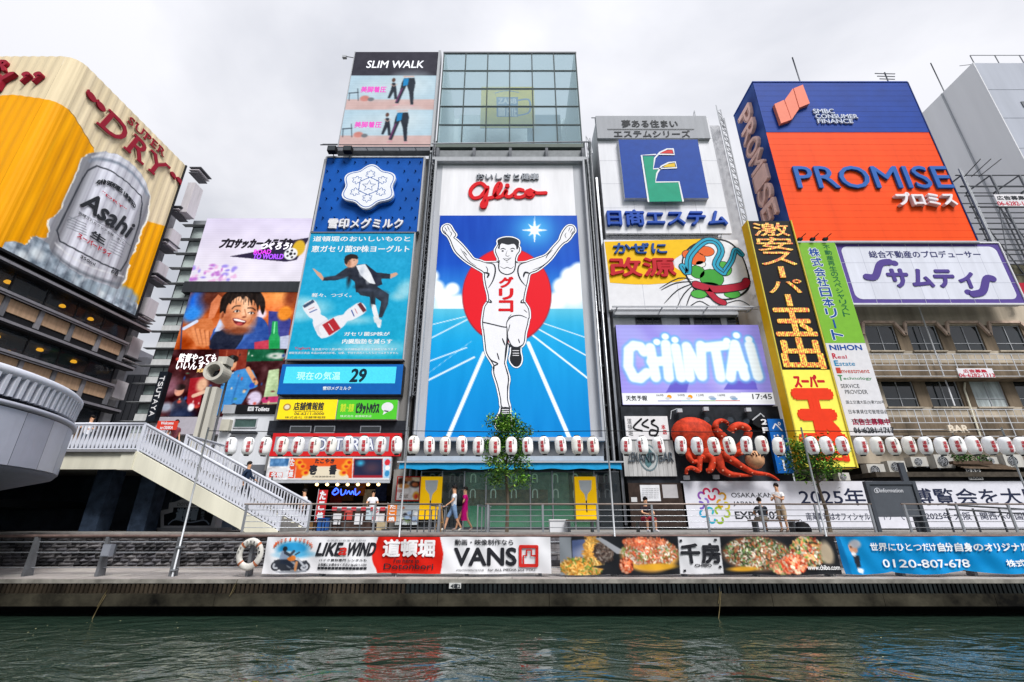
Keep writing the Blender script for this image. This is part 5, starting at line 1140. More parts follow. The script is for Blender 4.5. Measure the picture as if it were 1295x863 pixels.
for P, w_ in (([(863, 337), (870, 345), (872, 325), (890, 306), (905, 306), (912, 318), (905, 335), (915, 345)], .38), ([(915, 345), (925, 330), (930, 316), (938, 322)], .3)):
    S.stroke(P, w_ + .1, DKL, 4.2, curve=4); S.stroke(P, w_, mat('2ba3c4', .4), 5, curve=4); S.stroke(P, .05, DKL, 5.8, curve=4)
for P, w_ in (([(880, 360), (905, 366), (938, 362), (944, 356)], .45), ([(893, 364), (905, 378), (915, 383)], .35)): S.stroke(P, w_ + .1, DKL, 6, curve=3); S.stroke(P, w_, mat('b5223a', .4), 6.8, curve=3)
for P in ([(878, 356), (855, 358), (836, 367)], [(878, 358), (857, 367), (840, 384)], [(880, 358), (865, 372), (855, 392)], [(876, 354), (858, 352), (834, 365)], [(881, 360), (872, 376), (868, 388)]): S.stroke(P, .07, DKL, 3, curve=3, taper=True)
S.stroke([(872, 388), (885, 381), (900, 388), (915, 385), (935, 380), (950, 388)], .05, DKL, 3, curve=4)
S.letters('かぜに', 777, 320, 842, 307.5, mat('1f4f9a', .4, var=.02), 3, bold=.035, depth=.10); S.letters('改源', 773, 349, 852, 326, mat('c01f2c', .4, var=.02), 3, bold=.035, depth=.10)
m_ = MB()
for k in range(4): m_.bar((.3 + k * (S.W - .6) / 3, -.7, -.12), (.3 + k * (S.W - .6) / 3, .1, -.12), .03, LGREY)
m_.bar((0, -.7, -.12), (S.W + .1, -.7, -.12), .045, LGREY).bar((0, -.35, -.12), (S.W + .1, -.35, -.12), .03, LGREY); m_.build('catwalk', S.root); S.done()
# ---- rental video screen
S = Board('rental_video_screen', 'wide violet LED screen with glowing white capitals and a weather ticker', 'screen', quad(777.8, 412.5, 956, 410, 983, 512, 788.5, 512.5), 24.1, .4, face=OFFW, side=DGREY)
cv = Canvas(S, cell=.035, base='9b92e6'); cv.noise(.10, 1.5, (2.5, 1), 4)
for i in range(9): cv.ell(rg.uniform(790, 960), rg.uniform(415, 495), 14, 22, rg.choice(['b9b0f2', '8478dc', 'a9a8f0']), 1.4, .6)
cv.poly([(842, 497), (850, 482), (872, 482), (868, 497)], '6c62cc'); cv.poly([(915, 493), (922, 482), (955, 482), (958, 493)], '6c62cc'); cv.poly([(786, 497.5), (980, 496.5), (984, 512), (788, 512)], 'f2f4f8')
def tp(x, y): return (750 + x / 3.596, 380 + y / 3.596)
cvl = [[(232, 235), (215, 210), (185, 205), (162, 225), (160, 300), (185, 350), (215, 355), (245, 330)], [(260, 215), (285, 350)], [(330, 200), (345, 350)], [(265, 280), (340, 275)], [(375, 215), (400, 350)], [(440, 350), (425, 210), (495, 345), (490, 205)], [(505, 215), (600, 205)], [(555, 215), (580, 350)], [(625, 350), (645, 200), (690, 345)], [(635, 300), (680, 298)], [(712, 205), (750, 345)]]
for P in cvl: cv.line([tp(*p) for p in P], .80, '6fbcf4', soft=.15, alpha=.7)
for x, y in ((290, 190), (328, 165), (372, 180), (608, 185), (652, 160), (708, 178)): cv.ell(*tp(x, y), 6.5, 5.5, '63b8f4', .5)
for P in cvl: cv.line([tp(*p) for p in P], .56, 'f0fbff', soft=.08)
for x, y in ((290, 190), (328, 165), (372, 180), (608, 185), (652, 160), (708, 178)): cv.ell(*tp(x, y), 4.6, 4.0, 'f4fdff', .3)
S.picture(cv, 1, emit=.40, dots=True)
S.text('天気予報', 792, 507, 818, 500.5, INK, 2, bold=.03); S.text('17:45', 952, 505, 975.5, 498.5, INK, 2, bold=.02, shear=.05)
for i, (x, tx_) in enumerate(((835, '06時'), (862, '9時'), (886, '12時'), (913, '18時'))): S.text(tx_, x - 5, 501.5, x + 4, 498.5, INK, 2)
S.rect(832, 507.6, 862, 506.8, mat('3a55b0', .5), 2); S.rect(862, 507.5, 884, 506.7, mat('56a8c0', .5), 2); S.rect(884, 507.4, 905, 506.6, mat('9bbf70', .5), 2); S.rect(905, 507.3, 936, 506.5, mat('d25a48', .5), 2)
for x in (846.5, 873): S.disc(x, 502, 3, 2.6, mat('f2a529', .5), 2); S.disc(x - 2, 504, 3, 1.5, mat('d5dbe2', .5), 3)
for x in (900, 927): S.disc(x, 503, 4, 2.3, mat('b9c4d2', .5), 2); S.disc(x + 2, 504.5, 4, 1.6, mat('8fb0d0', .5), 3)
S.done()

# ---- dark wall with the octopus
S = Board('octopus_wall', 'dark grey painted fascia under the violet screen, with spotlights', 'fascia', quad(786, 514, 985, 514, 1003, 611, 792, 611), 24.15, .35, face=mat('2a2d33', .5, var=.5, scale=1.0), side=BLACK)
for (x, y) in ((872, 532), (892, 531), (922, 531), (942, 533)): S.disc(x, y, 8.5, 7.5, mat('20252b', .3, var=.3, scale=3), 1); S.disc(x + 2, y, 4, 3.5, mat('3b434c', .35, var=.3), 2)
for (x, y) in ((857, 521), (890, 519), (943, 520), (866, 605), (903, 604)):
    m_ = MB(); u_, z_ = S.p(x, y); m_.box(u_ - .13, u_ + .13, -.35, -.15, z_ - .1, z_ + .1, LGREY); m_.bar((u_, -.2, z_), (u_, 0, z_ + .05), .02, LGREY); m_.build('spotlight', S.root)
S.stroke([(848, 530), (849, 520), (856, 517)], .04, LGREY, 3)
m_ = MB()   # little house-shaped lantern
a_ = S.p(958, 533); 
S.poly([(952, 536), (953, 529), (962, 522), (972, 531), (971, 540), (960, 541)], mat('15171b', .5), 2, depth=.4, mb=m_); S.stroke([(952, 531), (962, 523), (966, 527)], .07, LGREY, 72, mb=m_); m_.build('roofed_lamp', S.root)
S.text('2', 963.5, 537, 969.5, 530.5, WHITE, 80, bold=.06); S.text('F', 965.5, 547.5, 971, 541, WHITE, 80, bold=.06)
S.done()
# octopus model, modelled in the round
oc = thing('octopus_model', 'giant red octopus figure with curling arms clinging to the dark fascia', 'octopus figure', (X_(893, 570, 23.8), 23.8, Z_(603, 23.8)))
OCR = mat('c43c22', .62, var=.38, scale=2.6, bump=.15, bscale=6); OCW = mat('d98a70', .5, var=.1)
ox, oz = oc.location.x, oc.location.z
def op(x, y, d=0): a = at(850 + x / 8.094, 510 + y / 8.094, 23.8 - d); return (a[0] - ox, -d, a[1] - oz)
hd = MB(); vs = []; fs = []; n1_, n2_ = 20, 14
c0 = Vector(op(235, 330, .15)); 
for i in range(n2_ + 1):
    th = math.pi * i / n2_
    for j in range(n1_):
        ph = 2 * math.pi * j / n1_; r_ = 1 + .10 * math.sin(ph * 3) * math.sin(th)
        vs.append((c0.x + 1.15 * r_ * math.sin(th) * math.cos(ph) - .12 * math.cos(th), c0.y + .45 * math.sin(th) * math.sin(ph), c0.z + .95 * math.cos(th)))
for i in range(n2_):
    for j in range(n1_): fs.append((i * n1_ + j, i * n1_ + (j + 1) % n1_, (i + 1) * n1_ + (j + 1) % n1_, (i + 1) * n1_ + j))
hd.add(vs, fs, OCR, True); hd.build('head', oc)
bd = MB(); c0 = Vector(op(400, 500, .1)); vs = [((c0.x + 1.35 * math.sin(math.pi * i / 12) * math.cos(2 * math.pi * j / 18)), c0.y + .38 * math.sin(math.pi * i / 12) * math.sin(2 * math.pi * j / 18), c0.z + .55 * math.cos(math.pi * i / 12)) for i in range(13) for j in range(18)]
bd.add(vs, [(i * 18 + j, i * 18 + (j + 1) % 18, (i + 1) * 18 + (j + 1) % 18, (i + 1) * 18 + j) for i in range(12) for j in range(18)], OCR, True).build('mantle', oc)
for P, r0, r1 in (([(470, 480), (500, 380), (450, 320), (415, 280), (420, 220), (480, 195), (535, 215), (545, 240)], .36, .07), ([(560, 520), (640, 480), (700, 420), (740, 330), (720, 270), (650, 245), (590, 270), (575, 300)], .28, .26), ([(300, 560), (260, 560), (250, 650), (240, 700), (170, 670), (125, 690), (125, 730)], .22, .10),
                  ([(150, 480), (145, 560), (185, 610), (240, 600)], .24, .12), ([(330, 540), (375, 560), (385, 620), (360, 690), (335, 700)], .30, .16), ([(430, 540), (450, 620), (480, 690), (560, 735), (680, 745), (790, 750)], .42, .05), ([(490, 530), (580, 590), (680, 660), (800, 720), (950, 740), (1060, 795)], .34, .05), ([(600, 520), (680, 500), (740, 470)], .3, .2)):
    q = catmull([(op(x, y)[0], op(x, y)[2]) for x, y in P], 4, False); k = len(q)
    tb_ = MB().tube([(a, -.25 - .15 * math.sin(i / k * 3), b) for i, (a, b) in enumerate(q)], [r0 * .75 + (r1 - r0) * .75 * i / (k - 1) for i in range(k)], OCR, 10)
    for i in range(3, k - 1, 4):
        rr_ = (r0 + (r1 - r0) * i / (k - 1)) * .75; tb_.lathe([(rr_ * .32, 0), (rr_ * .2, .04), (0.0, .03)], OCW, 6); tb_.v[-18:] = [(q[i][0] + a[0] * 1.0 + .0, -.25 - .15 * math.sin(i / k * 3) - rr_ * .75 - a[2], q[i][1] - rr_ * .55 + a[1]) for a in tb_.v[-18:]]
    tb_.build('arm', oc)
for x in (215, 290):
    o = MB().lathe([(.0, -.13), (.1, -.09), (.13, 0), (.1, .09), (0, .13)], WHITE, 10).build('eye', oc, Vector(op(x, 450, .55))); MB().lathe([(.0, -.07), (.06, 0), (0, .07)], BLACK, 8).build('pupil', o, (0, -.10, 0))
bl = thing('takoyaki_ball', 'round brown takoyaki ball model with dark stripes beside the octopus arm', 'ball model', (X_(955, 585, 23.5), 23.5, Z_(594, 23.5)))
MB().lathe([(0.01, 0), (.24, .08), (.42, .28), (.46, .5), (.40, .72), (.22, .88), (0.01, .93)], mat('c99a74', .5, var=.25, scale=3), 18).build('ball', bl)
st = MB()
for k in range(6): st.tube([(-.34 + k * .13, -.30 - .06 * math.sin(k * 1.3 + 1), .84 - abs(k - 2.5) * .06), (-.36 + k * .135, -.46, .6 + .05 * (k % 2)), ], .035, mat('3a2018', .5), 6)
st.build('sauce_stripe', bl)
S = Board('blue_vertical_sign', 'narrow upright blue sign with white strokes beside the yellow supermarket tower', 'sign', quad(970, 529, 992, 531, 1003, 598, 984, 599), 23.6, .25, face=mat('0f63b8', .4, var=.08, scale=2), side=mat('0a4a90', .5))
S.vtext('ペッパー', (981, 532), (993, 597), 12, WHITE, 1, bold=.02, fill=.75); S.done()
S = Board('brush_writing_sign', 'white signboard with big black brush characters and a red seal', 'sign', quad(789.5, 527, 843, 526, 848, 555, 793, 557), 23.95, .12, face=mat('e4e2e4', .5, var=.05), side=WHITE)
for P in ([(811, 530), (801, 541), (812, 545)], [(819, 531), (812, 537), (820, 541)], [(824, 533), (828, 531), (824, 536), (832, 541), (830, 550), (822, 550), (823, 544), (830, 545)]): S.stroke(P, .10, BLACK, 2, curve=4)
S.vtext('道頓堀', (795.5, 529), (798, 552), 5.5, GK, 1); S.vtext('本店', (838, 537), (841.5, 550), 5, mat('c03038', .5, var=0), 1, bold=.04); S.done()
S = Board('bar_sign', 'weathered whitewashed plank panel with an oval emblem and metal outline letters', 'sign', quad(787, 557, 850, 557, 857, 602, 790, 603), 24.0, .15, face=mat('b9b9b8', .7, var=.2, streak=True, scale=4), side=MGREY)
for k in range(1, 12): S.rect(0 + k * S.W / 12 - .008, 0.0, k * S.W / 12 + .008, S.H, mat('8f8f8e', .7), 1, px=False)
S.disc(820, 579, 12, 17, mat('6f8187', .4, metal=.3), 2); S.disc(820, 579, 10.2, 15, mat('b3b8b8', .6), 3); S.poly([(814, 573), (820, 566), (826, 573), (824, 588), (820, 592), (816, 588)], mat('55777c', .5, var=.3, scale=6), 4)
S.letters('ZEN', 795, 584, 806, 572, mat('5f6870', .35, metal=.5), 5, depth=.06); S.letters('AND BAR', 808, 584, 851, 572, mat('5f6870', .35, metal=.5), 5, depth=.06); S.done()
S = Board('notice_board', 'dark brown board with two pale notices beside the white exhibition banner', 'notice board', quad(796, 611, 866, 611, 869, 668, 797, 668), 24.0, .12, face=mat('3b302b', .7, var=.3), side=BLACK)
S.rect(809, 634, 836, 613.5, mat('dfe0e4', .5), 1); S.rect(837, 630, 858, 613, mat('b5b2b4', .5), 1); S.rect(798, 635, 806, 629, mat('c9cacb', .5), 1)
for k in range(6): S.text('お知らせ 遊歩道ご利用の皆様へ お願いします', 812, 619 + k * 2.3, 833, 617.7 + k * 2.3, mat('4a4c55', .5, var=0), 2)
S.done()
S = Board('exhibition_banner', 'very long white wall banner with a ring of coloured arcs and big black writing', 'banner', quad(862, 610.5, 1440, 607, 1455, 668, 868, 669), 24.0, .1, face=mat('dcdde6', .5, var=.04), side=WHITE)
def xp(x, y): return (780 + x / 4.314, 500 + y / 4.314)
import colorsys
for k, (x, y, c_) in enumerate(((490, 528, 'c02a55'), (540, 528, 'c02a55'), (518, 552, 'd23a50'), (576, 552, 'c9952c'), (566, 590, 'd6a52a'), (596, 604, 'c8b52c'), (555, 630, '9fb52e'), (598, 645, 'a4b82a'), (562, 680, '8fae2c'), (518, 678, '2aa6c0'), (508, 632, '34aebb'), (472, 645, '2f9fc8'), (458, 600, '7a62b8'), (482, 582, '8c6fc4'), (462, 548, '8a50a8'))):
    cx_, cz_ = S.p(*xp(x, y)); tocx, tocz = S.p(*xp(524, 600)); an = math.atan2(cz_ - tocz, cx_ - tocx); r_ = .155; flip = 0 if math.hypot(cx_ - tocx, cz_ - tocz) > .62 else math.pi
    S.stroke([(cx_ + r_ * math.cos(an + flip + t_), cz_ + r_ * math.sin(an + flip + t_)) for t_ in np.linspace(-1.75, 1.75, 9)], .10, mat(c_, .5, var=0), 1, px=False)
S.text('OSAKA-KANSAI', *xp(627, 558), *xp(905, 533), GK, 1, bold=.02); S.text('JAPAN', *xp(638, 606), *xp(748, 580), GK, 1, bold=.02); S.text('EXPO2025', *xp(650, 675), *xp(915, 635), GK, 1, bold=.045)
def xr_(x, y): return (1000 + x / 4.108, 530 + y / 4.108)
BN = mat('262d45', .5, var=0)
S.letters('2025年国際博覧会を大阪・関西で', *xr_(55, 448), 1428, 618, BN, 1, bold=.02, depth=0); S.text('南海電車はオフィシャルパートナーです', *xr_(85, 527), 1150, 648.5, BN, 1, bold=.015); S.text('2025年 大阪・関西への国際博覧会を', *xr_(708, 524), 1345, 648, BN, 1, bold=.015); S.done()

# ---- supermarket tower
TYY = 22.95
S = Board('supermarket_tower_sign', 'tall yellow-sided sign with orange bulb characters on black above a pale yellow panel', 'tower sign', quad(943.5, 281, 996.5, 278.4, 1088.3, 590.6, 1016, 593.5), TYY, .62, face=BLACK, side=mat('f2b90c', .35, var=.04))
zsp = S.p(1020, 468)[1]
S.poly([(0.05, .05), (S.W - .05, .05), (S.W - .05, zsp), (.05, zsp)], mat('ede25a', .4, var=.04, emit=.12), 1, px=False)
for (a_, b_) in ((0, .06), (S.W - .06, S.W)): boxo('edge_trim', S.root, a_, b_, -.08, 0, 0, S.H, mat('d8c34a', .4))
NE = bpy.data.materials.new('bulb_rows'); NE.use_nodes = True
t = NE.node_tree; nd = t.nodes; b = nd['Principled BSDF']; g = nd.new('ShaderNodeNewGeometry')
n_ = nd.new('ShaderNodeTexNoise'); n_.inputs['Scale'].default_value = 9; t.links.new(g.outputs['Position'], n_.inputs['Vector'])
r_ = nd.new('ShaderNodeValToRGB'); r_.color_ramp.elements[0].position = .36; r_.color_ramp.elements[1].position = .62; r_.color_ramp.elements[0].color = (*lin('d9421c'), 1); r_.color_ramp.elements[1].color = (*lin('f4df52'), 1)
e_ = r_.color_ramp.elements.new(.5); e_.color = (*lin('eda23a'), 1)
t.links.new(n_.outputs[0], r_.inputs[0]); sp_ = nd.new('ShaderNodeSeparateXYZ'); t.links.new(g.outputs['Position'], sp_.inputs[0])
k_ = nd.new('ShaderNodeMath'); k_.operation = 'MULTIPLY'; k_.inputs[1].default_value = 58; t.links.new(sp_.outputs[0], k_.inputs[0]); s_ = nd.new('ShaderNodeMath'); s_.operation = 'SINE'; t.links.new(k_.outputs[0], s_.inputs[0])
s2 = nd.new('ShaderNodeMath'); s2.operation = 'MULTIPLY_ADD'; s2.inputs[1].default_value = .32; s2.inputs[2].default_value = .68; t.links.new(s_.outputs[0], s2.inputs[0])
v_ = nd.new('ShaderNodeVectorMath'); v_.operation = 'SCALE'; t.links.new(r_.outputs[0], v_.inputs[0]); t.links.new(s2.outputs[0], v_.inputs[3]); t.links.new(v_.outputs[0], b.inputs['Base Color']); t.links.new(v_.outputs[0], b.inputs['Emission Color']); b.inputs['Emission Strength'].default_value = .35
top = S.H - .12; chars = [('激', 1.35, 2.3), ('安', 1.35, 2.3), ('ス', 1.3, 2.2), ('ー', 1.15, 1.0), ('パ', 1.25, 2.1), ('ー', 1.15, 1.0), ('玉', 2.35, 2.55), ('出', 2.5, 2.6)]
tot = sum(c_[1] for c_ in chars); hh = top - zsp; z_ = top
for ch, h_, w_ in chars:
    h2 = h_ / tot * hh; cx_ = S.W / 2; w2 = min(w_ * .92, S.W - .55) if ch != 'ー' else .4
    if ch == 'ー':
        m_ = MB(); S.rect(cx_ - .16, z_ - h2 * .92, cx_ + .16, z_ - h2 * .08, NE, 2, False, .06, mb=m_); m_.build('letter', S.root)
    else:
        m_ = MB(); S.text(ch, cx_ - w2 / 2, z_ - h2 * .95, cx_ + w2 / 2, z_ - h2 * .05, NE, 2, False, bold=.038 if ch in '玉出' else .018, depth=.03, mb=m_); m_.build('letter', S.root)
    z_ -= h2
ORD = mat('df3a1c', .4, var=.04, emit=.1)
S.text('スーパー', S.W * .22, zsp - .95, S.W * .80, zsp - .30, mat('c8202c', .4, var=0), 2, False, bold=.06)
for ch, z0, z1 in (('玉', zsp - 3.75, zsp - 1.2), ('出', .35, zsp - 4.0)):
    m_ = MB(); S.text(ch, .35, z0, S.W - .35, z1, ORD, 2, False, bold=.075, depth=.05, mb=m_); m_.build('letter', S.root)
S.done()
# ---- green and white company sign
S = Board('green_company_sign', 'slanting-looking tall sign, green upper half and white lower half, beside the purple board', 'sign', quad(1007, 306, 1054, 308.3, 1132, 550, 1078, 552), 23.7, .4, face=mat('dddde2', .4, var=.04), side=OFFW)
zg = S.p(1060, 434)[1]; S.poly([(0, zg), (S.W, zg), (S.W, S.H), (0, S.H)], mat('7cb83a', .4, var=.04), 1, px=False)
NV = mat('1d4f9e', .5, var=0); m_ = MB()
S.vtext('株式会社日本リート', (S.W * 0, 0), (0, 0), 0, WHITE) if False else None
def vl(t_, cx_, z1, z0, w_, mm, layer, bold):
    n = len(t_); h = (z1 - z0) / n
    for i, ch in enumerate(t_):
        zc = z1 - h * (i + .5)
        if ch == 'ー': S.rect(cx_ - w_ * .08, zc - h * .4, cx_ + w_ * .08, zc + h * .4, mm, layer, False, mb=S.tx)
        else: S.text(ch, cx_ - w_ / 2, zc - h * .43, cx_ + w_ / 2, zc + h * .43, mm, layer, False, bold)
vl('株式会社日本リート', S.W * .36, S.H - .35, zg + .15, .62, mat('e8f0ea', .5, var=0), 2, .09); vl('株式会社日本リート', S.W * .36, S.H - .35, zg + .15, .62, NV, 3, .03)
vl('不動産再生のスペシャリスト', S.W * .74, S.H - .15, zg + 1.6, .40, mat('1f6a3c', .5, var=0), 2, .03)
S.text('NIHON', .18, zg - .42, 1.95, zg - .12, NV, 1, False, bold=.06)
for k, (a_, b_, c_) in enumerate((('R', 'eal', 'c0304a'), ('E', 'state', '2c8ab8'), ('I', 'nvestment', 'c0483a'), ('T', 'echnology', '4a8a5a'))):
    z_ = zg - .92 - k * .42; S.text(a_, .2, z_, .42, z_ + .3, mat(c_, .5, var=0), 1, False, bold=.06); S.text(b_, .46, z_, .46 + .17 * len(b_), z_ + .2, mat(c_, .5, var=0), 1, False, bold=.02)
S.text('SERVICE', .2, zg - 2.6, 1.2, zg - 2.38, GK, 1, False); S.text('PROVIDER', .35, zg - 2.93, 1.55, zg - 2.7, GK, 1, False)
for k, t_ in enumerate(('国土交通大臣(3)第7205号', '日本賃貸住宅管理協会', '不動産特定共同事業 第50号', '第二種金融商品取引業者')): S.text(t_, .25, zg - 3.5 - k * .5, 2.3, zg - 3.28 - k * .5, GK, 1, False)
S.text('広告主募集中', .3, .55, 2.25, .88, mat('a8284a', .5, var=0), 1, False, bold=.04); S.text('06-6281-1717', .25, .12, 2.35, .42, GK, 1, False, bold=.03); S.done()
for k in range(3):
    f_ = thing('clamp_lamp', 'small black clamp lamp on top of the green company sign, %s of three' % ('first', 'second', 'third')[k], 'lamp', (X_(1012 + k * 16, 304, 23.6), 23.6, Z_(304, 23.6)), group='clamp lamps on the green sign')
    MB().box(-.12, .12, -.1, .1, 0, .14, BLACK).bar((0, 0, .1), (.2, -.35, .25), .02, BLACK).build('housing', f_)
# ---- purple framed board
S = Board('purple_framed_billboard', 'wide white billboard with a purple frame and two S-shaped flourishes', 'billboard', quad(1055, 308.5, 1262.8, 308, 1295.5, 384, 1079, 384), 24.1, .45, face=mat('5b4a94', .4, var=.03), side=OFFW)
m_ = MB()
a_ = .28; r_ = .4; W, H = S.W - a_, S.H - a_ * .8; P = []
for (cx_, cz_, s0) in ((W - r_, H - r_, 0), (a_ + r_, H - r_, 1), (a_ + r_, a_ + r_, 2), (W - r_, a_ + r_, 3)):
    for k in range(6): t_ = (s0 + k / 5) * math.pi / 2; P.append((cx_ + r_ * math.cos(t_), cz_ + r_ * math.sin(t_)))
S.poly(P, mat('dcdfeb', .4, var=.07, streak=True, scale=1.5), 1, px=False)
boxo('frame', S.root, -.06, S.W + .06, -.06, .1, S.H, S.H + .1, OFFW); boxo('frame', S.root, -.06, S.W + .06, -.06, .1, -.1, 0, OFFW); boxo('frame', S.root, -.08, 0, -.06, .1, 0, S.H, OFFW); boxo('frame', S.root, S.W, S.W + .08, -.06, .1, 0, S.H, OFFW)
def sp2(x, y): return (1040 + x / 3.196, 290 + y / 3.196)
PU = mat('55458f', .4, var=.02)
S.seams(7, 3, mat('b9bccb', .6, var=0), 1.3)
S.text('総合不動産のプロデューサー', *sp2(193, 116), *sp2(632, 88), mat('3f4270', .5, var=0), 2, bold=.03)
m_ = MB()
for P, d_ in (([(180, 192), (215, 190), (235, 140), (272, 132)], (291, 138)), ([(690, 200), (665, 200), (650, 250), (610, 262)], (590, 255))):
    m_ = MB(); S.stroke([sp2(*p) for p in P], .42, PU, 2, curve=5, depth=.04, mb=m_); S.disc(*sp2(*d_), 5, 3.6, PU, 2, mb=m_); m_.build('flourish', S.root)
S.letters('サムティ', *sp2(282, 235), *sp2(598, 162), PU, 2, bold=.05, depth=.04, shear=-.0); S.done()
S = Board('balcony_phone_sign', 'small white and red advertising notice hung on the balcony grille', 'sign', quad(1210, 466, 1255, 466, 1258.5, 477.5, 1213.5, 477.5), BY - .8, .03, face=mat('e4e2e6', .5), side=WHITE)
S.text('広告募集', 1219, 471.5, 1247, 467.5, mat('c02a40', .5, var=0), 1, bold=.05); S.text('06-6282-1313', 1214, 477, 1257, 472.5, mat('c02a40', .5, var=0), 1, bold=.04); S.done()
S = Board('roof_phone_sign', 'small white notice with dark and red writing fixed to the steel roof frame', 'sign', quad(1258, 246, 1310, 246, 1312, 261, 1262, 261), 24.85, .04, face=mat('e4e2e6', .5), side=WHITE)
S.text('広告募集中', 1262, 253, 1303, 248, GK, 1, bold=.05); S.text('06-6282-1313', 1263, 260, 1306, 255, mat('c02a40', .5, var=0), 1, bold=.04); S.done()

# ---- loan billboard
LY_ = 24.0
S = Board('loan_billboard', 'huge orange and blue box billboard with raised blue capitals over the old beige building', 'billboard', quad(948, 104.5, 1143, 105, 1241, 305.6, 1010.4, 305.6), LY_, 3.0, face=mat('fa5010', .5, var=.07, scale=1.2, streak=True), side=mat('24408a', .45, var=.12, scale=.8), panel='panel')
zb = S.p(1070, 167.5)[1]; BLU = mat('10409c', .42, var=.08, scale=.8); m_ = MB()
m_.box(.0, S.W, -.02, 0, zb, S.H, BLU); m_.build('blue_panel', S.root)
m_ = MB(); z_ = .3
while z_ < S.H: m_.box(.02, S.W - .02, -.005 if z_ < zb else -.024, .0, z_, z_ + .018, mat('ec470c', .5, var=.03) if z_ < zb else mat('17387f', .45)); z_ += .5
m_.build('panel_seam', S.root)
m_ = MB(); m_.box(-.05, .03, -.06, 3.0, S.H - .0, S.H + .08, BLU); m_.box(0, S.W, -.06, .1, S.H, S.H + .08, BLU); m_.box(0, S.W + .05, -.08, .1, -.12, 0, LGREY); m_.box(S.W, S.W + .06, -.05, 3, 0, S.H, mat('1c3474', .5)); m_.build('frame', S.root)
def pp_(x, y): return (900 + x / 3.278, 60 + y / 3.278)
LB = mat('2a64b4', .35, var=.03); LP = mat('f08a72', .4, var=.03)
S.letters('PROMISE', *pp_(362, 582), *pp_(968, 492), LB, 5, bold=.010, depth=.13)
S.letters('プロミス', *pp_(780, 652), *pp_(1000, 602), mat('ece6ea', .4, var=.02), 5, bold=.04, depth=.25)
for P in ([(260, 235), (300, 218), (330, 300), (288, 315)], [(303, 218), (337, 170), (362, 255), (332, 300)], [(340, 170), (378, 155), (407, 232), (364, 250)]):
    m_ = MB(); S.poly([pp_(*p) for p in P], LP, 5, depth=.25, mb=m_); m_.build('emblem_plate', S.root)
SV = mat('cfd6e6', .35, var=0)
S.letters('SMBC', *pp_(424, 273), *pp_(505, 255), SV, 5, depth=.1, bold=.02); S.letters('CONSUMER', *pp_(434, 294), *pp_(603, 277), SV, 5, depth=.1, bold=.02); S.letters('FINANCE', *pp_(443, 314), *pp_(583, 297), SV, 5, depth=.1, bold=.02)
S.done()
LPS = mat('ffd2c6', .5, var=.04)
SD = Board('side', None, None, (3.0, S.H), origin=S.O + Vector((-.01, 3.0, 0)), U=(0, -1, 0), face=None, parent=S.root); SD.root.location = (-.01, 3.0, 0); SD.root.name = 'side_lettering'
cv = Canvas(SD, cell=.12, base='25468f', px=False); cv.noise(.16, 1.4, seed=9); SD.picture(cv, .5, name='side_picture')
n = 7; zt_, zb_ = S.H - 1.1, 2.6; hh = (zt_ - zb_) / n
for i, ch in enumerate('PROMISE'):
    v, f = text_geo(ch); w0 = (v[:, 0].max() - v[:, 0].min()); w1 = 1.7
    m_ = MB(); cz_ = zt_ - hh * (i + .5)
    # letters stand along the board turned a quarter, reading downwards
    vv = (v - v.min(0)) / (v.max(0) - v.min(0) + 1e-6); q = [( .75 + y * 1.55, cz_ + hh * .43 * (1 - 2 * x)) for x, y in vv]
    ofs = .055
    for kx, kz in ((0, 0), (ofs, 0), (-ofs, 0), (0, ofs), (0, -ofs)):
        m_.add([(a + kx, -.25 - .001 * kx, b2 + kz) for a, b2 in q] + [(a + kx, 0, b2 + kz) for a, b2 in q], f, LPS)
        k = len(q); cnt = {}
        for gface in f:
            for j in range(len(gface)): cnt[(gface[j], gface[(j + 1) % len(gface)])] = 1
        st_ = len(m_.v) - 2 * k
        for e in cnt:
            if (e[1], e[0]) not in cnt: m_.f.append((st_ + e[1], st_ + e[0], st_ + e[0] + k, st_ + e[1] + k)); m_.mi.append(m_._m(LPS)); m_.sm.append(False)
    m_.build('letter', SD.root)
for px, py0, py1, kind in ((1012, 104, 73, 0), (1124, 105, 92, 1), (1197, 122, 80, 0)):
    yb = 26 if px < 1190 else 32
    z0 = Z_(py0 + 6, yb); z1 = Z_(py1, yb); f_ = thing('roof_antenna', ('thin lightning rod standing on the blue box roof', 'small television aerial on the blue box roof', 'leaning rod beside the big white block')[(0 if px == 1012 else 1 if px == 1124 else 2)], 'antenna', (X_(px, py0, yb), yb, z0))
    m_ = MB().tube([(0, 0, 0), (0, 0, z1 - z0)], .05, MGREY, 6)
    if kind: 
        for k in range(4): m_.bar((-.8 + .1 * k, 0, z1 - z0 - .1 - k * .3), (.8 - .1 * k, 0, z1 - z0 - .15 - k * .3), .03, MGREY)
    m_.build('mast', f_)

# ---- big screens across the street
S = Board('game_title_screen', 'pale lilac LED screen with a black slanted game title and football', 'screen', quad(261.5, 278, 400, 275, 380, 356, 239, 356), TY - .6, .5, face=OFFW, side=DGREY)
cv = Canvas(S, cell=.06, base='dcd4ea').grad([(0, 'd8d0ea'), (.5, 'e2dcee'), (1, 'e6e2ee')]); cv.noise(.06, 2.0, seed=6)
for i in range(50): cv.ell(rg.uniform(240, 300), rg.uniform(335, 357), rg.uniform(1, 4), rg.uniform(1, 3), rg.choice(['c07ad0', '9f8fe8', 'e6b8e0', 'f4e6f6']), .8)
def gp(x, y): return (160 + x / 2.975, 250 + y / 2.975)
cv.poly([gp(385, 222), gp(480, 205), gp(600, 165), gp(690, 150), gp(640, 235), gp(600, 242)], '2c2440')
cv.ell(*gp(648, 190), 8, 10, 'd9b030', .2); cv.ell(*gp(618, 212), 8.5, 7.5, 'eef0f4', .1); 
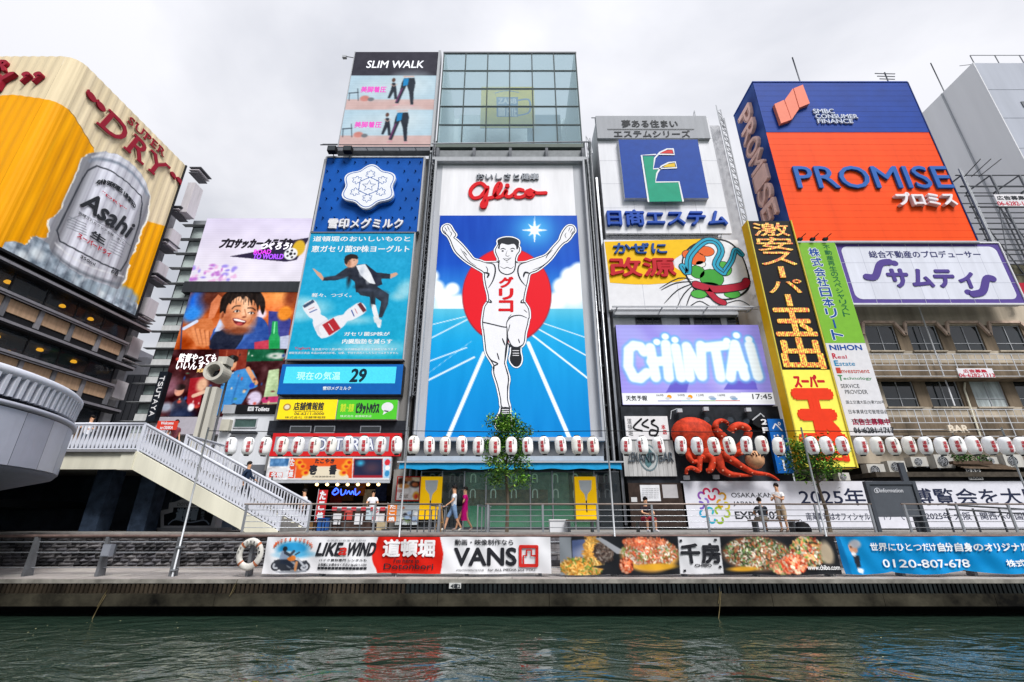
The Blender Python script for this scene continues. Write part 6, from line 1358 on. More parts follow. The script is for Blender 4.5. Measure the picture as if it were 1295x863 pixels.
for a_ in range(5): cv.ell(618 * 0 + gp(618, 212)[0] + 5 * math.cos(a_ * 1.256), gp(618, 212)[1] + 4.4 * math.sin(a_ * 1.256), 1.6, 1.4, '222026')
cv.ell(*gp(618, 212), 2.2, 2, '222026')
S.picture(cv, 1, emit=.42, dots=True)
BK2 = mat('1e1a26', .5, var=0)
S.text('プロサッカークラブを', *gp(345, 190), *gp(630, 155), BK2, 2, bold=.07, shear=.25); S.text('つくろう!', *gp(500, 195), *gp(625, 170), mat('f0eef6', .5, var=0, emit=.5), 3, bold=.05, shear=.2)
MG_ = mat('c93ad0', .5, var=0, emit=.5); S.text('ROAD', *gp(478, 212), *gp(545, 196), MG_, 3, bold=.05); S.text('TO WORLD', *gp(475, 231), *gp(592, 213), mat('9a4ae0', .5, var=0, emit=.5), 3, bold=.05); S.done()
boxo('base_beam', S.root, -.3, S.W + 1, -.1, .5, -1.1, -.05, DGREY)
S = Board('drinks_advert_screen', 'large colourful LED screen of a laughing dark-haired man over a red bar scene', 'screen', quad(236, 367.5, 378, 366, 350, 527, 202, 527), TY - .6, .5, face=BLACK, side=BLACK)
cv = Canvas(S, cell=.042, base='8a3a20')
def fp(x, y): return (200 + x / 4.931, 355 + y / 4.931)
F = lambda P: [fp(*p) for p in P]
cv.poly(F([(150, 60), (860, 50), (820, 430), (100, 430)]), 'b4511f'); cv.noise(.25, 1.2, seed=3)
cv.ell(*fp(700, 130), 26, 18, 'e8763a', 1.2); cv.ell(*fp(760, 90), 20, 12, 'f09a50', 1.2); cv.ell(*fp(830, 100), 8, 12, '7a3018', 1); cv.ell(*fp(250, 130), 14, 17, '1d62d0', .8); cv.ell(*fp(210, 210), 12, 10, '2f86e0', .8); cv.ell(*fp(330, 100), 14, 14, '5a2a1e', 1); cv.poly(F([(330, 140), (375, 85), (405, 110), (350, 230), (310, 250)]), 'd07a52')
cv.poly(F([(690, 190), (800, 200), (830, 250), (800, 430), (680, 430)]), '3a3f8a'); cv.ell(*fp(790, 205), 9, 9, 'e88a2a', .3); cv.ell(*fp(640, 210), 7, 6, 'e9d8e6', .5)
cv.poly(F([(330, 420), (330, 330), (390, 270), (420, 300), (520, 290), (620, 225), (680, 270), (690, 350), (680, 430)]), '2c4f9a', curve=3)
cv.line(F([(600, 250), (560, 330), (470, 420)]), .25, '4f78c4', 3, .3); cv.line(F([(500, 330), (480, 425)]), .12, '8fa8d8', 2)
cv.poly(F([(320, 425), (345, 340), (395, 305), (470, 320), (545, 300), (480, 430)]), '1c2236', curve=2); cv.poly(F([(350, 320), (395, 215), (420, 290), (385, 315)]), 'b9c8e8')
cv.poly(F([(400, 200), (425, 110), (480, 85), (560, 100), (612, 145), (614, 195), (600, 235), (560, 285), (520, 308), (462, 310), (425, 292), (398, 255)]), 'd98e60', curve=3)
for (x, y, rx, ry, c_, a_) in ((520, 120, 13, 6, 'f0b890', 0), (560, 205, 7, 9, 'f4bd96', .4), (452, 200, 8, 11, 'c4744a', .2), (430, 235, 5, 13, 'b0603c', .3), (505, 215, 7, 6, 'e8a47a', 0), (470, 285, 12, 3.5, 'b4633e', .2), (560, 262, 8, 5, 'c47a50', -.6), (600, 200, 3.5, 12, 'b86a44', .2), (545, 175, 4, 9, 'f6c6a2', .2), (480, 160, 8, 5, 'e4a076', 0), (520, 292, 8, 3, 'e6a880', 0)): cv.ell(*fp(x, y), rx, ry, c_, 1.4, a_)
cv.ell(*fp(402, 215), 3.4, 6.5, 'c97c54', .3); cv.ell(*fp(403, 216), 1.6, 3.8, '8f4a30', .5)
HR = '1b1412'
cv.poly(F([(385, 205), (388, 140), (405, 95), (450, 62), (510, 48), (570, 48), (625, 62), (662, 110), (668, 165), (655, 215), (640, 190), (632, 150), (622, 200), (612, 150), (590, 118), (585, 160), (568, 112), (540, 98), (530, 122), (512, 98), (480, 112), (462, 128), (452, 150), (440, 140), (425, 175), (418, 210), (404, 190)]), HR, curve=2)
for k in range(16): cv.line(F([(430 + k * 14, 60 + abs(k - 8) * 2), (415 + k * 15.5, 95), (405 + k * 16, 125 + (k % 3) * 12)]), .035, '3a2c26' if k % 2 else '0e0a0a', 3)
for k in range(5): cv.line(F([(520 + k * 22, 60), (540 + k * 20, 90), (545 + k * 19, 135 + k % 2 * 20)]), .05, HR, 3)
cv.line(F([(462, 176), (480, 160), (512, 158)]), .10, '2c1a14', 3, .04); cv.line(F([(560, 172), (588, 172), (606, 186)]), .10, '2c1a14', 3, .04)
cv.line(F([(470, 196), (490, 184), (512, 192)]), .07, '20120e', 3); cv.line(F([(560, 202), (582, 196), (602, 206)]), .07, '20120e', 3)
cv.ell(*fp(491, 192), 3.0, 1.5, 'efe4dc', .2); cv.ell(*fp(493, 192), 1.3, 1.5, '140c0a'); cv.ell(*fp(581, 204), 2.8, 1.4, 'efe4dc', .2); cv.ell(*fp(582, 204), 1.2, 1.4, '140c0a'); cv.line(F([(474, 203), (492, 207), (510, 202)]), .03, 'a05c3c', 3)
cv.line(F([(540, 180), (548, 215), (545, 226), (530, 230)]), .06, 'b4653f', 3, .06); cv.ell(*fp(536, 228), 2.5, 1.2, '8a4630', .6); cv.line(F([(455, 225), (450, 250), (462, 268)]), .04, 'a85c3c', 3, .05); cv.line(F([(585, 228), (578, 252), (560, 268)]), .04, 'a85c3c', 3, .05)
cv.poly(F([(466, 238), (492, 238), (520, 246), (548, 252), (540, 270), (515, 280), (488, 274), (472, 258)]), '5e1418', curve=3); cv.poly(F([(470, 240), (495, 240), (522, 248), (544, 254), (538, 260), (510, 256), (480, 250)]), 'f8f2ec', curve=2); cv.ell(*fp(508, 270), 4, 1.8, 'b8484a', .4); cv.line(F([(464, 237), (492, 235), (522, 244), (550, 252)]), .04, 'a4504a', 3); cv.line(F([(478, 270), (505, 284), (535, 276)]), .05, 'c86a5c', 3)
cv.ell(*fp(505, 312), 15, 5, '8a4a30', .8)
cv.poly(F([(160, 300), (250, 245), (330, 240), (345, 300), (320, 370), (290, 420), (240, 400), (180, 330)]), 'c7703e', curve=3); cv.line(F([(160, 300), (240, 255)]), .3, 'c9d4ee'); 
for i in range(4): cv.line(F([(215 + i * 30, 300 + i * 6), (245 + i * 22, 400)]), .28, 'dd8a58', soft=.1); cv.line(F([(230 + i * 30, 300 + i * 6), (257 + i * 22, 400)]), .05, '7a3a20')
cv.poly(F([(675, 430), (690, 360), (705, 330), (712, 255), (745, 255), (748, 330), (760, 360), (758, 430)]), '1f9a52', curve=1); cv.line(F([(728, 260), (722, 330)]), .1, '8ff0b0'); cv.poly(F([(600, 385), (690, 370), (690, 430), (600, 430)]), 'c03a50'); cv.poly(F([(760, 350), (820, 340), (810, 430), (760, 430)]), 'b9c0d8'); cv.line(F([(160, 60), (140, 430)]), .1, '1a3a70')
cv.poly(F([(-20, 432), (860, 425), (840, 870), (-40, 870)]), '3a1418'); m_low = (cv.z < S.p(*fp(400, 430))[1]) * 1.0; cv.noise(.16, .9, seed=12, mask=m_low)
cv.poly(F([(380, 430), (560, 430), (545, 560), (380, 560)]), '7c2a1c'); cv.poly(F([(560, 430), (790, 430), (780, 500), (550, 505)]), '0f5a3a'); cv.ell(*fp(740, 470), 12, 4, 'c9d0c8', .5); cv.line(F([(500, 440), (480, 560)]), .1, 'a04a30'); cv.line(F([(430, 440), (415, 560)]), .1, 'a04a30')
cv.poly(F([(490, 560), (590, 560), (620, 660), (570, 680), (520, 770), (440, 775), (360, 850), (350, 800), (400, 640)]), '3a86c8', curve=2); cv.line(F([(510, 590), (460, 760)]), .12, '2a68a8', 2, .1); cv.line(F([(560, 550), (610, 640)]), .35, 'dc9a70'); cv.ell(*fp(455, 520), 7, 9, 'd89a74'); cv.ell(*fp(462, 490), 8, 5, '1a1614'); cv.ell(*fp(585, 655), 3.5, 3.5, '2450c0')
cv.ell(*fp(600, 735), 9, 9, 'd6c8e2', .3); cv.poly(F([(690, 560), (755, 550), (745, 770), (650, 770)]), 'b9d0a0'); cv.noise(.1, .3, seed=14, mask=m_low * (cv.x > S.p(*fp(650, 700))[0])); cv.line(F([(665, 745), (740, 740)]), .5, 'c83a70')
cv.poly(F([(200, 610), (290, 600), (260, 790), (170, 800)]), '9a1c26'); cv.ell(*fp(132, 685), 6, 7, 'd99a80'); cv.ell(*fp(138, 665), 7, 4, '241818'); cv.poly(F([(90, 760), (150, 720), (190, 780), (170, 860), (70, 860)]), '2a2a3c'); cv.ell(*fp(75, 660), 9, 10, '8a5a68', 1); cv.ell(*fp(50, 790), 8, 6, '9aa0b0', .8); cv.ell(*fp(150, 840), 16, 8, '1f2a48', .8); cv.line(F([(220, 720), (300, 690)]), .3, 'e0b8a0'); cv.ell(*fp(205, 790), 4, 5, 'e8e8ee', .4); cv.ell(*fp(275, 650), 7, 9, 'e0b090', .6)
for i in range(60): cv.ell(*fp(rg.uniform(120, 820), rg.uniform(440, 830)), rg.uniform(.6, 2.4), rg.uniform(.6, 2.4), rg.choice(['e8c8a0', 'c84a3a', '2a4a8a', 'f0e8e0', '1a1418', '6a2a2a', '3a7a5a']), .8)
cv.blur(1); cv.noise(.06, .25, seed=22); cv.noise(.06, .7, seed=23)
S.picture(cv, 1, emit=.5, dots=True)
EW_ = mat('f4eef2', .5, var=0, emit=.6)
S.text('監督やっても', *fp(120, 508), *fp(372, 456), EW_, 2, bold=.025, shear=.08); S.text('いいんすか!?', *fp(105, 555), *fp(370, 505), EW_, 2, bold=.025, shear=.08); S.text('実況中継', *fp(240, 572), *fp(330, 550), mat('d8b070', .5, var=0, emit=.4), 2, bold=.04)
S.done(); boxo('base_panel', S.root, -.1, S.W + .3, -.1, .5, -1.4, -.05, mat('b7b3bd', .5, var=.05)); boxo('top_beam', S.root, -.3, S.W + 1, .05, .5, S.H + .02, S.H + .7, DGREY)
S = Board('bookshop_vertical_sign', 'narrow dark vertical sign with white capitals reading downwards beside the screen', 'sign', quad(203, 470, 213, 470, 194, 533, 183, 533), TY - 1.2, .5, face=mat('1c222b', .5, var=.1), side=mat('14181e', .5))
for i, ch in enumerate('TSUTAYA'):
    v, f = text_geo(ch); vv = (v - v.min(0)) / (v.max(0) - v.min(0) + 1e-6); hh = (S.H - .7) / 7; cz_ = S.H - .35 - hh * (i + .5)
    m_ = MB().add([(S.W * .22 + y * S.W * .56, -.01, cz_ + hh * .42 * (1 - 2 * x)) for x, y in vv], f, WHITE); m_.add([(S.W * .22 + y * S.W * .56 + .03, -.012, cz_ + hh * .42 * (1 - 2 * x) + .02) for x, y in vv], f, WHITE); m_.build('letter', S.root)
S.done()
# ================================================================== THE BRIDGE AND ITS STAIRS
BZ = 5.0
bg = thing('canal_bridge', 'pale grey bridge with a round balcony drum, beam and dark underside at the canal edge', 'bridge', (-19.1, 11.0, 0))
ox, oy = -19.1, 11.0; RR = 6.15
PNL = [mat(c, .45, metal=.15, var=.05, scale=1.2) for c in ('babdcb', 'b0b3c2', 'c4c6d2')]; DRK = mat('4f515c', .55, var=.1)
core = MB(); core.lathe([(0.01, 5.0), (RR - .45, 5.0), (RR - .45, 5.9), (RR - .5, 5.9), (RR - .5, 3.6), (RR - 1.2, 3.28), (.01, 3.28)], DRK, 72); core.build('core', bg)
bw_ = MB(); bw_.lathe([(RR - .02, 3.72), (RR - .10, 3.60), (RR - 1.15, 3.27)], mat('777a88', .5, var=.05), 72); bw_.build('bevel', bg)
NP = 34; pmesh = []
for m in PNL:
    v = []; f = []; a_w = 2 * math.pi / NP
    for i in range(5):
        a_ = a_w * (.006 + .988 * i / 4)
        for (r_, z_) in ((RR - .08, 3.72), (RR, 3.74), (RR, 5.12), (RR - .08, 5.14)): v.append((r_ * math.cos(a_), r_ * math.sin(a_), z_))
    for i in range(4):
        for k in range(3): f.append((i * 4 + k, (i + 1) * 4 + k, (i + 1) * 4 + k + 1, i * 4 + k + 1))
    pmesh.append(MB().add(v, f, m).mesh('panel'))
for k in range(NP): o = put('panel', pmesh[k % 3], bg); o.rotation_euler = (0, 0, k * 2 * math.pi / NP)
MB().lathe([(RR - .06, 5.15), (RR + .07, 5.17), (RR + .07, 5.27), (RR - .1, 5.30), (RR - .35, 5.31)], mat('b5b7c4', .4, var=.04), 72).build('ledge', bg)
MB().lathe([(RR - .36, 5.3), (RR - .30, 5.35), (RR - .18, 5.42), (RR - .20, 5.50), (RR - .40, 5.5)], mat('2c2e36', .5), 72).build('recess', bg)  # near-black tone stands in for the shade beneath the slats
MB().lathe([(RR - .30, 5.86), (RR - .05, 5.90), (RR + .02, 5.97), (RR + .02, 6.08), (RR - .06, 6.15), (RR - .25, 6.17), (RR - .34, 6.1)], mat('ced1dc', .5, var=.05), 90).build('top_rail', bg)
sm = MB(); NS = 150
for k in range(NS):
    a_ = 2 * math.pi * k / NS
    if math.cos(a_ - .2) < -.3: continue
    c, s = math.cos(a_), math.sin(a_); q = []
    for z_, r0, r1 in ((5.40, RR - .28, RR - .04), (5.93, RR - .24, RR + .0)):
        for r_, t_ in ((r0, -.030), (r1, -.042), (r1, .042), (r0, .030)): q.append((r_ * c - t_ * s * 1.2, r_ * s + t_ * c * 1.2, z_))
    sm.add(q, [(0, 1, 5, 4), (1, 2, 6, 5), (2, 3, 7, 6), (3, 0, 4, 7)], mat('ced1dc', .42, var=.04))
sm.build('slat', bg, kind='stuff')
# straight deck, beam and abutment behind the drum
CRB = mat('e2dfcc', .65, var=.10, streak=True, scale=1.2)
XE = -15.25
dkb = MB().box(-70 - ox, XE - ox, 19.0 - oy, 60 - oy, 4.45, BZ, mat('8b8984', .7, var=.1)).box(-70 - ox, -19 - ox, 4 - oy, 19.0 - oy, 4.3, 4.98, DRK); dkb.build('deck', bg)
MB().box(-20 - ox, XE - ox + .0, 18.85 - oy, 19.0 - oy, 4.32, 5.02, CRB).box(XE - ox - .55, XE - ox + .01, 18.80 - oy, 19.0 - oy, 4.30, 5.03, CRB).box(-20 - ox, XE - ox, 18.7 - oy, 18.85 - oy, 4.99, 5.06, mat('8d8d92', .5)).build('beam', bg)
MB().box(-60 - ox, -13.2 - ox, 23.2 - oy, 23.6 - oy, 0, 4.45, mat('39424f', .7, var=.4, scale=.6)).box(-60 - ox, -20 - ox, 3 - oy, 24 - oy, 2.9, 3.2, DARK).build('abutment', bg)  # dark tones put the shade under the bridge into the colour
for xx in (-17.6, -15.6): boxo('pier', bg, xx - ox - .35, xx - ox + .35, 20.4 - oy, 21.1 - oy, FLOOR, 4.45, mat('3c4a5e', .6, var=.3))
pw = MB()
for zz_ in (2.9, 3.9): pw.bar((-16.5 - ox, 22.9 - oy, zz_), (-11.3 - ox, 22.9 - oy, zz_), .03, DSTEEL)
for k in range(5): pw.bar((-16.2 + k * 1.15 - ox, 22.9 - oy, 2), (-16.2 + k * 1.15 - ox, 22.9 - oy, 4.4), .03, DSTEEL)
pw.build('wall_grid', bg)
# stairs down to the promenade
stt = thing('bridge_stairs', 'cream-sided stairs with two white baluster rails descending from the bridge', 'stairs', (XE, 19.0, FLOOR))
NSTEP = 18; rise = (BZ - FLOOR) / NSTEP; run = (XE - -9.0) / -NSTEP; RUN = NSTEP * run
STP = mat('8d8b88', .75, var=.12); stepm = MB().box(0, run + .03, 0.02, 2.56, -rise, 0, STP).mesh('step')
for k in range(NSTEP): put('step', stepm, stt, (k * run, 0, BZ - FLOOR - k * rise - .0005 * k))
sl_ = (BZ - FLOOR) / RUN
for yy in (0.0, 2.58):
    v = [(0, yy - .15, BZ - FLOOR - .68), (0, yy - .15, BZ - FLOOR + .03), (RUN + .05, yy - .15, .05), (RUN + .05, yy - .15, -.02), (RUN - 1.15, yy - .15, -.02)]
    v += [(a, b + .16, c) for a, b, c in v]
    MB().add(v, [(0, 4, 3, 2, 1), (5, 6, 7, 8, 9), (0, 1, 6, 5), (1, 2, 7, 6), (2, 3, 8, 7), (3, 4, 9, 8), (4, 0, 5, 9)], CRB).build('stringer', stt)
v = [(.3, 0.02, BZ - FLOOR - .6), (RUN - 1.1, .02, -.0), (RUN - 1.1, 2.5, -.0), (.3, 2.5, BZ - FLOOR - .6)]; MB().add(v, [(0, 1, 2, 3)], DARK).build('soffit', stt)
BWH = mat('cfd2dc', .5, var=.05)
# one bulging flat baluster
bpf = [(.018, 0), (.05, .10), (.075, .22), (.06, .38), (.028, .55), (.022, .80), (.03, .98)]
bm = MB(); v = [(s * r_, y_, z_) for y_ in (-.018, .018) for s in (-1, 1) for r_, z_ in bpf]; n = len(bpf)
fs = []
for i in range(n - 1): fs += [(i, i + 1, n + i + 1, n + i)[::-1], (2 * n + i, 2 * n + i + 1, 3 * n + i + 1, 3 * n + i), (i, 2 * n + i, 2 * n + i + 1, i + 1)[::-1], (n + i, n + i + 1, 3 * n + i + 1, 3 * n + i)[::-1]]
balm = bm.add(v, fs, BWH).mesh('baluster')
def balrail(parent, a_, b_, n, z0a, z0b):
    a_, b_ = Vector(a_), Vector(b_)
    for i in range(n):
        t_ = (i + .5) / n; p = a_.lerp(b_, t_); put('baluster', balm, parent, (p.x, p.y, z0a + (z0b - z0a) * t_ + .06))
    m = MB(); d = Vector((0, 0, 1.10))
    A = Vector((a_.x, a_.y, z0a)); B = Vector((b_.x, b_.y, z0b))
    m.tube([A + Vector((0, 0, 1.10)), B + Vector((0, 0, 1.10))], .055, BWH, 8); m.bar(A + Vector((0, 0, .08)), B + Vector((0, 0, .08)), .03, BWH); m.bar(A + Vector((0, 0, 1.02)), B + Vector((0, 0, 1.02)), .018, BWH)
    m.build('handrail', parent)
balrail(stt, (0.05, -.07, 0), (RUN, -.07, 0), 44, BZ - FLOOR + .02, .06); balrail(stt, (0.0, 2.52, 0), (RUN, 2.52, 0), 44, BZ - FLOOR + .02, .06)
balrail(bg, (-18.6 - ox, 18.93 - oy, 0), (XE - ox, 18.93 - oy, 0), 20, BZ + .06, BZ + .06)
balrail(bg, (XE - ox, 21.6 - oy, 0), (XE - ox + .05, 27 - oy, 0), 14, BZ + .02, BZ + .02)
for (x_, y_) in ((0.0, -.07), (0.0, 2.52), (RUN, -.07), (RUN, 2.52)): MB().box(x_ - .05, x_ + .05, y_ - .05, y_ + .05, (BZ - FLOOR if x_ < 1 else .0), (BZ - FLOOR if x_ < 1 else 0) + 1.18, BWH).build('newel', stt)
# pediment sign under the stairs
pd = thing('pediment_sign', 'silver stepped-arch sign with dark plate of etched characters under the bridge stairs', 'sign', (X_(236, 668, 21.6), 21.6, FLOOR))
ox2 = pd.location.x
def q2(x, y): a = at(x, y, 21.6); return (a[0] - ox2, a[1] - FLOOR)
ol = [q2(203, 668), q2(203, 646), q2(213, 644), q2(214, 636), q2(221, 635), q2(229, 632), q2(238, 631), q2(250, 632), q2(262, 635), q2(268, 636), q2(268, 644), q2(275, 646), q2(271, 668)]
SLV = mat('c9ccd2', .4, metal=.2, var=.1); m_ = MB()
def prism(mb, q, y0, y1, mt):
    n = len(q); tri = tessellate_polygon([[Vector((a, b, 0)) for a, b in q]])
    mb.add([(a, y0, b) for a, b in q] + [(a, y1, b) for a, b in q], [tuple(t) for t in tri] + [tuple(i + n for i in t)[::-1] for t in tri] + [(i, (i + 1) % n, (i + 1) % n + n, i + n) for i in range(n)], mt)
prism(m_, ol, 0, .5, SLV); m_.build('surround', pd); m_ = MB(); prism(m_, [q2(208, 665), q2(208, 651), q2(219, 648), q2(220, 642), q2(262, 642), q2(262, 648), q2(270, 651), q2(266, 665)], -.03, .0, mat('10141a', .3)); m_.build('plate', pd)
PB = Board('x', None, None, (3, 3), origin=(ox2, 21.56, FLOOR), U=(1, 0, 0), face=None, parent=pd); PB.root.location = (0, -.04, 0); PB.root.name = 'etched_writing'
PB.text('道頓堀', 221, 658, 251, 643, mat('8e9cab', .4), 2, bold=.05); PB.vtext('川遊歩道', (257, 643), (256, 658), 5, mat('8e9cab', .4), 2); PB.text('DOTONBORI', 224, 640, 255, 636, mat('2b2e33', .4), 3); PB.stroke([(213, 663), (222, 657), (240, 661), (258, 658), (264, 663)], .05, mat('8e9cab', .4), 2, curve=3); PB.done()
boxo('plinth', pd, q2(190, 670)[0], q2(280, 670)[0], -.3, .8, -.01, .12, mat('9a9ca1', .4, metal=.3))
# concrete tower with the ring
tw = thing('ring_tower', 'tapering concrete-grey tower with a ring-shaped lantern head in front of the screens', 'tower', (-13.0, 24.0, FLOOR))
def q3(x, y): a = at(x, y, 24.0); return (a[0] + 13.0, a[1] - FLOOR)
CT = mat('c4c1b6', .6, var=.12, streak=True); xa, zt = q3(275, 491); cx_ = (q3(275, 491)[0] + q3(250, 560)[0]) / 2
m_ = MB(); 
for (w0, w1, z0, z1, dd) in ((.38, .30, -.0, zt, .30),):
    vs = [(cx_ - w0, -dd, z0), (cx_ + w0, -dd, z0), (cx_ + w0, dd, z0), (cx_ - w0, dd, z0), (cx_ - w1, -dd * .8, z1), (cx_ + w1, -dd * .8, z1), (cx_ + w1, dd * .8, z1), (cx_ - w1, dd * .8, z1)]
    m_.add(vs, [(0, 3, 2, 1), (4, 5, 6, 7), (0, 1, 5, 4), (1, 2, 6, 5), (2, 3, 7, 6), (3, 0, 4, 7)], CT)
m_.box(cx_ - .04, cx_ + .04, -.33, -.2, .2, zt, mat('6f6d67', .6)).build('shaft', tw)
m_ = MB(); cz_ = q3(275, 472)[1]; k = 28; rr2 = .54; vs = []; fs = []
for i in range(k):
    a_ = 2 * math.pi * i / k
    for r_, y_ in ((rr2 - .16, -.45), (rr2, -.45), (rr2, .35), (rr2 - .16, .35)): vs.append((cx_ + r_ * math.cos(a_), y_, cz_ + r_ * math.sin(a_)))
for i in range(k):
    for j in range(4): fs.append((i * 4 + j, i * 4 + (j + 1) % 4, ((i + 1) % k) * 4 + (j + 1) % 4, ((i + 1) % k) * 4 + j))
m_.add(vs, fs, CT, False).build('ring', tw); MB().lathe([(.0, -.22), (.2, -.2), (.22, 0), (.16, .16), (.04, .24)], DARK, 14, (cx_, 0, cz_ - .1)).build('lamp_globe', tw); boxo('head', tw, cx_ + .05, cx_ + .55, -.36, .26, cz_ + .42, cz_ + .84, CT)
# white toilets kiosk
kx = X_(297, 560, 25.0); tk = thing('toilet_kiosk', 'white service building with a louvred window and a black strip lettered Toilets', 'building', (kx, 25.0, FLOOR))
k1 = X_(352, 555, 25) - kx; zt = Z_(524, 25) - FLOOR
MB().box(-1.0, k1 + .2, .0, 3, 0, zt, mat('dcdfe4', .5, var=.06, streak=True)).box(.2, k1 + .1, -.05, 0, 0, Z_(588, 25) - FLOOR, mat('6d7076', .6, var=.1)).build('wall', tk)
boxo('sign_strip', tk, X_(298, 519, 24.9) - kx, k1 + .1, -.12, .0, zt + .02, zt + .5, BLACK); boxo('sign_strip', tk, -1.0, X_(298, 519, 24.9) - kx - .03, -.12, 0, zt + .02, zt + .5, LGREY)
boxo('roof', tk, -1.0, k1 + .2, .0, 3, zt, zt + .48, DGREY)
KB = Board('x', None, None, (3, 3), origin=(kx, 24.87, FLOOR), U=(1, 0, 0), face=None, parent=tk); KB.root.location = (0, -.13, 0); KB.root.name = 'strip_writing'; KB.text('Toilets', 322, 520, 341, 515, WHITE, 1, bold=.05); KB.rect(314, 520, 320.5, 514.5, mat('d6d8dc', .4), 1); KB.text('WC', 315, 519, 319.5, 516, GK, 2); KB.done()
window(tk, X_(297, 535, 25) - kx, X_(325, 535, 25) - kx, Z_(541, 25) - FLOOR, Z_(530, 25) - FLOOR, -.03, 1, 1, LGREY, mat('48605c', .3, var=.2))
boxo('canopy', tk, X_(292, 547, 24.9) - kx, X_(325, 547, 24.9) - kx, -.25, 0, Z_(549, 25) - FLOOR, Z_(547, 25) - FLOOR, DGREY); boxo('meter_box', tk, X_(281, 540, 24.9) - kx, X_(292, 540, 24.9) - kx, -.3, 0, Z_(546, 25) - FLOOR, Z_(532, 25) - FLOOR, mat('c5c2b4', .5)); 
MB().tube([(X_(283, 470, 24.7) - kx + .3, -.3, Z_(450, 24.7) - FLOOR), (X_(283, 470, 24.7) - kx + .3, -.3, 0)], .06, MGREY, 6).build('pole', tk)

# ================================================================== RAILINGS, LANTERNS, BANNERS
lr = thing('lower_railing', 'low canal-side railing with inclined flat posts and a brown top tube', 'railing', (0, 14.6, DECK))
RST = mat('6d5a55', .45, metal=.3, var=.2, scale=4); PST = mat('77797d', .4, metal=.5, var=.15)
MB().tube([(-40, 0, 1.06), (40, 0, 1.06)], .045, RST).build('top_tube', lr)
for k, z_ in enumerate((.90,)): MB().tube([(-40, .06, z_), (40, .06, z_)], .018, STEEL).build('cable', lr)
mr = MB()
for z_ in (.22, .62): mr.tube([(-40, .08, z_), (40, .08, z_)], .012, STEEL)
mr.build('mesh_wire', lr)
pxs = [33, 125, 218, 314, 407, 498, 590, 683, 776, 866, 957, 1049, 1140, 1231, 1322, -60, 1414]
pm2 = MB().add([(-.045, -.06, 0), (.045, -.06, 0), (.045, .22, 0), (-.045, .22, 0), (-.045, -.05, 1.04), (.045, -.05, 1.04), (.045, .05, 1.06), (-.045, .05, 1.06)], [(0, 3, 2, 1), (4, 5, 6, 7), (0, 1, 5, 4), (1, 2, 6, 5), (2, 3, 7, 6), (3, 0, 4, 7)], PST).mesh('post')
post_x = [X_(p, 722, 14.6) for p in pxs]
for x in post_x: put('post', pm2, lr, (x, 0, 0))
ur = thing('upper_railing', 'steel promenade railing with thin horizontal bars on the upper walkway', 'railing', (0, 17.82, FLOOR))
segs = [(X_(308, 660, 17.8), X_(555, 660, 17.8)), (X_(617, 660, 17.8), X_(1105, 660, 17.8)), (X_(1150, 660, 17.8), 24)]
for i, (a_, b_) in enumerate(segs):
    n = max(1, round((b_ - a_) / 2.1))
    for k in range(n + 1):
        x = a_ + (b_ - a_) * k / n; boxo('post', ur, x - .035, x + .035, -.03, .03, 0, .97, STEEL)
    MB().tube([(a_ - .1, 0, .98), (b_ + .1, 0, .98)], .033, mat('8b7f78', .4, metal=.4, var=.1)).build('top_tube', ur)
    for z_ in (.18, .38, .58, .78): MB().tube([(a_, 0, z_), (b_, 0, z_)], .012, STEEL, 6).build('bar', ur)
# short return rails at the gap, and the ramp handrail
for x, s in ((segs[0][1], 1), (segs[1][0], 1)):
    m_ = MB()
    for k in range(4): m_.bar((x + k * .12 - .4, .3 + k * .6, 0), (x + k * .12 - .4, .3 + k * .6, .95), .025, STEEL)
    m_.tube([(x - .4, .3, .95), (x, 2.2, .95)], .03, STEEL)
    m_.build('return_rail', ur)
m_ = MB()
for k in range(6):
    x = X_(1206, 660, 18.4) + k * 1.0; m_.bar((x, .7, 0), (x, .7, .85), .028, DSTEEL)
m_.tube([(X_(1206, 650, 18.4), .7, .98), (24, .7, .55)], .035, DSTEEL).tube([(X_(1206, 650, 18.4), .7, .82), (24, .7, .38)], .03, DSTEEL).build('ramp_handrail', ur)
# lantern poles and cable
PXS = [(221, 'the life ring and the bridge stairs'), (500, 'the red and white banner'), (769, 'the noodle banner'), (1041, 'the white exhibition banner')]
pole_me = MB().tube([(0, 0, 0), (0, 0, 4.25)], .026, mat('c4c7cb', .4, metal=.2, var=.05), 8).mesh('shaft')
plx = []
for i, (p, nm) in enumerate(PXS + [(1322, 'the far end of the blue banner')]):
    x = X_([218, 498, 776, 1049, 1330][i], 722, 14.6) + .09; plx.append(x)
    o = thing('lantern_pole', 'thin steel pole rising from the low railing near ' + nm, 'pole', (x, 14.52, DECK), group='poles carrying the lantern cable')
    put('shaft', pole_me, o); boxo('clamp', o, -.07, .07, -.05, .12, .15, .19, STEEL); boxo('clamp', o, -.07, .07, -.05, .12, .75, .79, STEEL)
zl = Z_(549, 14.55); cb = MB()
for i in range(len(plx) - 1): cb.tube([(plx[i], 14.55, zl + .10), ((plx[i] + plx[i + 1]) / 2, 14.55, zl + .06), (plx[i + 1], 14.55, zl + .10)], .012, BLACK, 5)
cbo = cb.build('lantern_cable'); tag(cbo, 'black cable strung between the poles holding up the lanterns', 'cable')
LW = bpy.data.materials.new('lantern_paper'); LW.use_nodes = True; b = LW.node_tree.nodes['Principled BSDF']; b.inputs['Base Color'].default_value = (.80, .80, .80, 1); b.inputs['Roughness'].default_value = .5
b.inputs['Emission Color'].default_value = (1, .98, .96, 1); b.inputs['Emission Strength'].default_value = .06
prof = []
for i in range(23):
    t_ = i / 22; z_ = -.32 + .64 * t_; r_ = .205 * (1 - abs(2 * t_ - 1) ** 4.2 * .52) + (.005 if i % 2 else -.005); prof.append((r_, z_))
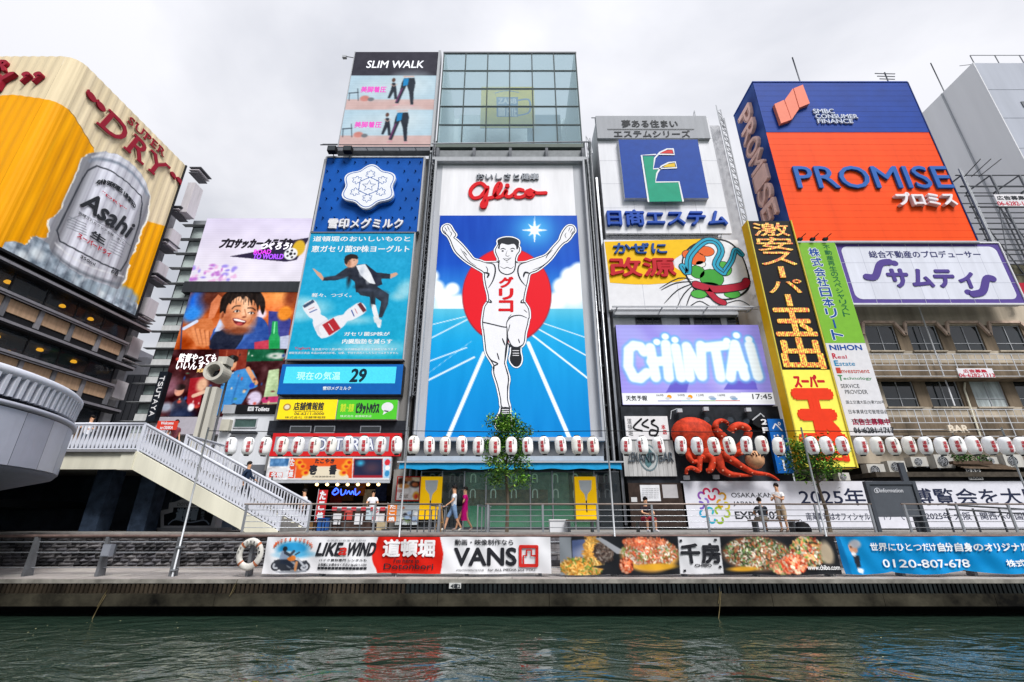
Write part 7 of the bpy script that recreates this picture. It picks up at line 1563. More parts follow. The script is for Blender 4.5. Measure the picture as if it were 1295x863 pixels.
LW2 = LW.copy(); LW2.node_tree.nodes['Principled BSDF'].inputs['Base Color'].default_value = (.76, .74, .69, 1); LW3 = LW.copy(); LW3.node_tree.nodes['Principled BSDF'].inputs['Base Color'].default_value = (.72, .73, .75, 1)
lbody = MB().lathe([(.02, -.322)] + prof + [(.02, .322)], LW, 20).mesh('paper_body'); lb2 = lbody.copy(); lb2.materials[0] = LW2; lb3 = lbody.copy(); lb3.materials[0] = LW3
lcap = MB().lathe([(.0, .0), (.09, .0), (.09, .04), (.0, .04)], BLACK, 14, smooth=False).mesh('cap')
def wrap(v, r0=.215):
    o = []
    for x, z_ in v:
        t_ = (z_ + .32) / .64; r_ = .205 * (1 - abs(2 * t_ - 1) ** 4.2 * .52) + .012; a_ = -math.pi / 2 + x / .205; o.append((r_ * math.cos(a_), r_ * math.sin(a_), z_))
    return o
def ltext(chars, x0, w_, zt, hh, mt, mb, bold):
    for i, ch in enumerate(chars):
        v, f = text_geo(ch); vv = (v - v.min(0)) / (v.max(0) - v.min(0) + 1e-6); zc = zt - hh * (i + 1)
        for k, (a, b_) in enumerate(((0, 0), (bold, 0), (-bold, 0), (0, bold), (0, -bold))):
            P = wrap([(x0 + x * w_ + a, zc + y * hh * .9 + b_) for x, y in vv]); P = [(x * (1 + .004 * k), y * (1 + .004 * k), z_) for x, y, z_ in P]; mb.add(P, f, mt)
lt = MB(); ltext('道頓堀', -.085, .12, .17, .14, mat('c4142a', .5, var=0), lt, .0035); ltext('ミナミ', .055, .055, .25, .07, mat('25262b', .5, var=0), lt, .003)
lletter = lt.mesh('lettering')
LX = [292.4, 313.8, 335.5, 356.9, 376.8, 397.9, 418.8, 440.5, 460.1, 481, 501.7, 523, 543, 563, 584, 605, 625.7, 646.8, 667.4, 688, 709, 730, 750, 792, 812.5, 832.9, 861, 881.5, 902.9, 922.6, 944, 963.6, 984.4, 1026.9, 1045.4, 1065.7, 1088.8, 1109, 1129.5, 1149.7, 1170.4, 1190.3, 1211.3, 1231, 1252, 1272, 1292]
BEH = ['white toilet kiosk'] * 3 + ['red capital-lettered shop sign'] * 7 + ['gap beside the red shop sign'] + ['tall runner billboard'] * 12 + ['weathered bar panel'] * 3 + ['red octopus figure'] * 6 + ['blue vertical sign'] + ['yellow supermarket tower'] * 3 + ['old beige building'] * 11
ORD_ = ['first', 'second', 'third', 'fourth', 'fifth', 'sixth', 'seventh', 'eighth', 'ninth', 'tenth', 'eleventh', 'twelfth']
cnt = {}; tot = {b: BEH.count(b) for b in BEH}
lr_ = random.Random(4)
for px, be in zip(LX, BEH):
    k = cnt.get(be, 0); cnt[be] = k + 1
    lab = 'white paper lantern, ' + ('%s from the bridge side before the %s' % (ORD_[k], be) if tot[be] > 1 else 'hanging alone before the %s' % be)
    o = thing('paper_lantern', lab, 'lantern', (X_(px, 564, 14.55), 14.55, Z_(564, 14.55) + lr_.uniform(-.02, .02)), lr_.uniform(-.4, .4) + (-.30 if px > 780 else .0) + (.25 if px < 480 else 0), 'white paper lanterns strung over the canal walk')
    put('paper_body', lr_.choice([lbody, lbody, lb2, lb3]), o); put('cap', lcap, o, (0, 0, .315)); put('cap', lcap, o, (0, 0, -.355)); put('lettering', lletter, o)
    o.rotation_euler[0] = lr_.uniform(-.07, .07); o.rotation_euler[1] = lr_.uniform(-.10, .10); sc_k = lr_.uniform(.83, .89); o.scale = (sc_k * lr_.uniform(.96, 1.05), sc_k, sc_k)

# cloth banners tied to the low railing
def cloth(name, label, quad_, cellw, base, warp, cat='banner', cell=.022):
    S = Board(name, label, cat, quad_, 14.44, face=None)
    return S
def folds(seed, amp=.02, W=8):
    g_ = np.random.default_rng(seed); ks = [(g_.uniform(.6, 3.2), g_.uniform(-2.5, 2.5), g_.uniform(0, 6.28), g_.uniform(.3, 1)) for _ in range(7)]
    def f(X, Z):
        o = 0
        for kx, kz, ph, a_ in ks: o = o + a_ * np.sin(kx * X + kz * Z + ph + .6 * np.sin(X * .9 + kz))
        return o * amp / 2 + .012 * np.sin(X * 9 + Z * 6 + np.sin(X * 2)) * (amp / .03)
    return f
BX = [quad(337, 679.5, 697, 678.5, 696, 726, 333, 723.5)]
fA = folds(1, .036)
S = Board('film_and_bike_banner', 'long crumpled white cloth banner with motorcycle picture and red emblem on the railing', 'banner', BX[0], 14.42, face=None)
cv = Canvas(S, cell=.022, base='e2e2e6', px=True)
def bq(x, y): return (330 + x / 7.618, 670 + y / 7.618)
cv.ell(*bq(310, 180), 20, 9, '2b93c9', .4); cv.ell(*bq(330, 235), 22, 4, '4fa8d4', .8); cv.ell(*bq(250, 225), 10, 3, 'dfe6ec', .6)
for (x, y, r_) in ((150, 340, 6.6), (420, 355, 6.8)): cv.ell(*bq(x, y), r_, r_ * .92, '23262d'); cv.ell(*bq(x, y), r_ * .68, r_ * .62, 'b9bcc4'); cv.ell(*bq(x, y), r_ * .3, r_ * .28, '4a4d55')
cv.poly([bq(*p) for p in [(130, 290), (200, 270), (330, 280), (400, 300), (440, 290), (460, 320), (400, 340), (360, 380), (200, 390), (150, 340)]], '2f333c'); cv.poly([bq(*p) for p in [(260, 265), (320, 240), (345, 262), (330, 290), (270, 295)]], 'd97a32', curve=2); cv.ell(*bq(300, 330), 6, 4, '9aa0aa', .3); cv.line([bq(360, 270), bq(420, 350)], .05, 'b0b4bc'); cv.line([bq(340, 235), bq(375, 215)], .04, '2a2c33')
cv.poly([bq(*p) for p in [(205, 200), (240, 190), (265, 225), (255, 290), (200, 300), (180, 270)]], '8fa0b8'); cv.poly([bq(*p) for p in [(190, 280), (260, 280), (330, 330), (310, 370), (250, 330), (190, 320)]], '28303f'); cv.line([bq(240, 215), bq(290, 240), bq(325, 205)], .08, '39424f'); cv.ell(*bq(240, 180), 3.2, 3.2, '2a2d33'); cv.poly([bq(*p) for p in [(120, 390), (460, 385), (420, 405), (200, 410)]], '8f949c'); cv.line([bq(350, 310), bq(335, 380)], .07, 'c98a5a')
cv.poly([(479, 677), (556, 677), (561, 700), (557, 727), (478, 727), (471.5, 700)], 'd42318', curve=0); cv.ell(515, 700, 44, 34, 'd42318')
cv.noise(.05, .5, seed=2); S.picture(cv, 1, warp=fA, name='cloth', rough=.55, sag=.025)
LI = mat('25262c', .5, var=0); RD = mat('cc2a24', .5, var=0)
S.letters('LIKE', 399.5, 702.5, 431, 687, LI, 5, bold=.05, shear=.22, warp=fA, depth=0); S.text('a', 427, 702, 441, 693, RD, 7, bold=.06, shear=.4, warp=fA); S.letters('WIND', 437, 702.5, 474, 687, LI, 5, bold=.05, shear=.22, warp=fA, depth=0)
S.text('バイク買取専門 レンタルも', 403, 710, 464, 707, LI, 5, bold=.03, warp=fA); S.text('お気軽にお問合せください 06-6211-1234', 402, 716, 464, 712.5, LI, 5, bold=.03, warp=fA); S.text('大阪府公安委員会許可', 413, 684.5, 463, 682.5, mat('7a7c84', .5, var=0), 5, warp=fA)
S.poly([S.p(401, 720.5), S.p(464, 720.5), S.p(464, 717.5), S.p(401, 717.5)], LI, 7, px=False) if False else S.text('■■■■■■■■■■■■■■', 401, 720, 464, 717.5, LI, 5, bold=.1, warp=fA)
for i, ch in enumerate('KINGS&QUEENS'): 
    a_ = math.pi * (1 - (i + .5) / 12); x, y = 371 + 24 * math.cos(a_), 692 - 10 * math.sin(a_); S.text(ch, x - 1.5, y + 2, x + 1.5, y - 2, mat('d8653a', .5, var=0), 6, bold=.05, warp=fA)
S.letters('道頓堀', 484, 704, 550, 683, mat('f0eef0', .5, var=0), 7, bold=.045, warp=fA, depth=0); S.text("I'm here in", 498, 712, 530, 706.5, LI, 7, bold=.02, warp=fA); S.text('Dotonbori', 485, 720, 548, 713, LI, 7, bold=.02, warp=fA)
S.text('動画・映像制作なら', 575, 689.5, 649, 682.5, LI, 5, bold=.02, warp=fA); S.letters('VANS', 574, 715, 652.5, 693.5, LI, 5, bold=.05, warp=fA, depth=0)
q_ = [(658, 691.5), (679, 691.5), (679, 715.5), (658, 715.5)]
ic = MB(); 
for i in range(4): S.stroke([q_[i], q_[(i + 1) % 4]], .085, RD, 7, mb=ic)
S.stroke([(662, 713), (662, 703), (666, 703), (666, 696), (672, 696), (672, 703), (677, 703)], .05, RD, 7, mb=ic)
ic.v = [(x, y + float(fA(x, z_)), z_) for x, y, z_ in ic.v]; ic.build('print', S.root)
S.text('ATTRACTION MAKING THE FUTURE', 577, 722.5, 612, 720, LI, 5, warp=fA); S.text('for ALL MEDIA and YOU.', 617, 722.5, 678, 719.5, LI, 5, bold=.02, warp=fA); S.done()
# food banner
fB = folds(5, .026)
S = Board('food_photo_banner', 'dark cloth banner with photographs of noodles and okonomiyaki, white panel in the middle', 'banner', quad(707, 679, 1056, 677.5, 1063, 725, 709, 727), 14.42, face=None)
cv = Canvas(S, cell=.015, base='1e2024'); 
def foodspray(cx, cy, rx, ry, cols, n, ln_=.12, w_=.03, seed=1, px=True):
    g_ = random.Random(seed); c = S.p(cx, cy); e = S.p(cx + rx, cy); k = S.p(cx, cy - ry); RX, RY_ = e[0] - c[0], k[1] - c[1]; cv.px = False
    w_ = w_ * .62
    for i in range(int(n * 2.4)):
        t_ = g_.uniform(0, 6.28); rr_ = math.sqrt(g_.random()); x, z_ = c[0] + RX * rr_ * math.cos(t_), c[1] + RY_ * rr_ * math.sin(t_); a_ = g_.uniform(0, 3.14)
        # small brush dab painted only in its own neighbourhood
        L_ = ln_ * g_.uniform(.35, 1.0) * .75; cc = hx(g_.choice(cols)) * g_.uniform(.78, 1.28) * (1.12 - .25 * rr_)
        ix0 = int((x - L_ - cv.box[0]) / (cv.box[2] - cv.box[0]) * (cv.w - 1)); ix1 = int((x + L_ - cv.box[0]) / (cv.box[2] - cv.box[0]) * (cv.w - 1)) + 2
        iy0 = int((cv.box[3] - z_ - L_) / (cv.box[3] - cv.box[1]) * (cv.h - 1)); iy1 = int((cv.box[3] - z_ + L_) / (cv.box[3] - cv.box[1]) * (cv.h - 1)) + 2
        ix0, iy0 = max(0, ix0), max(0, iy0)
        X = cv.x[iy0:iy1, ix0:ix1] - x; Z = cv.z[iy0:iy1, ix0:ix1] - z_
        if not X.size: continue
        u_ = X * math.cos(a_) + Z * math.sin(a_); v_ = -X * math.sin(a_) + Z * math.cos(a_) - .3 * u_ * u_ / L_
        mk_ = (np.clip((L_ - np.abs(u_)) / .02, 0, 1) * np.clip((w_ - np.abs(v_)) / .02 + .5, 0, 1))[..., None]
        cv.a[iy0:iy1, ix0:ix1] = cv.a[iy0:iy1, ix0:ix1] * (1 - mk_) + cc * mk_
    cv.px = True
cv.poly([(707, 679), (722, 679), (724, 727), (707, 727)], '7c8288'); cv.poly([(723, 683), (760, 680), (745, 705), (725, 715)], '4c5a80'); cv.ell(740, 700, 14, 9, '8f96b0', .8)
foodspray(750, 700, 9, 22, ['d9a04a', 'e8bd6a', 'c98a3a'], 160, .25, .022, 1); foodspray(736, 716, 26, 10, ['e0b060', 'f0cc80', 'c98a3a', 'b8762a', '5f8a3a'], 420, .16, .024, 2); foodspray(764, 698, 12, 12, ['3a2f2c', '5a4a42', '8a8078'], 140, .12, .03, 3)
cv.poly([(752, 680), (760, 680), (785, 694), (812, 681), (820, 681), (790, 700), (780, 700)], '9a9ca2'); cv.poly([(748, 716), (780, 722), (790, 700), (775, 712)], '202226')
cv.ell(822, 702, 36, 20, 'd9a24e', .2); foodspray(822, 698, 34, 15, ['e6d9c6', 'd98a6a', 'c85a40', 'f0e8da', 'b0643a', '7a8a4a'], 520, .13, .03, 4); foodspray(815, 685, 28, 5, ['d97a50', 'e8a080', 'c8583a'], 160, .1, .03, 5); cv.ell(830, 716, 24, 4, 'e0a830', .5); foodspray(792, 714, 8, 9, ['c8502a', 'e07a50', 'f0b090', '6a2a1a'], 120, .07, .05, 6)
cv.poly([(857, 679), (910, 679), (915, 724), (860, 727)], 'd6d7db')
cv.ell(957, 700, 42, 21, '8a6a50', .2); foodspray(957, 699, 40, 19, ['d9d4c4', '4a6a40', 'b8643c', '3a3028', 'e8e0d0', '7a9a5a', 'a0604a'], 760, .11, .026, 7); foodspray(990, 716, 16, 8, ['e08a6a', 'd9604a', 'e8d0a0', '6a8a4a'], 200, .08, .045, 8); cv.ell(940, 719, 18, 3, 'd9a030', .6)
foodspray(1022, 698, 22, 19, ['e8e0c8', 'd97a4a', '6a9a4a', 'b04a3a', 'e0b070', 'c8c0a8', '3a4a30'], 420, .10, .05, 9); foodspray(1004, 712, 16, 11, ['e0603a', 'f09a70', 'd8402a', 'f0d8b8'], 240, .08, .055, 10); cv.ell(1046, 700, 8, 15, 'b8a890', .5); cv.poly([(1036, 714), (1064, 712), (1064, 727), (1034, 727)], '26282c', alpha=.7); cv.blur(1)
S.picture(cv, 1, warp=fB, name='cloth', rough=.5, sag=.03)
for (a_, b_) in ((861, 684), (905, 683), (866, 722), (911, 717)): S.text('■', a_ - 1.5, b_ + 1.5, a_ + 1.5, b_ - 1.5, LI, 6, warp=fB)
S.letters('千房', 863, 712, 909, 688, LI, 7, bold=.045, warp=fB, depth=0); S.text('CHIBO', 879, 717, 900, 713.5, LI, 6, bold=.05, warp=fB); S.text('www.chibo.com', 1022, 721, 1062, 715, mat('eeeef0', .5, var=0), 7, bold=.03, warp=fB); S.done()
fC = folds(9, .05)
S = Board('blue_phone_banner', 'bright blue sagging cloth banner with white writing and a telephone number', 'banner', quad(1057, 678, 1335, 677, 1345, 722, 1070, 722), 14.42, face=None)
cv = Canvas(S, cell=.03, base='0e86c6'); cv.noise(.05, .6, (1.5, 1), 4); cv.poly([(1055, 676), (1063, 676), (1078, 724), (1066, 724)], '0c6aa4')
cv.ell(1080, 691, 5, 7, 'd9a080'); cv.ell(1082, 686, 6, 5, 'b9bcc4', .3); cv.ell(1077.5, 690, 1.2, 1, '3a2a24'); cv.poly([(1079, 699), (1088, 700), (1089, 712), (1084, 716), (1081, 708)], '23262e'); cv.poly([(1084, 714), (1093, 716), (1090, 721), (1084, 719)], 'e8e8ec'); cv.ell(1081, 698, 3, 2.5, 'e4e4e8')
S.picture(cv, 1, warp=fC, name='cloth', rough=.45, sag=.09)
WB = mat('f0f3f6', .5, var=0)
S.letters('世界にひとつだけ', 1103, 697, 1182, 687, WB, 8, bold=.03, warp=fC, depth=0); S.letters('自分自身のオリジナルコミック', 1188, 697.5, 1345, 687, WB, 8, bold=.045, warp=fC, depth=0); S.letters('0120-807-678', 1120, 718, 1227, 708, WB, 8, bold=.025, warp=fC, depth=0); S.text('株式会社', 1272, 717, 1325, 708, WB, 8, bold=.03, warp=fC); S.done()

# life ring, box, ropes, plate
rg_ = thing('life_ring', 'white life ring with orange bands hanging on the canal railing beside the white banner', 'life ring', (X_(316, 701, 14.4), 14.40, Z_(701, 14.4)))
mj, mn = .30, .085
def torus(a0, a1, m, mn_, n=20):
    v = []; f = []; closed = a1 - a0 > 6.2; k = n if closed else n + 1
    for i in range(k):
        a_ = a0 + (a1 - a0) * i / n
        for j in range(10):
            b_ = 2 * math.pi * j / 10; r_ = mj + mn_ * math.cos(b_); v.append((r_ * math.cos(a_), mn_ * .75 * math.sin(b_), r_ * math.sin(a_) * 1.12))
    for i in range(n):
        for j in range(10): f.append((i * 10 + j, i * 10 + (j + 1) % 10, ((i + 1) % k) * 10 + (j + 1) % 10, ((i + 1) % k) * 10 + j))
    return MB().add(v, f, m, True)
torus(0, 2 * math.pi, mat('d2cfc8', .6, var=.15, scale=6), mn, 32).build('ring', rg_)
for k in range(4): torus(math.pi / 4 + k * math.pi / 2 - .09, math.pi / 4 + k * math.pi / 2 + .09, mat('b06a4a', .6, var=.2, scale=8), mn + .004, 4).build('band', rg_)
RS = Board('x', None, None, (1, 1), origin=(rg_.location.x, 14.32, rg_.location.z), U=(1, 0, 0), face=None, parent=rg_); RS.root.location = (0, -.075, 0); RS.root.name = 'ring_writing'
for i, ch in enumerate('DOTONBORI'):
    a_ = math.pi * (1.0 - (i + .5) / 9); x, z_ = .30 * math.cos(a_), .335 * math.sin(a_); RS.text(ch, x - .02, z_ - .03, x + .02, z_ + .03, INK, 1, False, bold=.03)
RS.done()
bxo = thing('junction_box', 'small grey metal box fixed to an inclined railing post by the dark stone wall', 'box', (X_(135, 697, 14.4), 14.36, Z_(704, 14.4)))
MB().box(-.12, .12, 0, .16, 0, .32, mat('8e929c', .4, metal=.3, var=.08)).build('housing', bxo); boxo('lid', bxo, -.105, .105, -.012, 0, .02, .30, mat('9a9ea8', .4, metal=.3)); boxo('strap', bxo, -.15, .15, .16, .19, .05, .3, DSTEEL)
for i, (px, zt, n_) in enumerate(((135, 746, 'junction box'), (300, 733, 'life ring'), (910, 742, 'food banner'))):
    x = X_(px, zt, 13.9); z0 = Z_(zt, 13.9); pts = [(x, 13.93, z0), (x - .04, 13.88, z0 - .2), (x - .11, 13.88, z0 - .4), (x - .04, 13.9, z0 - .3), (x + .02, 13.9, z0 - .12), (x - .08, 13.87, z0 - .45), (x - .16, 13.88, z0 - .75)]
    o = MB().tube(pts[:7 if i != 1 else 5], .008, mat('7d7050', .9, var=.3), 6).build('mooring_rope'); tag(o, 'frayed tan rope dangling over the quay edge below the ' + n_, 'rope', 'ropes hanging over the quay edge')
S = Board('quay_number_plate', 'tiny white plate with black marks on the dark ribbed quay face', 'plate', quad(568, 737.5, 583, 737.5, 583, 744.5, 568, 744.5), 13.95, .02, face=mat('c9cac8', .5), side=WHITE); S.text('4道2', 570, 744, 582, 738.5, INK, 1, bold=.06); S.done()

# ================================================================== PROMENADE FURNITURE
ib = thing('information_board', 'dark grey steel information board standing on two legs before the white banner', 'information board', (X_(1128, 640, 19.0), 19.0, FLOOR)); ox = ib.location.x
IG = mat('4c5158', .45, metal=.2, var=.08); z1 = Z_(609, 19) - FLOOR; z0 = Z_(654, 19) - FLOOR
xl_, xr2 = X_(1092, 612, 19) - ox, X_(1152, 612, 19) - ox; xc_ = (xl_ + xr2) / 2 + .1; hw = .93
boxo('panel', ib, xc_ - hw + .08, xc_ + hw - .08, .0, .06, z0, z1 - .12, mat('52575e', .35, var=.06))
for s in (-1, 1): boxo('leg', ib, xc_ + s * hw - .07, xc_ + s * hw + .07, -.06, .12, 0, z1, IG)
boxo('head_beam', ib, xc_ - hw + .07, xc_ + hw - .07, -.05, .11, z1 - .12, z1 + .0, IG); boxo('mast', ib, xc_ + hw - .22, xc_ + hw + .0, .13, .25, 0, z1 + .75, IG)
IB = Board('x', None, None, (1, 1), origin=(ox, 18.99, FLOOR), U=(1, 0, 0), face=None, parent=ib); IB.root.location = (0, -.01, 0); IB.root.name = 'board_writing'
IB.text('information', 1113.5, 623, 1141, 618, mat('c9ccd2', .5, var=0), 1, bold=.03); IB.stroke([(1109 + 3.2 * math.cos(t_), 620.5 + 3 * math.sin(t_)) for t_ in np.linspace(0, 6.28, 13)], .025, mat('c9ccd2', .5, var=0), 1); IB.text('i', 1108.3, 622.3, 1109.7, 618.5, mat('c9ccd2', .5, var=0), 1); IB.done()
def ac_unit(x0, y0, x1, y1, Y, label, side=False):
    o = thing('air_conditioner', label, 'air conditioner', (X_((x0 + x1) / 2, y1, Y), Y, Z_(y1, Y)), group='outdoor air conditioner units on the beige building'); W = X_(x1 - 2, (y0 + y1) / 2, Y) - X_(x0 + 2, (y0 + y1) / 2, Y); H = Z_(y0 + 1, Y) - Z_(y1, Y)
    MB().box(-W / 2, W / 2, 0, .45, 0, H, mat('c2c0ba', .5, var=.12, streak=True)).build('housing', o); r_ = min(W, H) * .38
    m_ = MB(); S_c = (-W * .1, H * .5)
    v = [(S_c[0] + r_ * math.cos(2 * math.pi * j / 16), -.012, S_c[1] + r_ * math.sin(2 * math.pi * j / 16)) for j in range(16)]; m_.add(v, [tuple(range(16))], mat('3a3c3e', .6)).build('fan_opening', o)
    m_ = MB()
    for rr_ in (1.0, .66, .33): m_.tube([(S_c[0] + r_ * rr_ * math.cos(2 * math.pi * j / 16), -.03, S_c[1] + r_ * rr_ * math.sin(2 * math.pi * j / 16)) for j in range(17)], .012, LGREY, 4, caps=False)
    for j in range(6): m_.bar((S_c[0], -.03, S_c[1]), (S_c[0] + r_ * math.cos(j * math.pi / 3), -.03, S_c[1] + r_ * math.sin(j * math.pi / 3)), .008, LGREY)
    m_.build('fan_grille', o); boxo('foot', o, -W / 2 + .05, -W / 2 + .15, 0, .45, -.06, 0, DSTEEL); boxo('foot', o, W / 2 - .15, W / 2 - .05, 0, .45, -.06, 0, DSTEEL)
for a_ in ((1098, 586, 1124, 603, 24.4, 'beige outdoor air conditioner lowest, just above the information board'), (1124, 582, 1150, 598, 24.4, 'boxy beige air conditioner behind the information board mast'), (1153, 577, 1177, 590, 24.6, 'pale air conditioner with round fan left of the bigger one'.replace('left of', 'next to')), (1184, 574, 1211, 592, 24.4, 'largest white air conditioner with round fan beside the slatted awning'), (1247, 577, 1266, 588, 24.6, 'small air conditioner half behind the slatted awning'), (1272, 574, 1300, 591, 24.4, 'air conditioner at the outer end of the slatted awning'), (1030, 598, 1048, 608, 24.4, 'small air conditioner behind the street tree foliage'), (1060, 597, 1078, 608, 24.4, 'small air conditioner below the yellow supermarket tower')): ac_unit(*a_)
S = Board('bar_plate_sign', 'small tilted grey plate lettered BAR hanging under the slatted awning', 'sign', quad(1222, 592, 1240, 592, 1243, 607, 1226, 607), 23.9, .05, face=mat('b9bab8', .5, var=.1), side=LGREY); S.text('BAR', 1225, 600, 1239, 593.5, INK, 1, bold=.04); S.text('MOON', 1227, 606, 1240, 601.5, INK, 1, bold=.04); S.done()
S = Board('bar_neon_sign', 'raised cream letters BAR fixed to the lower balcony grille', 'sign', quad(1201, 537, 1224, 537, 1225, 547, 1203, 547), BY - .85, .02, face=None); S.letters('BAR', 1202, 546.5, 1223, 538, mat('e6d9c6', .4, var=0), 1, bold=.06, depth=.1); boxo('back_rail', S.root, 0, S.W, .02, .05, .1, .16, DSTEEL); S.done()
tv = MB()
g_ = random.Random(8); LEAF = mat('3f6a2c', .6, var=.3, scale=8)
pb = thing('balcony_plants', 'trailing green pot plants on the edge of the slatted awning', 'plants', (X_(1222, 582, 24.2), 24.0, Z_(584, 24.2)))
for k in range(260):
    c = Vector((g_.uniform(-.9, 1.0), g_.uniform(-.15, .15), g_.uniform(-.05, .38) * (1 - .2 * abs(g_.uniform(-1, 1))))); a_ = Vector((g_.uniform(-1, 1), g_.uniform(-1, 1), g_.uniform(-1, 1))).normalized() * .07; b_ = a_.cross(Vector((g_.random(), g_.random(), 1))).normalized() * .035
    tv.add([c - a_, c + b_, c + a_, c - b_], [(0, 1, 2, 3)], LEAF)
tv.build('foliage', pb); boxo('trough', pb, -1, 1, -.1, .15, -.15, 0, mat('5a4a3e', .7))
# yellow spatula posters and food posters by the shopfront
SPT = mat('c3c9cd', .35, var=.05, emit=.1); YP = mat('f5bf0c', .45, var=.04, emit=.28)
for k, (x0, x1, lb) in enumerate(((531.5, 558, 'tall yellow panel with a grey spatula beside the food posters'), (727.5, 754.5, 'tall yellow panel with a grey spatula at the shopfront end near the bench'))):
    S = Board('spatula_panel', lb, 'panel', quad(x0, 603, x1, 603, x1 + .6, 657, x0 - (.8 if k == 0 else -.4), 657), 24.1, .08, face=YP, side=YP, group='yellow spatula panels'); c_ = S.W / 2; h = S.H
    S.poly([(c_ - .33, h - .18), (c_ - .28, h - .62), (c_ - .08, h - .85), (c_ - .035, h - 1.1), (c_ - .03, .35), (c_ + .03, .35), (c_ + .035, h - 1.1), (c_ + .08, h - .85), (c_ + .28, h - .62), (c_ + .33, h - .18)], SPT, 1, px=False); S.stroke([(c_, .35), (c_, h * .42)], .06, mat('2c2a28', .5), 2, px=False); S.done()
S = Board('food_poster', 'red-edged poster with photographs of grilled food and a small logo', 'poster', quad(501.5, 602.5, 533, 602.5, 530, 634, 500.5, 634), 24.0, .06, face=mat('b02a22', .5), side=WHITE)
cv = Canvas(S, cell=.03, box=(.06, .06, S.W - .06, S.H - .06), base='e6e0dc')
for (x, y, rx, ry, c_) in ((509, 609, 7, 5, '4a2a1e'), (525, 612, 7, 5, '3a2a22'), (516, 606, 6, 3, 'b06a3a'), (511, 615, 7, 3, 'c98a4a'), (527, 606, 5, 3, 'e0c8a0'), (525, 613, 4, 2.5, 'c06a40'), (526, 627, 4, 5, 'e0a02a'), (526, 628, 2.5, 3, 'd03a2a'), (512, 627, 6, 3, 'd9cfc8'), (506, 621, 4, 2, 'b08a80')): cv.ell(x, y, rx, ry, c_, .4)
cv.noise(.16, .2, seed=3); S.picture(cv, 1); S.text('Brut', 505, 630, 517, 624, mat('7a6a60', .5, var=0), 2, shear=.2); S.done()
S = Board('menu_poster_board', 'pale teal-topped board of small dish pictures under the red-edged poster', 'poster', quad(501, 636, 530, 636, 529, 664, 500, 664), 24.0, .06, face=mat('cfd6d8', .5), side=WHITE)
cv = Canvas(S, cell=.03, base='c6ced2'); cv.poly([(500, 635), (532, 635), (532, 639), (500, 639)], '2f8f9a'); gg = random.Random(2)
for i in range(14): cv.ell(gg.uniform(503, 529), gg.uniform(642, 661), gg.uniform(2, 4), gg.uniform(1.5, 3), gg.choice(['5a2a2a', 'e6e2d8', '8fb06a', '3a3a44', 'b86a4a', 'f0f0f0', 'a0b8d8']), .4)
S.picture(cv, 1); S.done()
# takoyaki shop counter
cs_ = thing('takoyaki_counter', 'white striped takoyaki stall counter with menu cards inside the shop opening', 'counter', (X_(447, 655, 22.9), 22.9, FLOOR)); WHT2 = mat('dedde0', .5, var=.1)
boxo('counter_top', cs_, -.95, 1.75, -.3, .5, .95, 1.02, WHT2); boxo('front_panel', cs_, -.9, 1.7, -.25, -.2, 0, .94, mat('4a3a34', .6, var=.4)); 
for k in range(5): boxo('menu_card', cs_, -.85 + k * .5, -.48 + k * .5, -.30 + .01 * k, -.27 + .01 * k, .25 + (k % 2) * .2, .72 + (k % 2) * .18, [WHT2, mat('c9504a', .5), WHT2, mat('bfd0d8', .5), WHT2][k])
for k in range(6): boxo('stripe', cs_, -.95 + k * .45, -.72 + k * .45, -.312, -.30, .84, 1.0, mat('c8323c', .5))
neon = MB(); 
for P in ([(-.62, 2.62), (-.5, 2.75), (-.35, 2.6), (-.52, 2.45), (-.66, 2.55), (-.5, 2.66)], [(-.25, 2.72), (-.2, 2.45), (-.05, 2.5), (.0, 2.68)], [(.05, 2.48), (.15, 2.62), (.25, 2.47), (.33, 2.62), (.42, 2.46)], [(.45, 2.75), (.5, 2.45), (.62, 2.5), (.7, 2.6)]): neon.tube([(a_, 0, b_) for a_, b_ in catmull(P, 5, False)], .028, mat('3358ff', .4, emit=2.0), 6)
nn_ = thing('blue_neon_sign', 'glowing blue neon scribble hanging over the takoyaki counter', 'neon sign', (X_(437, 624, 23.6), 23.6, FLOOR - .85)); neon.build('tube', nn_); boxo('hanger', nn_, -.9, .8, .04, .07, 2.8, 2.85, BLACK)
S = Board('slanted_menu_card', 'white slanted menu card with red marks at the end of the counter', 'menu card', quad(474, 641, 482, 641, 476, 661, 468, 661), 22.5, .03, face=WHT2, side=WHT2); S.vtext('たこ焼', (478, 643), (472, 658), 4.5, mat('c83048', .5, var=0), 1, bold=.05); S.done()
# wall posters inside the shop
for k in range(6):
    o = thing('wall_poster', ['dark red poster at the back of the takoyaki shop near the doorway', 'brown poster at the back of the shop beside the red one', 'orange poster at the back of the shop under the neon', 'cream menu poster high on the shop back wall', 'small dark blue poster behind the shop worker', 'black and gold poster at the inner end of the shop'][k], 'poster', (X_(400 + k * 15, 630, 26.5), 28.6, FLOOR + 1.2 + .3 * (k % 3)), group='posters on the takoyaki shop wall'); boxo('sheet', o, 0, .7, -.05, 0, 0, .95, mat(['7a2420', '5a3a26', 'b0602a', 'c9b896', '24304f', '2a2218'][k], .6, var=.5, scale=4, emit=.04))  # faint glow on each sheet lightens the shop interior
wl = thing('warm_shop_lamp', 'warm globe lamp hanging inside the takoyaki shop', 'lamp', (X_(465, 622, 25), 25.0, FLOOR + 2.4)); MB().lathe([(0, -.1), (.1, -.05), (.12, .03), (.05, .1), (0, .1)], mat('ffd9a0', .5, emit=6, var=0), 10).build('globe', wl); boxo('cord', wl, -.01, .01, -.01, .01, .1, .5, BLACK)
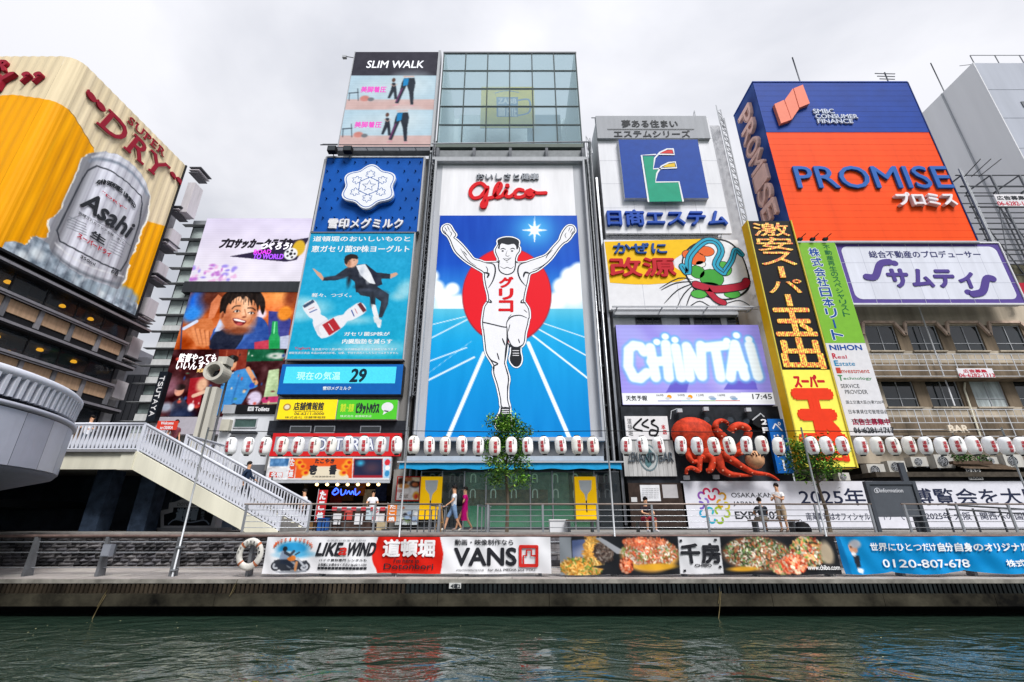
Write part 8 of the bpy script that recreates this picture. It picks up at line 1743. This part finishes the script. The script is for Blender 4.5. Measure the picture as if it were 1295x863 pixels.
for k, (px, lb, c_, h_) in enumerate(((398, 'tall narrow red flag sign at the takoyaki doorway', 'c42c30', 1.7), (489, 'short orange flag sign beside the slanted menu card', 'e07a2a', 1.1))):
    fo = thing('flag_sign', lb, 'flag sign', (X_(px, 655, 22.4), 22.4, FLOOR)); MB().bar((0, 0, 0), (0, 0, h_ + .1), .015, LGREY).box(-.15, .15, -.15, .15, 0, .06, DSTEEL).build('pole', fo); FS = Board('x', None, None, (.42, h_ - .3), origin=(X_(px, 655, 22.4) + .02, 22.39, FLOOR + .35), U=(1, 0, 0), depth=.01, face=mat(c_, .7, var=.1), side=mat(c_, .7), parent=fo, panel='cloth'); FS.root.location = (.02, -.01, .35); FS.root.name = 'flag'
    for i, ch in enumerate('たこ焼'): FS.text(ch, .08, (h_ - .3) * (1 - (i + 1) / 3) + .05, .34, (h_ - .3) * (1 - i / 3) - .05, WT, 1, False, bold=.05)
for k, (px, Y, lb, c_) in enumerate(((409, 21.8, 'stacked blue plastic crate by the takoyaki doorway', '2a5aa0'), (484, 22.6, 'beige plastic crate under the flag sign', 'b8a888'), (393, 22.6, 'brown cardboard box near the foot of the stairs', '9a7650'))):
    co = thing('crate', lb, 'crate', (X_(px, 660, Y), Y, FLOOR)); boxo('body', co, -.22, .22, -.15, .15, 0, .5 if k == 0 else .32, mat(c_, .6, var=.2)); boxo('lid', co, -.23, .23, -.16, .16, .5 if k == 0 else .32, .53 if k == 0 else .35, mat(c_, .6, var=.1))
for k, px in enumerate((418, 436, 455)):
    to = thing('shop_table', ['small round table nearest the stairs outside the takoyaki shop', 'small round table in the middle outside the takoyaki shop', 'small round table nearest the worker outside the takoyaki shop'][k], 'table', (X_(px, 664, 20.6), 20.6, FLOOR), group='tables outside the takoyaki shop'); MB().lathe([(0, .70), (.32, .70), (.32, .73), (0, .73)], mat('3c2c24', .5), 16, smooth=False).build('table_top', to); MB().lathe([(.22, 0), (.22, .03), (.03, .05), (.03, .70)], DSTEEL, 12).build('pedestal', to)
for k in range(7):
    mo = thing('ceiling_lamp', 'round paper ceiling lamp inside the takoyaki shop, %s from the doorway' % ORD_[k], 'lamp', (X_(400 + k * 13, 618, 26.0), 26.0, FLOOR + 2.25), group='ceiling lamps of the takoyaki shop'); MB().lathe([(0, -.08), (.08, -.05), (.10, .03), (.0, .09)], mat('ffcf8a', .5, emit=3.0, var=0), 8).build('globe', mo)
# benches, white box, sandwich board
def bench(px, label, L_=1.9):
    o = thing('bench', label, 'bench', (X_(px, 662, 18.7), 18.7, FLOOR), group='flat benches on the promenade'); WD = mat('5d5048', .6, var=.2, streak=False)
    for k in range(3): boxo('slat', o, -L_ / 2, L_ / 2, -.22 + k * .15, -.10 + k * .15, .40, .45, WD)
    for s in (-1, 1): boxo('leg', o, s * L_ * .4 - .04, s * L_ * .4 + .04, -.18, .18, 0, .4, DSTEEL)
    return o
bench(734, 'flat dark bench in front of the shop glass near the white box', 1.1); bench(978, 'flat dark bench with a seated man before the exhibition banner', 1.75)
bx_ = thing('white_box', 'plain white box standing behind the railing next to the flat bench', 'box', (X_(706, 664, 19), 19.0, FLOOR)); MB().box(-.34, .34, -.2, .25, 0, .42, OFFW).build('housing', bx_); boxo('lid', bx_, -.36, .36, -.22, .27, .42, .46, WHITE)
bk_ = thing('black_bag', 'slumped black bag on the ground beside the bench and street tree', 'bag', (X_(1014, 668, 18.6), 18.6, FLOOR)); MB().lathe([(.02, 0), (.3, .0), (.32, .12), (.24, .3), (.1, .38), (.02, .38)], BLACK, 14).build('body', bk_); MB().tube([(-.1, 0, .36), (0, 0, .46), (.1, 0, .36)], .015, BLACK, 6).build('handle', bk_)
rc = thing('planter_bed', 'strip of dark bicycles stands and clutter behind the railing by the shop', 'bicycle stand', (X_(540, 660, 18.6), 18.6, FLOOR)); m_ = MB()
for k in range(3): m_.tube([(-.6 + k * .5, 0, 0), (-.6 + k * .5, 0, .8), (-.35 + k * .5, 0, .8), (-.35 + k * .5, 0, 0)], .025, DSTEEL, 6)
m_.build('hoop', rc); rc['label'] = 'three steel cycle stand hoops by the yellow spatula panel and food posters'; rc.name = 'cycle_stand'
eb_ = thing('easel_sign', 'wooden easel leaning beside the yellow spatula panel', 'easel', (X_(556, 664, 18.9), 18.9, FLOOR)); m_ = MB(); WDD = mat('b98e5a', .6, var=.2)
m_.bar((-.18, 0, 0), (.02, .05, .95), .018, WDD).bar((.18, 0, 0), (.03, .05, .95), .018, WDD).bar((0, .4, 0), (.02, .06, .9), .018, WDD).bar((-.12, 0, .35), (.13, 0, .35), .015, WDD).build('frame', eb_)
# bins and small chairs outside the shop
for k, px in enumerate((404, 424, 512)):
    o = thing('stool', ['dark stool at the takoyaki shop corner near the stairs', 'dark stool in front of the striped counter', 'dark stool under the dish picture board'][k], 'stool', (X_(px, 662, 21.0 + k * .3), 21.0 + k * .3, FLOOR), group='stools outside the takoyaki shop'); boxo('seat', o, -.2, .2, -.2, .2, .42, .47, mat('2a2624', .5)); 
    for a_ in (-1, 1):
        for b_ in (-1, 1): boxo('leg', o, a_ * .17 - .015, a_ * .17 + .015, b_ * .17 - .015, b_ * .17 + .015, 0, .42, BLACK)

# ================================================================== STREET TREES
def tree(name, label, x, y, H, spread, seed, dens, low=1.0):
    g_ = random.Random(seed); o = thing(name, label, 'tree', (x, y, FLOOR)); BK = mat('6a5f52', .8, var=.25, scale=6, streak=True)
    tp = [Vector((0, 0, 0)), Vector((.03, 0, H * .25)), Vector((-.04, .02, H * .5)), Vector((.02, 0, H * .75)), Vector((0, 0, H * .93))]
    MB().tube(tp, [.075, .065, .05, .032, .01], BK, 8).build('trunk', o); tips = []
    for k in range(20):
        z_ = H * (low + (0.95 - low) * (k / 20) ** .9); a_ = k * 2.4 + g_.uniform(-.3, .3); L_ = spread * g_.uniform(.55, 1.05) * (1 - .55 * max(0, (z_ / H - .7) / .3))
        st_ = Vector((0, 0, z_)); en = st_ + Vector((math.cos(a_) * L_, math.sin(a_) * L_, L_ * g_.uniform(.35, .75))); md = st_.lerp(en, .5) + Vector((0, 0, -.05))
        MB().tube([st_, md, en], [.026, .016, .005], BK, 5).build('limb', o); tips += [en, md.lerp(en, .5), md.lerp(en, .8), st_.lerp(md, .9)]
    tips += [Vector((0, 0, H * f_)) for f_ in (.85, .92, 1.0)]
    m_ = MB(); MS = [mat(c, .55, var=.2, scale=12) for c in ('55882f', '3d6c28', '74a83e', '2e5822', '98c253')]
    for tpt in tips:
        mt = MS[min(4, int(g_.random() ** 1.3 * 5))]
        for k in range(int(dens * g_.uniform(.4, 1.3))):
            c = tpt + Vector((g_.gauss(0, .17), g_.gauss(0, .17), g_.gauss(0, .13))); a_ = Vector((g_.uniform(-1, 1), g_.uniform(-1, 1), g_.uniform(-.7, .4))).normalized() * g_.uniform(.055, .10); b_ = a_.cross(Vector((g_.uniform(-.5, .5), g_.uniform(-.5, .5), 1))).normalized() * .032
            m_.add([c - a_, c + b_, c + a_, c - b_], [(0, 1, 2, 3)], mt if g_.random() < .75 else g_.choice(MS))
    m_.build('crown', o)
tree('street_tree', 'slim dense green street tree in front of the runner billboard and shop glass', X_(641, 664, 18.3), 18.3, Z_(528, 18.3) - FLOOR, .90, 3, 78, .36)
tree('street_tree', 'light open street tree below the yellow supermarket tower beside the exhibition banner', X_(1049, 668, 18.3), 18.3, Z_(560, 18.3) - FLOOR, 1.0, 11, 48, .54)

# ================================================================== PEOPLE
SKN = mat('d9a684', .55, var=.05)
def person(label, x, y, z, rz, pose='stand', top='ffffff', bottom='30353f', shoes='2a2a2c', hair='1c1715', long=False, dress=None, scale=1.0, arms=None, shorts=False, tilt=0.0, name='person'):
    o = thing(name, label, 'person', (x, y, z), rz); o.scale = (scale,) * 3
    J = dict(pel=(0, 0, .93), waist=(0, 0, 1.05), chest=(0, -.01, 1.28), neck=(0, 0, 1.45), head0=(0, -.01, 1.53), head1=(0, -.01, 1.68),
             sl=(-.17, 0, 1.39), sr=(.17, 0, 1.39), el=(-.23, .03, 1.13), er=(.23, .03, 1.13), wl=(-.23, -.08, .90), wr=(.23, -.08, .90), hl=(-.09, 0, .90), hr=(.09, 0, .90), kl=(-.10, -.02, .50), kr=(.10, -.02, .50), al=(-.10, .02, .08), ar=(.10, .02, .08), tl=(-.11, -.16, .035), tr=(.11, -.16, .035))
    if pose == 'walk': J.update(kl=(-.09, -.22, .55), al=(-.09, -.34, .10), tl=(-.09, -.50, .07), kr=(.09, .10, .50), ar=(.09, .32, .13), tr=(.09, .20, .035), el=(-.25, .10, 1.15), wl=(-.24, .05, .92), er=(.24, -.08, 1.16), wr=(.22, -.28, 1.02))
    if pose == 'sit':
        for k in J: J[k] = (J[k][0], J[k][1], J[k][2] - .46) if k not in ('kl', 'kr', 'al', 'ar', 'tl', 'tr') else J[k]
        J.update(kl=(-.17, -.44, .50), kr=(.17, -.44, .50), al=(-.18, -.42, .08), ar=(.18, -.42, .08), tl=(-.19, -.58, .035), tr=(.19, -.58, .035), hl=(-.10, 0, .46), hr=(.10, 0, .46))
        lean = .20
        for k in ('waist', 'chest', 'neck', 'head0', 'head1', 'sl', 'sr'): J[k] = (J[k][0], J[k][1] - lean * (J[k][2] - .47), J[k][2] - .02)
        J.update(el=(-.25, -.26, .70), er=(.25, -.26, .70), wl=(-.14, -.44, .66), wr=(.14, -.44, .66))
    if arms == 'raise': J.update(el=(-.24, -.16, 1.22), wl=(-.12, -.30, 1.42))
    if arms == 'phone': J.update(er=(.22, -.14, 1.15), wr=(.06, -.30, 1.26), el=(-.22, -.14, 1.13), wl=(-.06, -.30, 1.22))
    if arms == 'counter': J.update(er=(.27, -.10, 1.14), wr=(.20, -.34, 1.08), el=(-.27, -.10, 1.14), wl=(-.20, -.34, 1.08))
    if arms == 'rail': J.update(er=(.28, -.14, 1.18), wr=(.22, -.36, 1.12), el=(-.28, -.14, 1.18), wl=(-.22, -.36, 1.12))
    E = [('pel', 'waist'), ('waist', 'chest'), ('chest', 'neck'), ('neck', 'head0'), ('head0', 'head1'), ('chest', 'sl'), ('chest', 'sr'), ('sl', 'el'), ('el', 'wl'), ('sr', 'er'), ('er', 'wr'), ('pel', 'hl'), ('hl', 'kl'), ('kl', 'al'), ('al', 'tl'), ('pel', 'hr'), ('hr', 'kr'), ('kr', 'ar'), ('ar', 'tr')]
    RD = dict(pel=(.145, .11), waist=(.13, .10), chest=(.155, .11), neck=(.052, .055), head0=(.068, .085), head1=(.078, .095), sl=(.062, .065), sr=(.062, .065), el=(.04, .042), er=(.04, .042), wl=(.026, .028), wr=(.026, .028), hl=(.095, .10), hr=(.095, .10), kl=(.056, .058), kr=(.056, .058), al=(.038, .04), ar=(.038, .04), tl=(.036, .03), tr=(.036, .03))
    names = list(J); 
    for s in 'lr':     # palm and short fingers
        w_ = Vector(J['w' + s]); d = (w_ - Vector(J['e' + s])).normalized(); J['p' + s] = tuple(w_ + d * .085); RD['p' + s] = (.032, .018); E.append(('w' + s, 'p' + s))
    names = list(J); me = bpy.data.meshes.new('body'); me.from_pydata([J[k] for k in names], [(names.index(a), names.index(b)) for a, b in E], []); 
    bo = bpy.data.objects.new('body', me); COL.objects.link(bo); md = bo.modifiers.new('skin', 'SKIN'); md.use_smooth_shade = True
    sv = me.skin_vertices[0].data
    for i, k in enumerate(names): sv[i].radius = RD[k]; sv[i].use_root = (k == 'pel')
    bo.modifiers.new('sub', 'SUBSURF').levels = 1; bo.modifiers['sub'].render_levels = 1
    dg = bpy.context.evaluated_depsgraph_get(); dg.update(); ev = bpy.data.meshes.new_from_object(bo.evaluated_get(dg)); bpy.data.objects.remove(bo)
    V = np.array([v.co[:] for v in ev.vertices]); NN = np.array([v.normal[:] for v in ev.vertices]); FS = [tuple(p.vertices) for p in ev.polygons]
    seg = [(a, b, np.array(J[a]), np.array(J[b])) for a, b in E]
    def near(c):
        best = None; bd = 9
        for a, b, A, B in seg:
            ab = B - A; t_ = min(1, max(0, (c - A) @ ab / max(ab @ ab, 1e-9))); d = np.linalg.norm(c - A - ab * t_)
            if d < bd: bd, best = d, (a, b, t_)
        return best
    cat = []
    for f in FS:
        a, b, t_ = near(V[list(f)].mean(0)); s = ''
        if (a, b) in (('waist', 'chest'), ('chest', 'sl'), ('chest', 'sr')) or (a == 'chest' and b == 'neck' and t_ < .8): s = 'top'
        elif a in ('sl', 'sr'): s = 'top' if (t_ < .62 or long) else 'skin'
        elif a in ('el', 'er') : s = 'top' if long and t_ < .9 else 'skin'
        elif a == 'pel' and b == 'waist': s = 'top' if t_ > .1 else 'bottom'
        elif a == 'pel' or a in ('hl', 'hr'): s = 'bottom' if not (shorts and t_ > .95 and a != 'pel') else 'skin'
        elif a in ('kl', 'kr'): s = 'skin' if shorts and t_ > .05 else ('bottom' if t_ < .92 else 'shoe' + a[-1])
        elif a in ('al', 'ar'): s = 'shoe' + a[-1]
        else: s = 'skin'
        cat.append(s)
    b_ = MB().add(V, FS, SKN, True)
    for s in 'lr':
        pm_ = Vector(J['p' + s]); d = (pm_ - Vector(J['w' + s])).normalized(); sd = d.cross(Vector((0, 1, .2))).normalized()
        for q in range(4):
            off = sd * (.022 * (q - 1.5)); L_ = (.065, .078, .074, .055)[q]; c0_ = pm_ + off + d * .012; b_.tube([c0_, c0_ + d * L_ * .5 + Vector((0, -.008, 0)), c0_ + d * L_ + Vector((0, -.028, 0))], [.0095, .0085, .006], SKN, 5)
        th = pm_ - d * .05 + sd * .03; b_.tube([th, th + d * .035 + sd * .022, th + d * .06 + sd * .026], [.011, .009, .007], SKN, 5)
    hd_ = Vector(J['head1']) - Vector((0, 0, .03)); b_.tube([hd_ + Vector((0, -.085, .02)), hd_ + Vector((0, -.112, -.012)), hd_ + Vector((0, -.09, -.025))], [.008, .013, .010], SKN, 5)
    for s in (-1, 1): b_.lathe([(0, -.03), (.014, 0), (0, .03)], SKN, 6, tuple(hd_ + Vector((s * .085, .01, -.01))))
    b_.build('body', o)
    for s in (-1, 1): MB().lathe([(0, -.008), (.011, 0), (0, .008)], mat('2a1c18', .3), 6, tuple(hd_ + Vector((s * .03, -.092, .012)))).build('eye', o)
    MB().tube([hd_ + Vector((-.022, -.09, -.048)), hd_ + Vector((.022, -.09, -.048))], .005, mat('9a4a44', .5), 5).build('mouth', o)
    def cloth_(kind, nm, col, g0):
        ids = {}; vs = []; fs = []
        for f, c in zip(FS, cat):
            if c != kind: continue
            for i in f:
                if i not in ids: ids[i] = len(vs); vs.append(V[i] + NN[i] * g0)
            fs.append(tuple(ids[i] for i in f))
        if fs: MB().add(vs, fs, mat(col, .8, var=.10, scale=14), True).build(nm, o)
    if dress:
        J2 = J['pel']; prof_ = [(.20, .42), (.205, .5), (.19, .75), (.175, .95), (.15, 1.08), (.18, 1.3), (.12, 1.40), (.05, 1.45)]
        m_ = MB().lathe(prof_, mat(dress, .8, var=.08, scale=14), 16); m_.v = [(x * .95, y_ * .72 + .0, z_) for x, y_, z_ in m_.v]; m_.build('dress', o); cloth_('top', 'sleeve', dress, .02)
    else:
        cloth_('top', 'shirt', top, .014); cloth_('bottom', 'shorts' if shorts else 'trousers', bottom, .018)
    cloth_('shoel', 'shoe', shoes, .010); cloth_('shoer', 'shoe', shoes, .010)
    hm_ = MB(); hn = []; 
    for i in range(9):
        th = math.pi * .62 * i / 8
        for j in range(16):
            ph = 2 * math.pi * j / 16; fr = max(0, -math.sin(ph)); k_ = 1 - .42 * fr * (i / 8) ; t2 = th * k_
            hn.append((hd_.x + .092 * math.sin(t2) * math.cos(ph), hd_.y + .008 + .112 * math.sin(t2) * math.sin(ph), hd_.z + .022 + .118 * math.cos(t2)))
    hm_.add(hn, [(i * 16 + j, i * 16 + (j + 1) % 16, (i + 1) * 16 + (j + 1) % 16, (i + 1) * 16 + j) for i in range(8) for j in range(16)], mat(hair, .6, var=.3, scale=30), True).build('hair', o)
    return o, J
p1, J1 = person('man in a white T-shirt and denim shorts walking with a black backpack', X_(573, 668, 19.6), 19.6, FLOOR, R(-78), 'walk', 'dfe3ea', '7f9cc0', 'd8d4cc', shorts=True)
MB().lathe([(.02, 0), (.13, .02), (.16, .2), (.14, .4), (.05, .48), (.01, .48)], BLACK, 12).build('backpack', p1, (0, .20, .95))
p2, _ = person('person in a bright magenta dress with dark hair, walking behind the backpack man', X_(587, 668, 19.9), 19.9, FLOOR, R(-80), 'walk', 'd4147f', '5a2a40', 'd8c8c0', dress='d4147f', shorts=True, scale=.98)
person('man in a white shirt and khaki shorts standing by the bench holding a phone', X_(994, 668, 18.4), 18.5, FLOOR, R(-50), 'stand', 'e6e4e4', 'b09a80', '6a5a50', arms='phone', shorts=True, scale=1.0)
o_, _ = person('man in a black T-shirt sitting on the bench with his back turned', X_(968, 664, 18.65), 18.70, FLOOR, R(170), 'sit', '2a2e34', '8d8478', '3a3a3a', shorts=True, scale=.98)
person('person in a dark shirt and red shorts sitting bent forward behind the railing', X_(817, 664, 18.6), 18.65, FLOOR, R(15), 'sit', '2a2328', '9a2a3a', 'e0e0e4', arms=None, shorts=True, scale=.98)
boxo('seat_block', None, 0, 1, 0, 1, 0, 1, DGREY) if False else None
sb_ = thing('low_seat', 'low grey metal seat under the bent-forward person', 'seat', (X_(817, 664, 18.6), 18.75, FLOOR)); boxo('seat', sb_, -.35, .35, -.2, .25, .36, .40, DSTEEL); boxo('leg', sb_, -.3, -.25, -.15, .2, 0, .36, DSTEEL); boxo('leg', sb_, .25, .3, -.15, .2, 0, .36, DSTEEL)
person('shop worker in a white shirt behind the takoyaki counter', X_(470, 640, 23.6), 23.7, FLOOR + .05, R(10), 'stand', 'e2e2e8', '2a2a30', '2a2a2c', arms='counter')
person('person in a navy jacket walking down the bridge stairs', X_(311, 610, 20.4), 20.4, FLOOR + 1.05, R(100), 'walk', '26344a', '2a2c34', '1c1c1e', long=True)
person('dark-haired person at the top of the bridge stairs behind the baluster rail', X_(221, 545, 20.3), 20.3, BZ - .1, R(60), 'stand', '8a4a52', '2a2c34', '1c1c1e', scale=.97)
person('person in a white shirt leaning on the bridge rail', X_(114, 530, 20.0), 20.1, BZ, R(20), 'stand', 'e0e2e8', '5a6470', '2a2a2c', arms='rail')
person('person in a pale shirt standing by the takoyaki shop corner', X_(383, 640, 22.0), 22.0, FLOOR, R(-40), 'stand', 'dcdce2', '2c2c34', '2a2a2c')
S = Board('welcome_placard', 'small red and white placard held up at the top of the bridge stairs', 'placard', quad(201, 531, 224, 536, 221, 546, 198, 541), 20.0, .03, face=WHITE, side=WHITE); S.rect(200, 544, 223, 532.5, mat('d8402e', .5), 1); S.text('Welcome', 203, 537, 220, 533.5, WHITE, 2, bold=.04); S.text('to OSAKA', 202, 543, 219, 539, WHITE, 2, bold=.04); boxo('stick', S.root, S.W / 2 - .015, S.W / 2 + .015, .03, .05, -.9, .1, MGREY); S.done()
# water litter
fl = MB(); gg = random.Random(12)
for k in range(34):
    x, y = gg.uniform(-12, 9), gg.uniform(10, 13.6); fl.lathe([(.0, .006), (gg.uniform(.006, .02), .004)], mat('cfc8a0', .6), 5, (x, y, .004))
o = fl.build('floating_leaves'); tag(o, kind='stuff')
for m in bpy.data.meshes:
    if not m.users: bpy.data.meshes.remove(m)
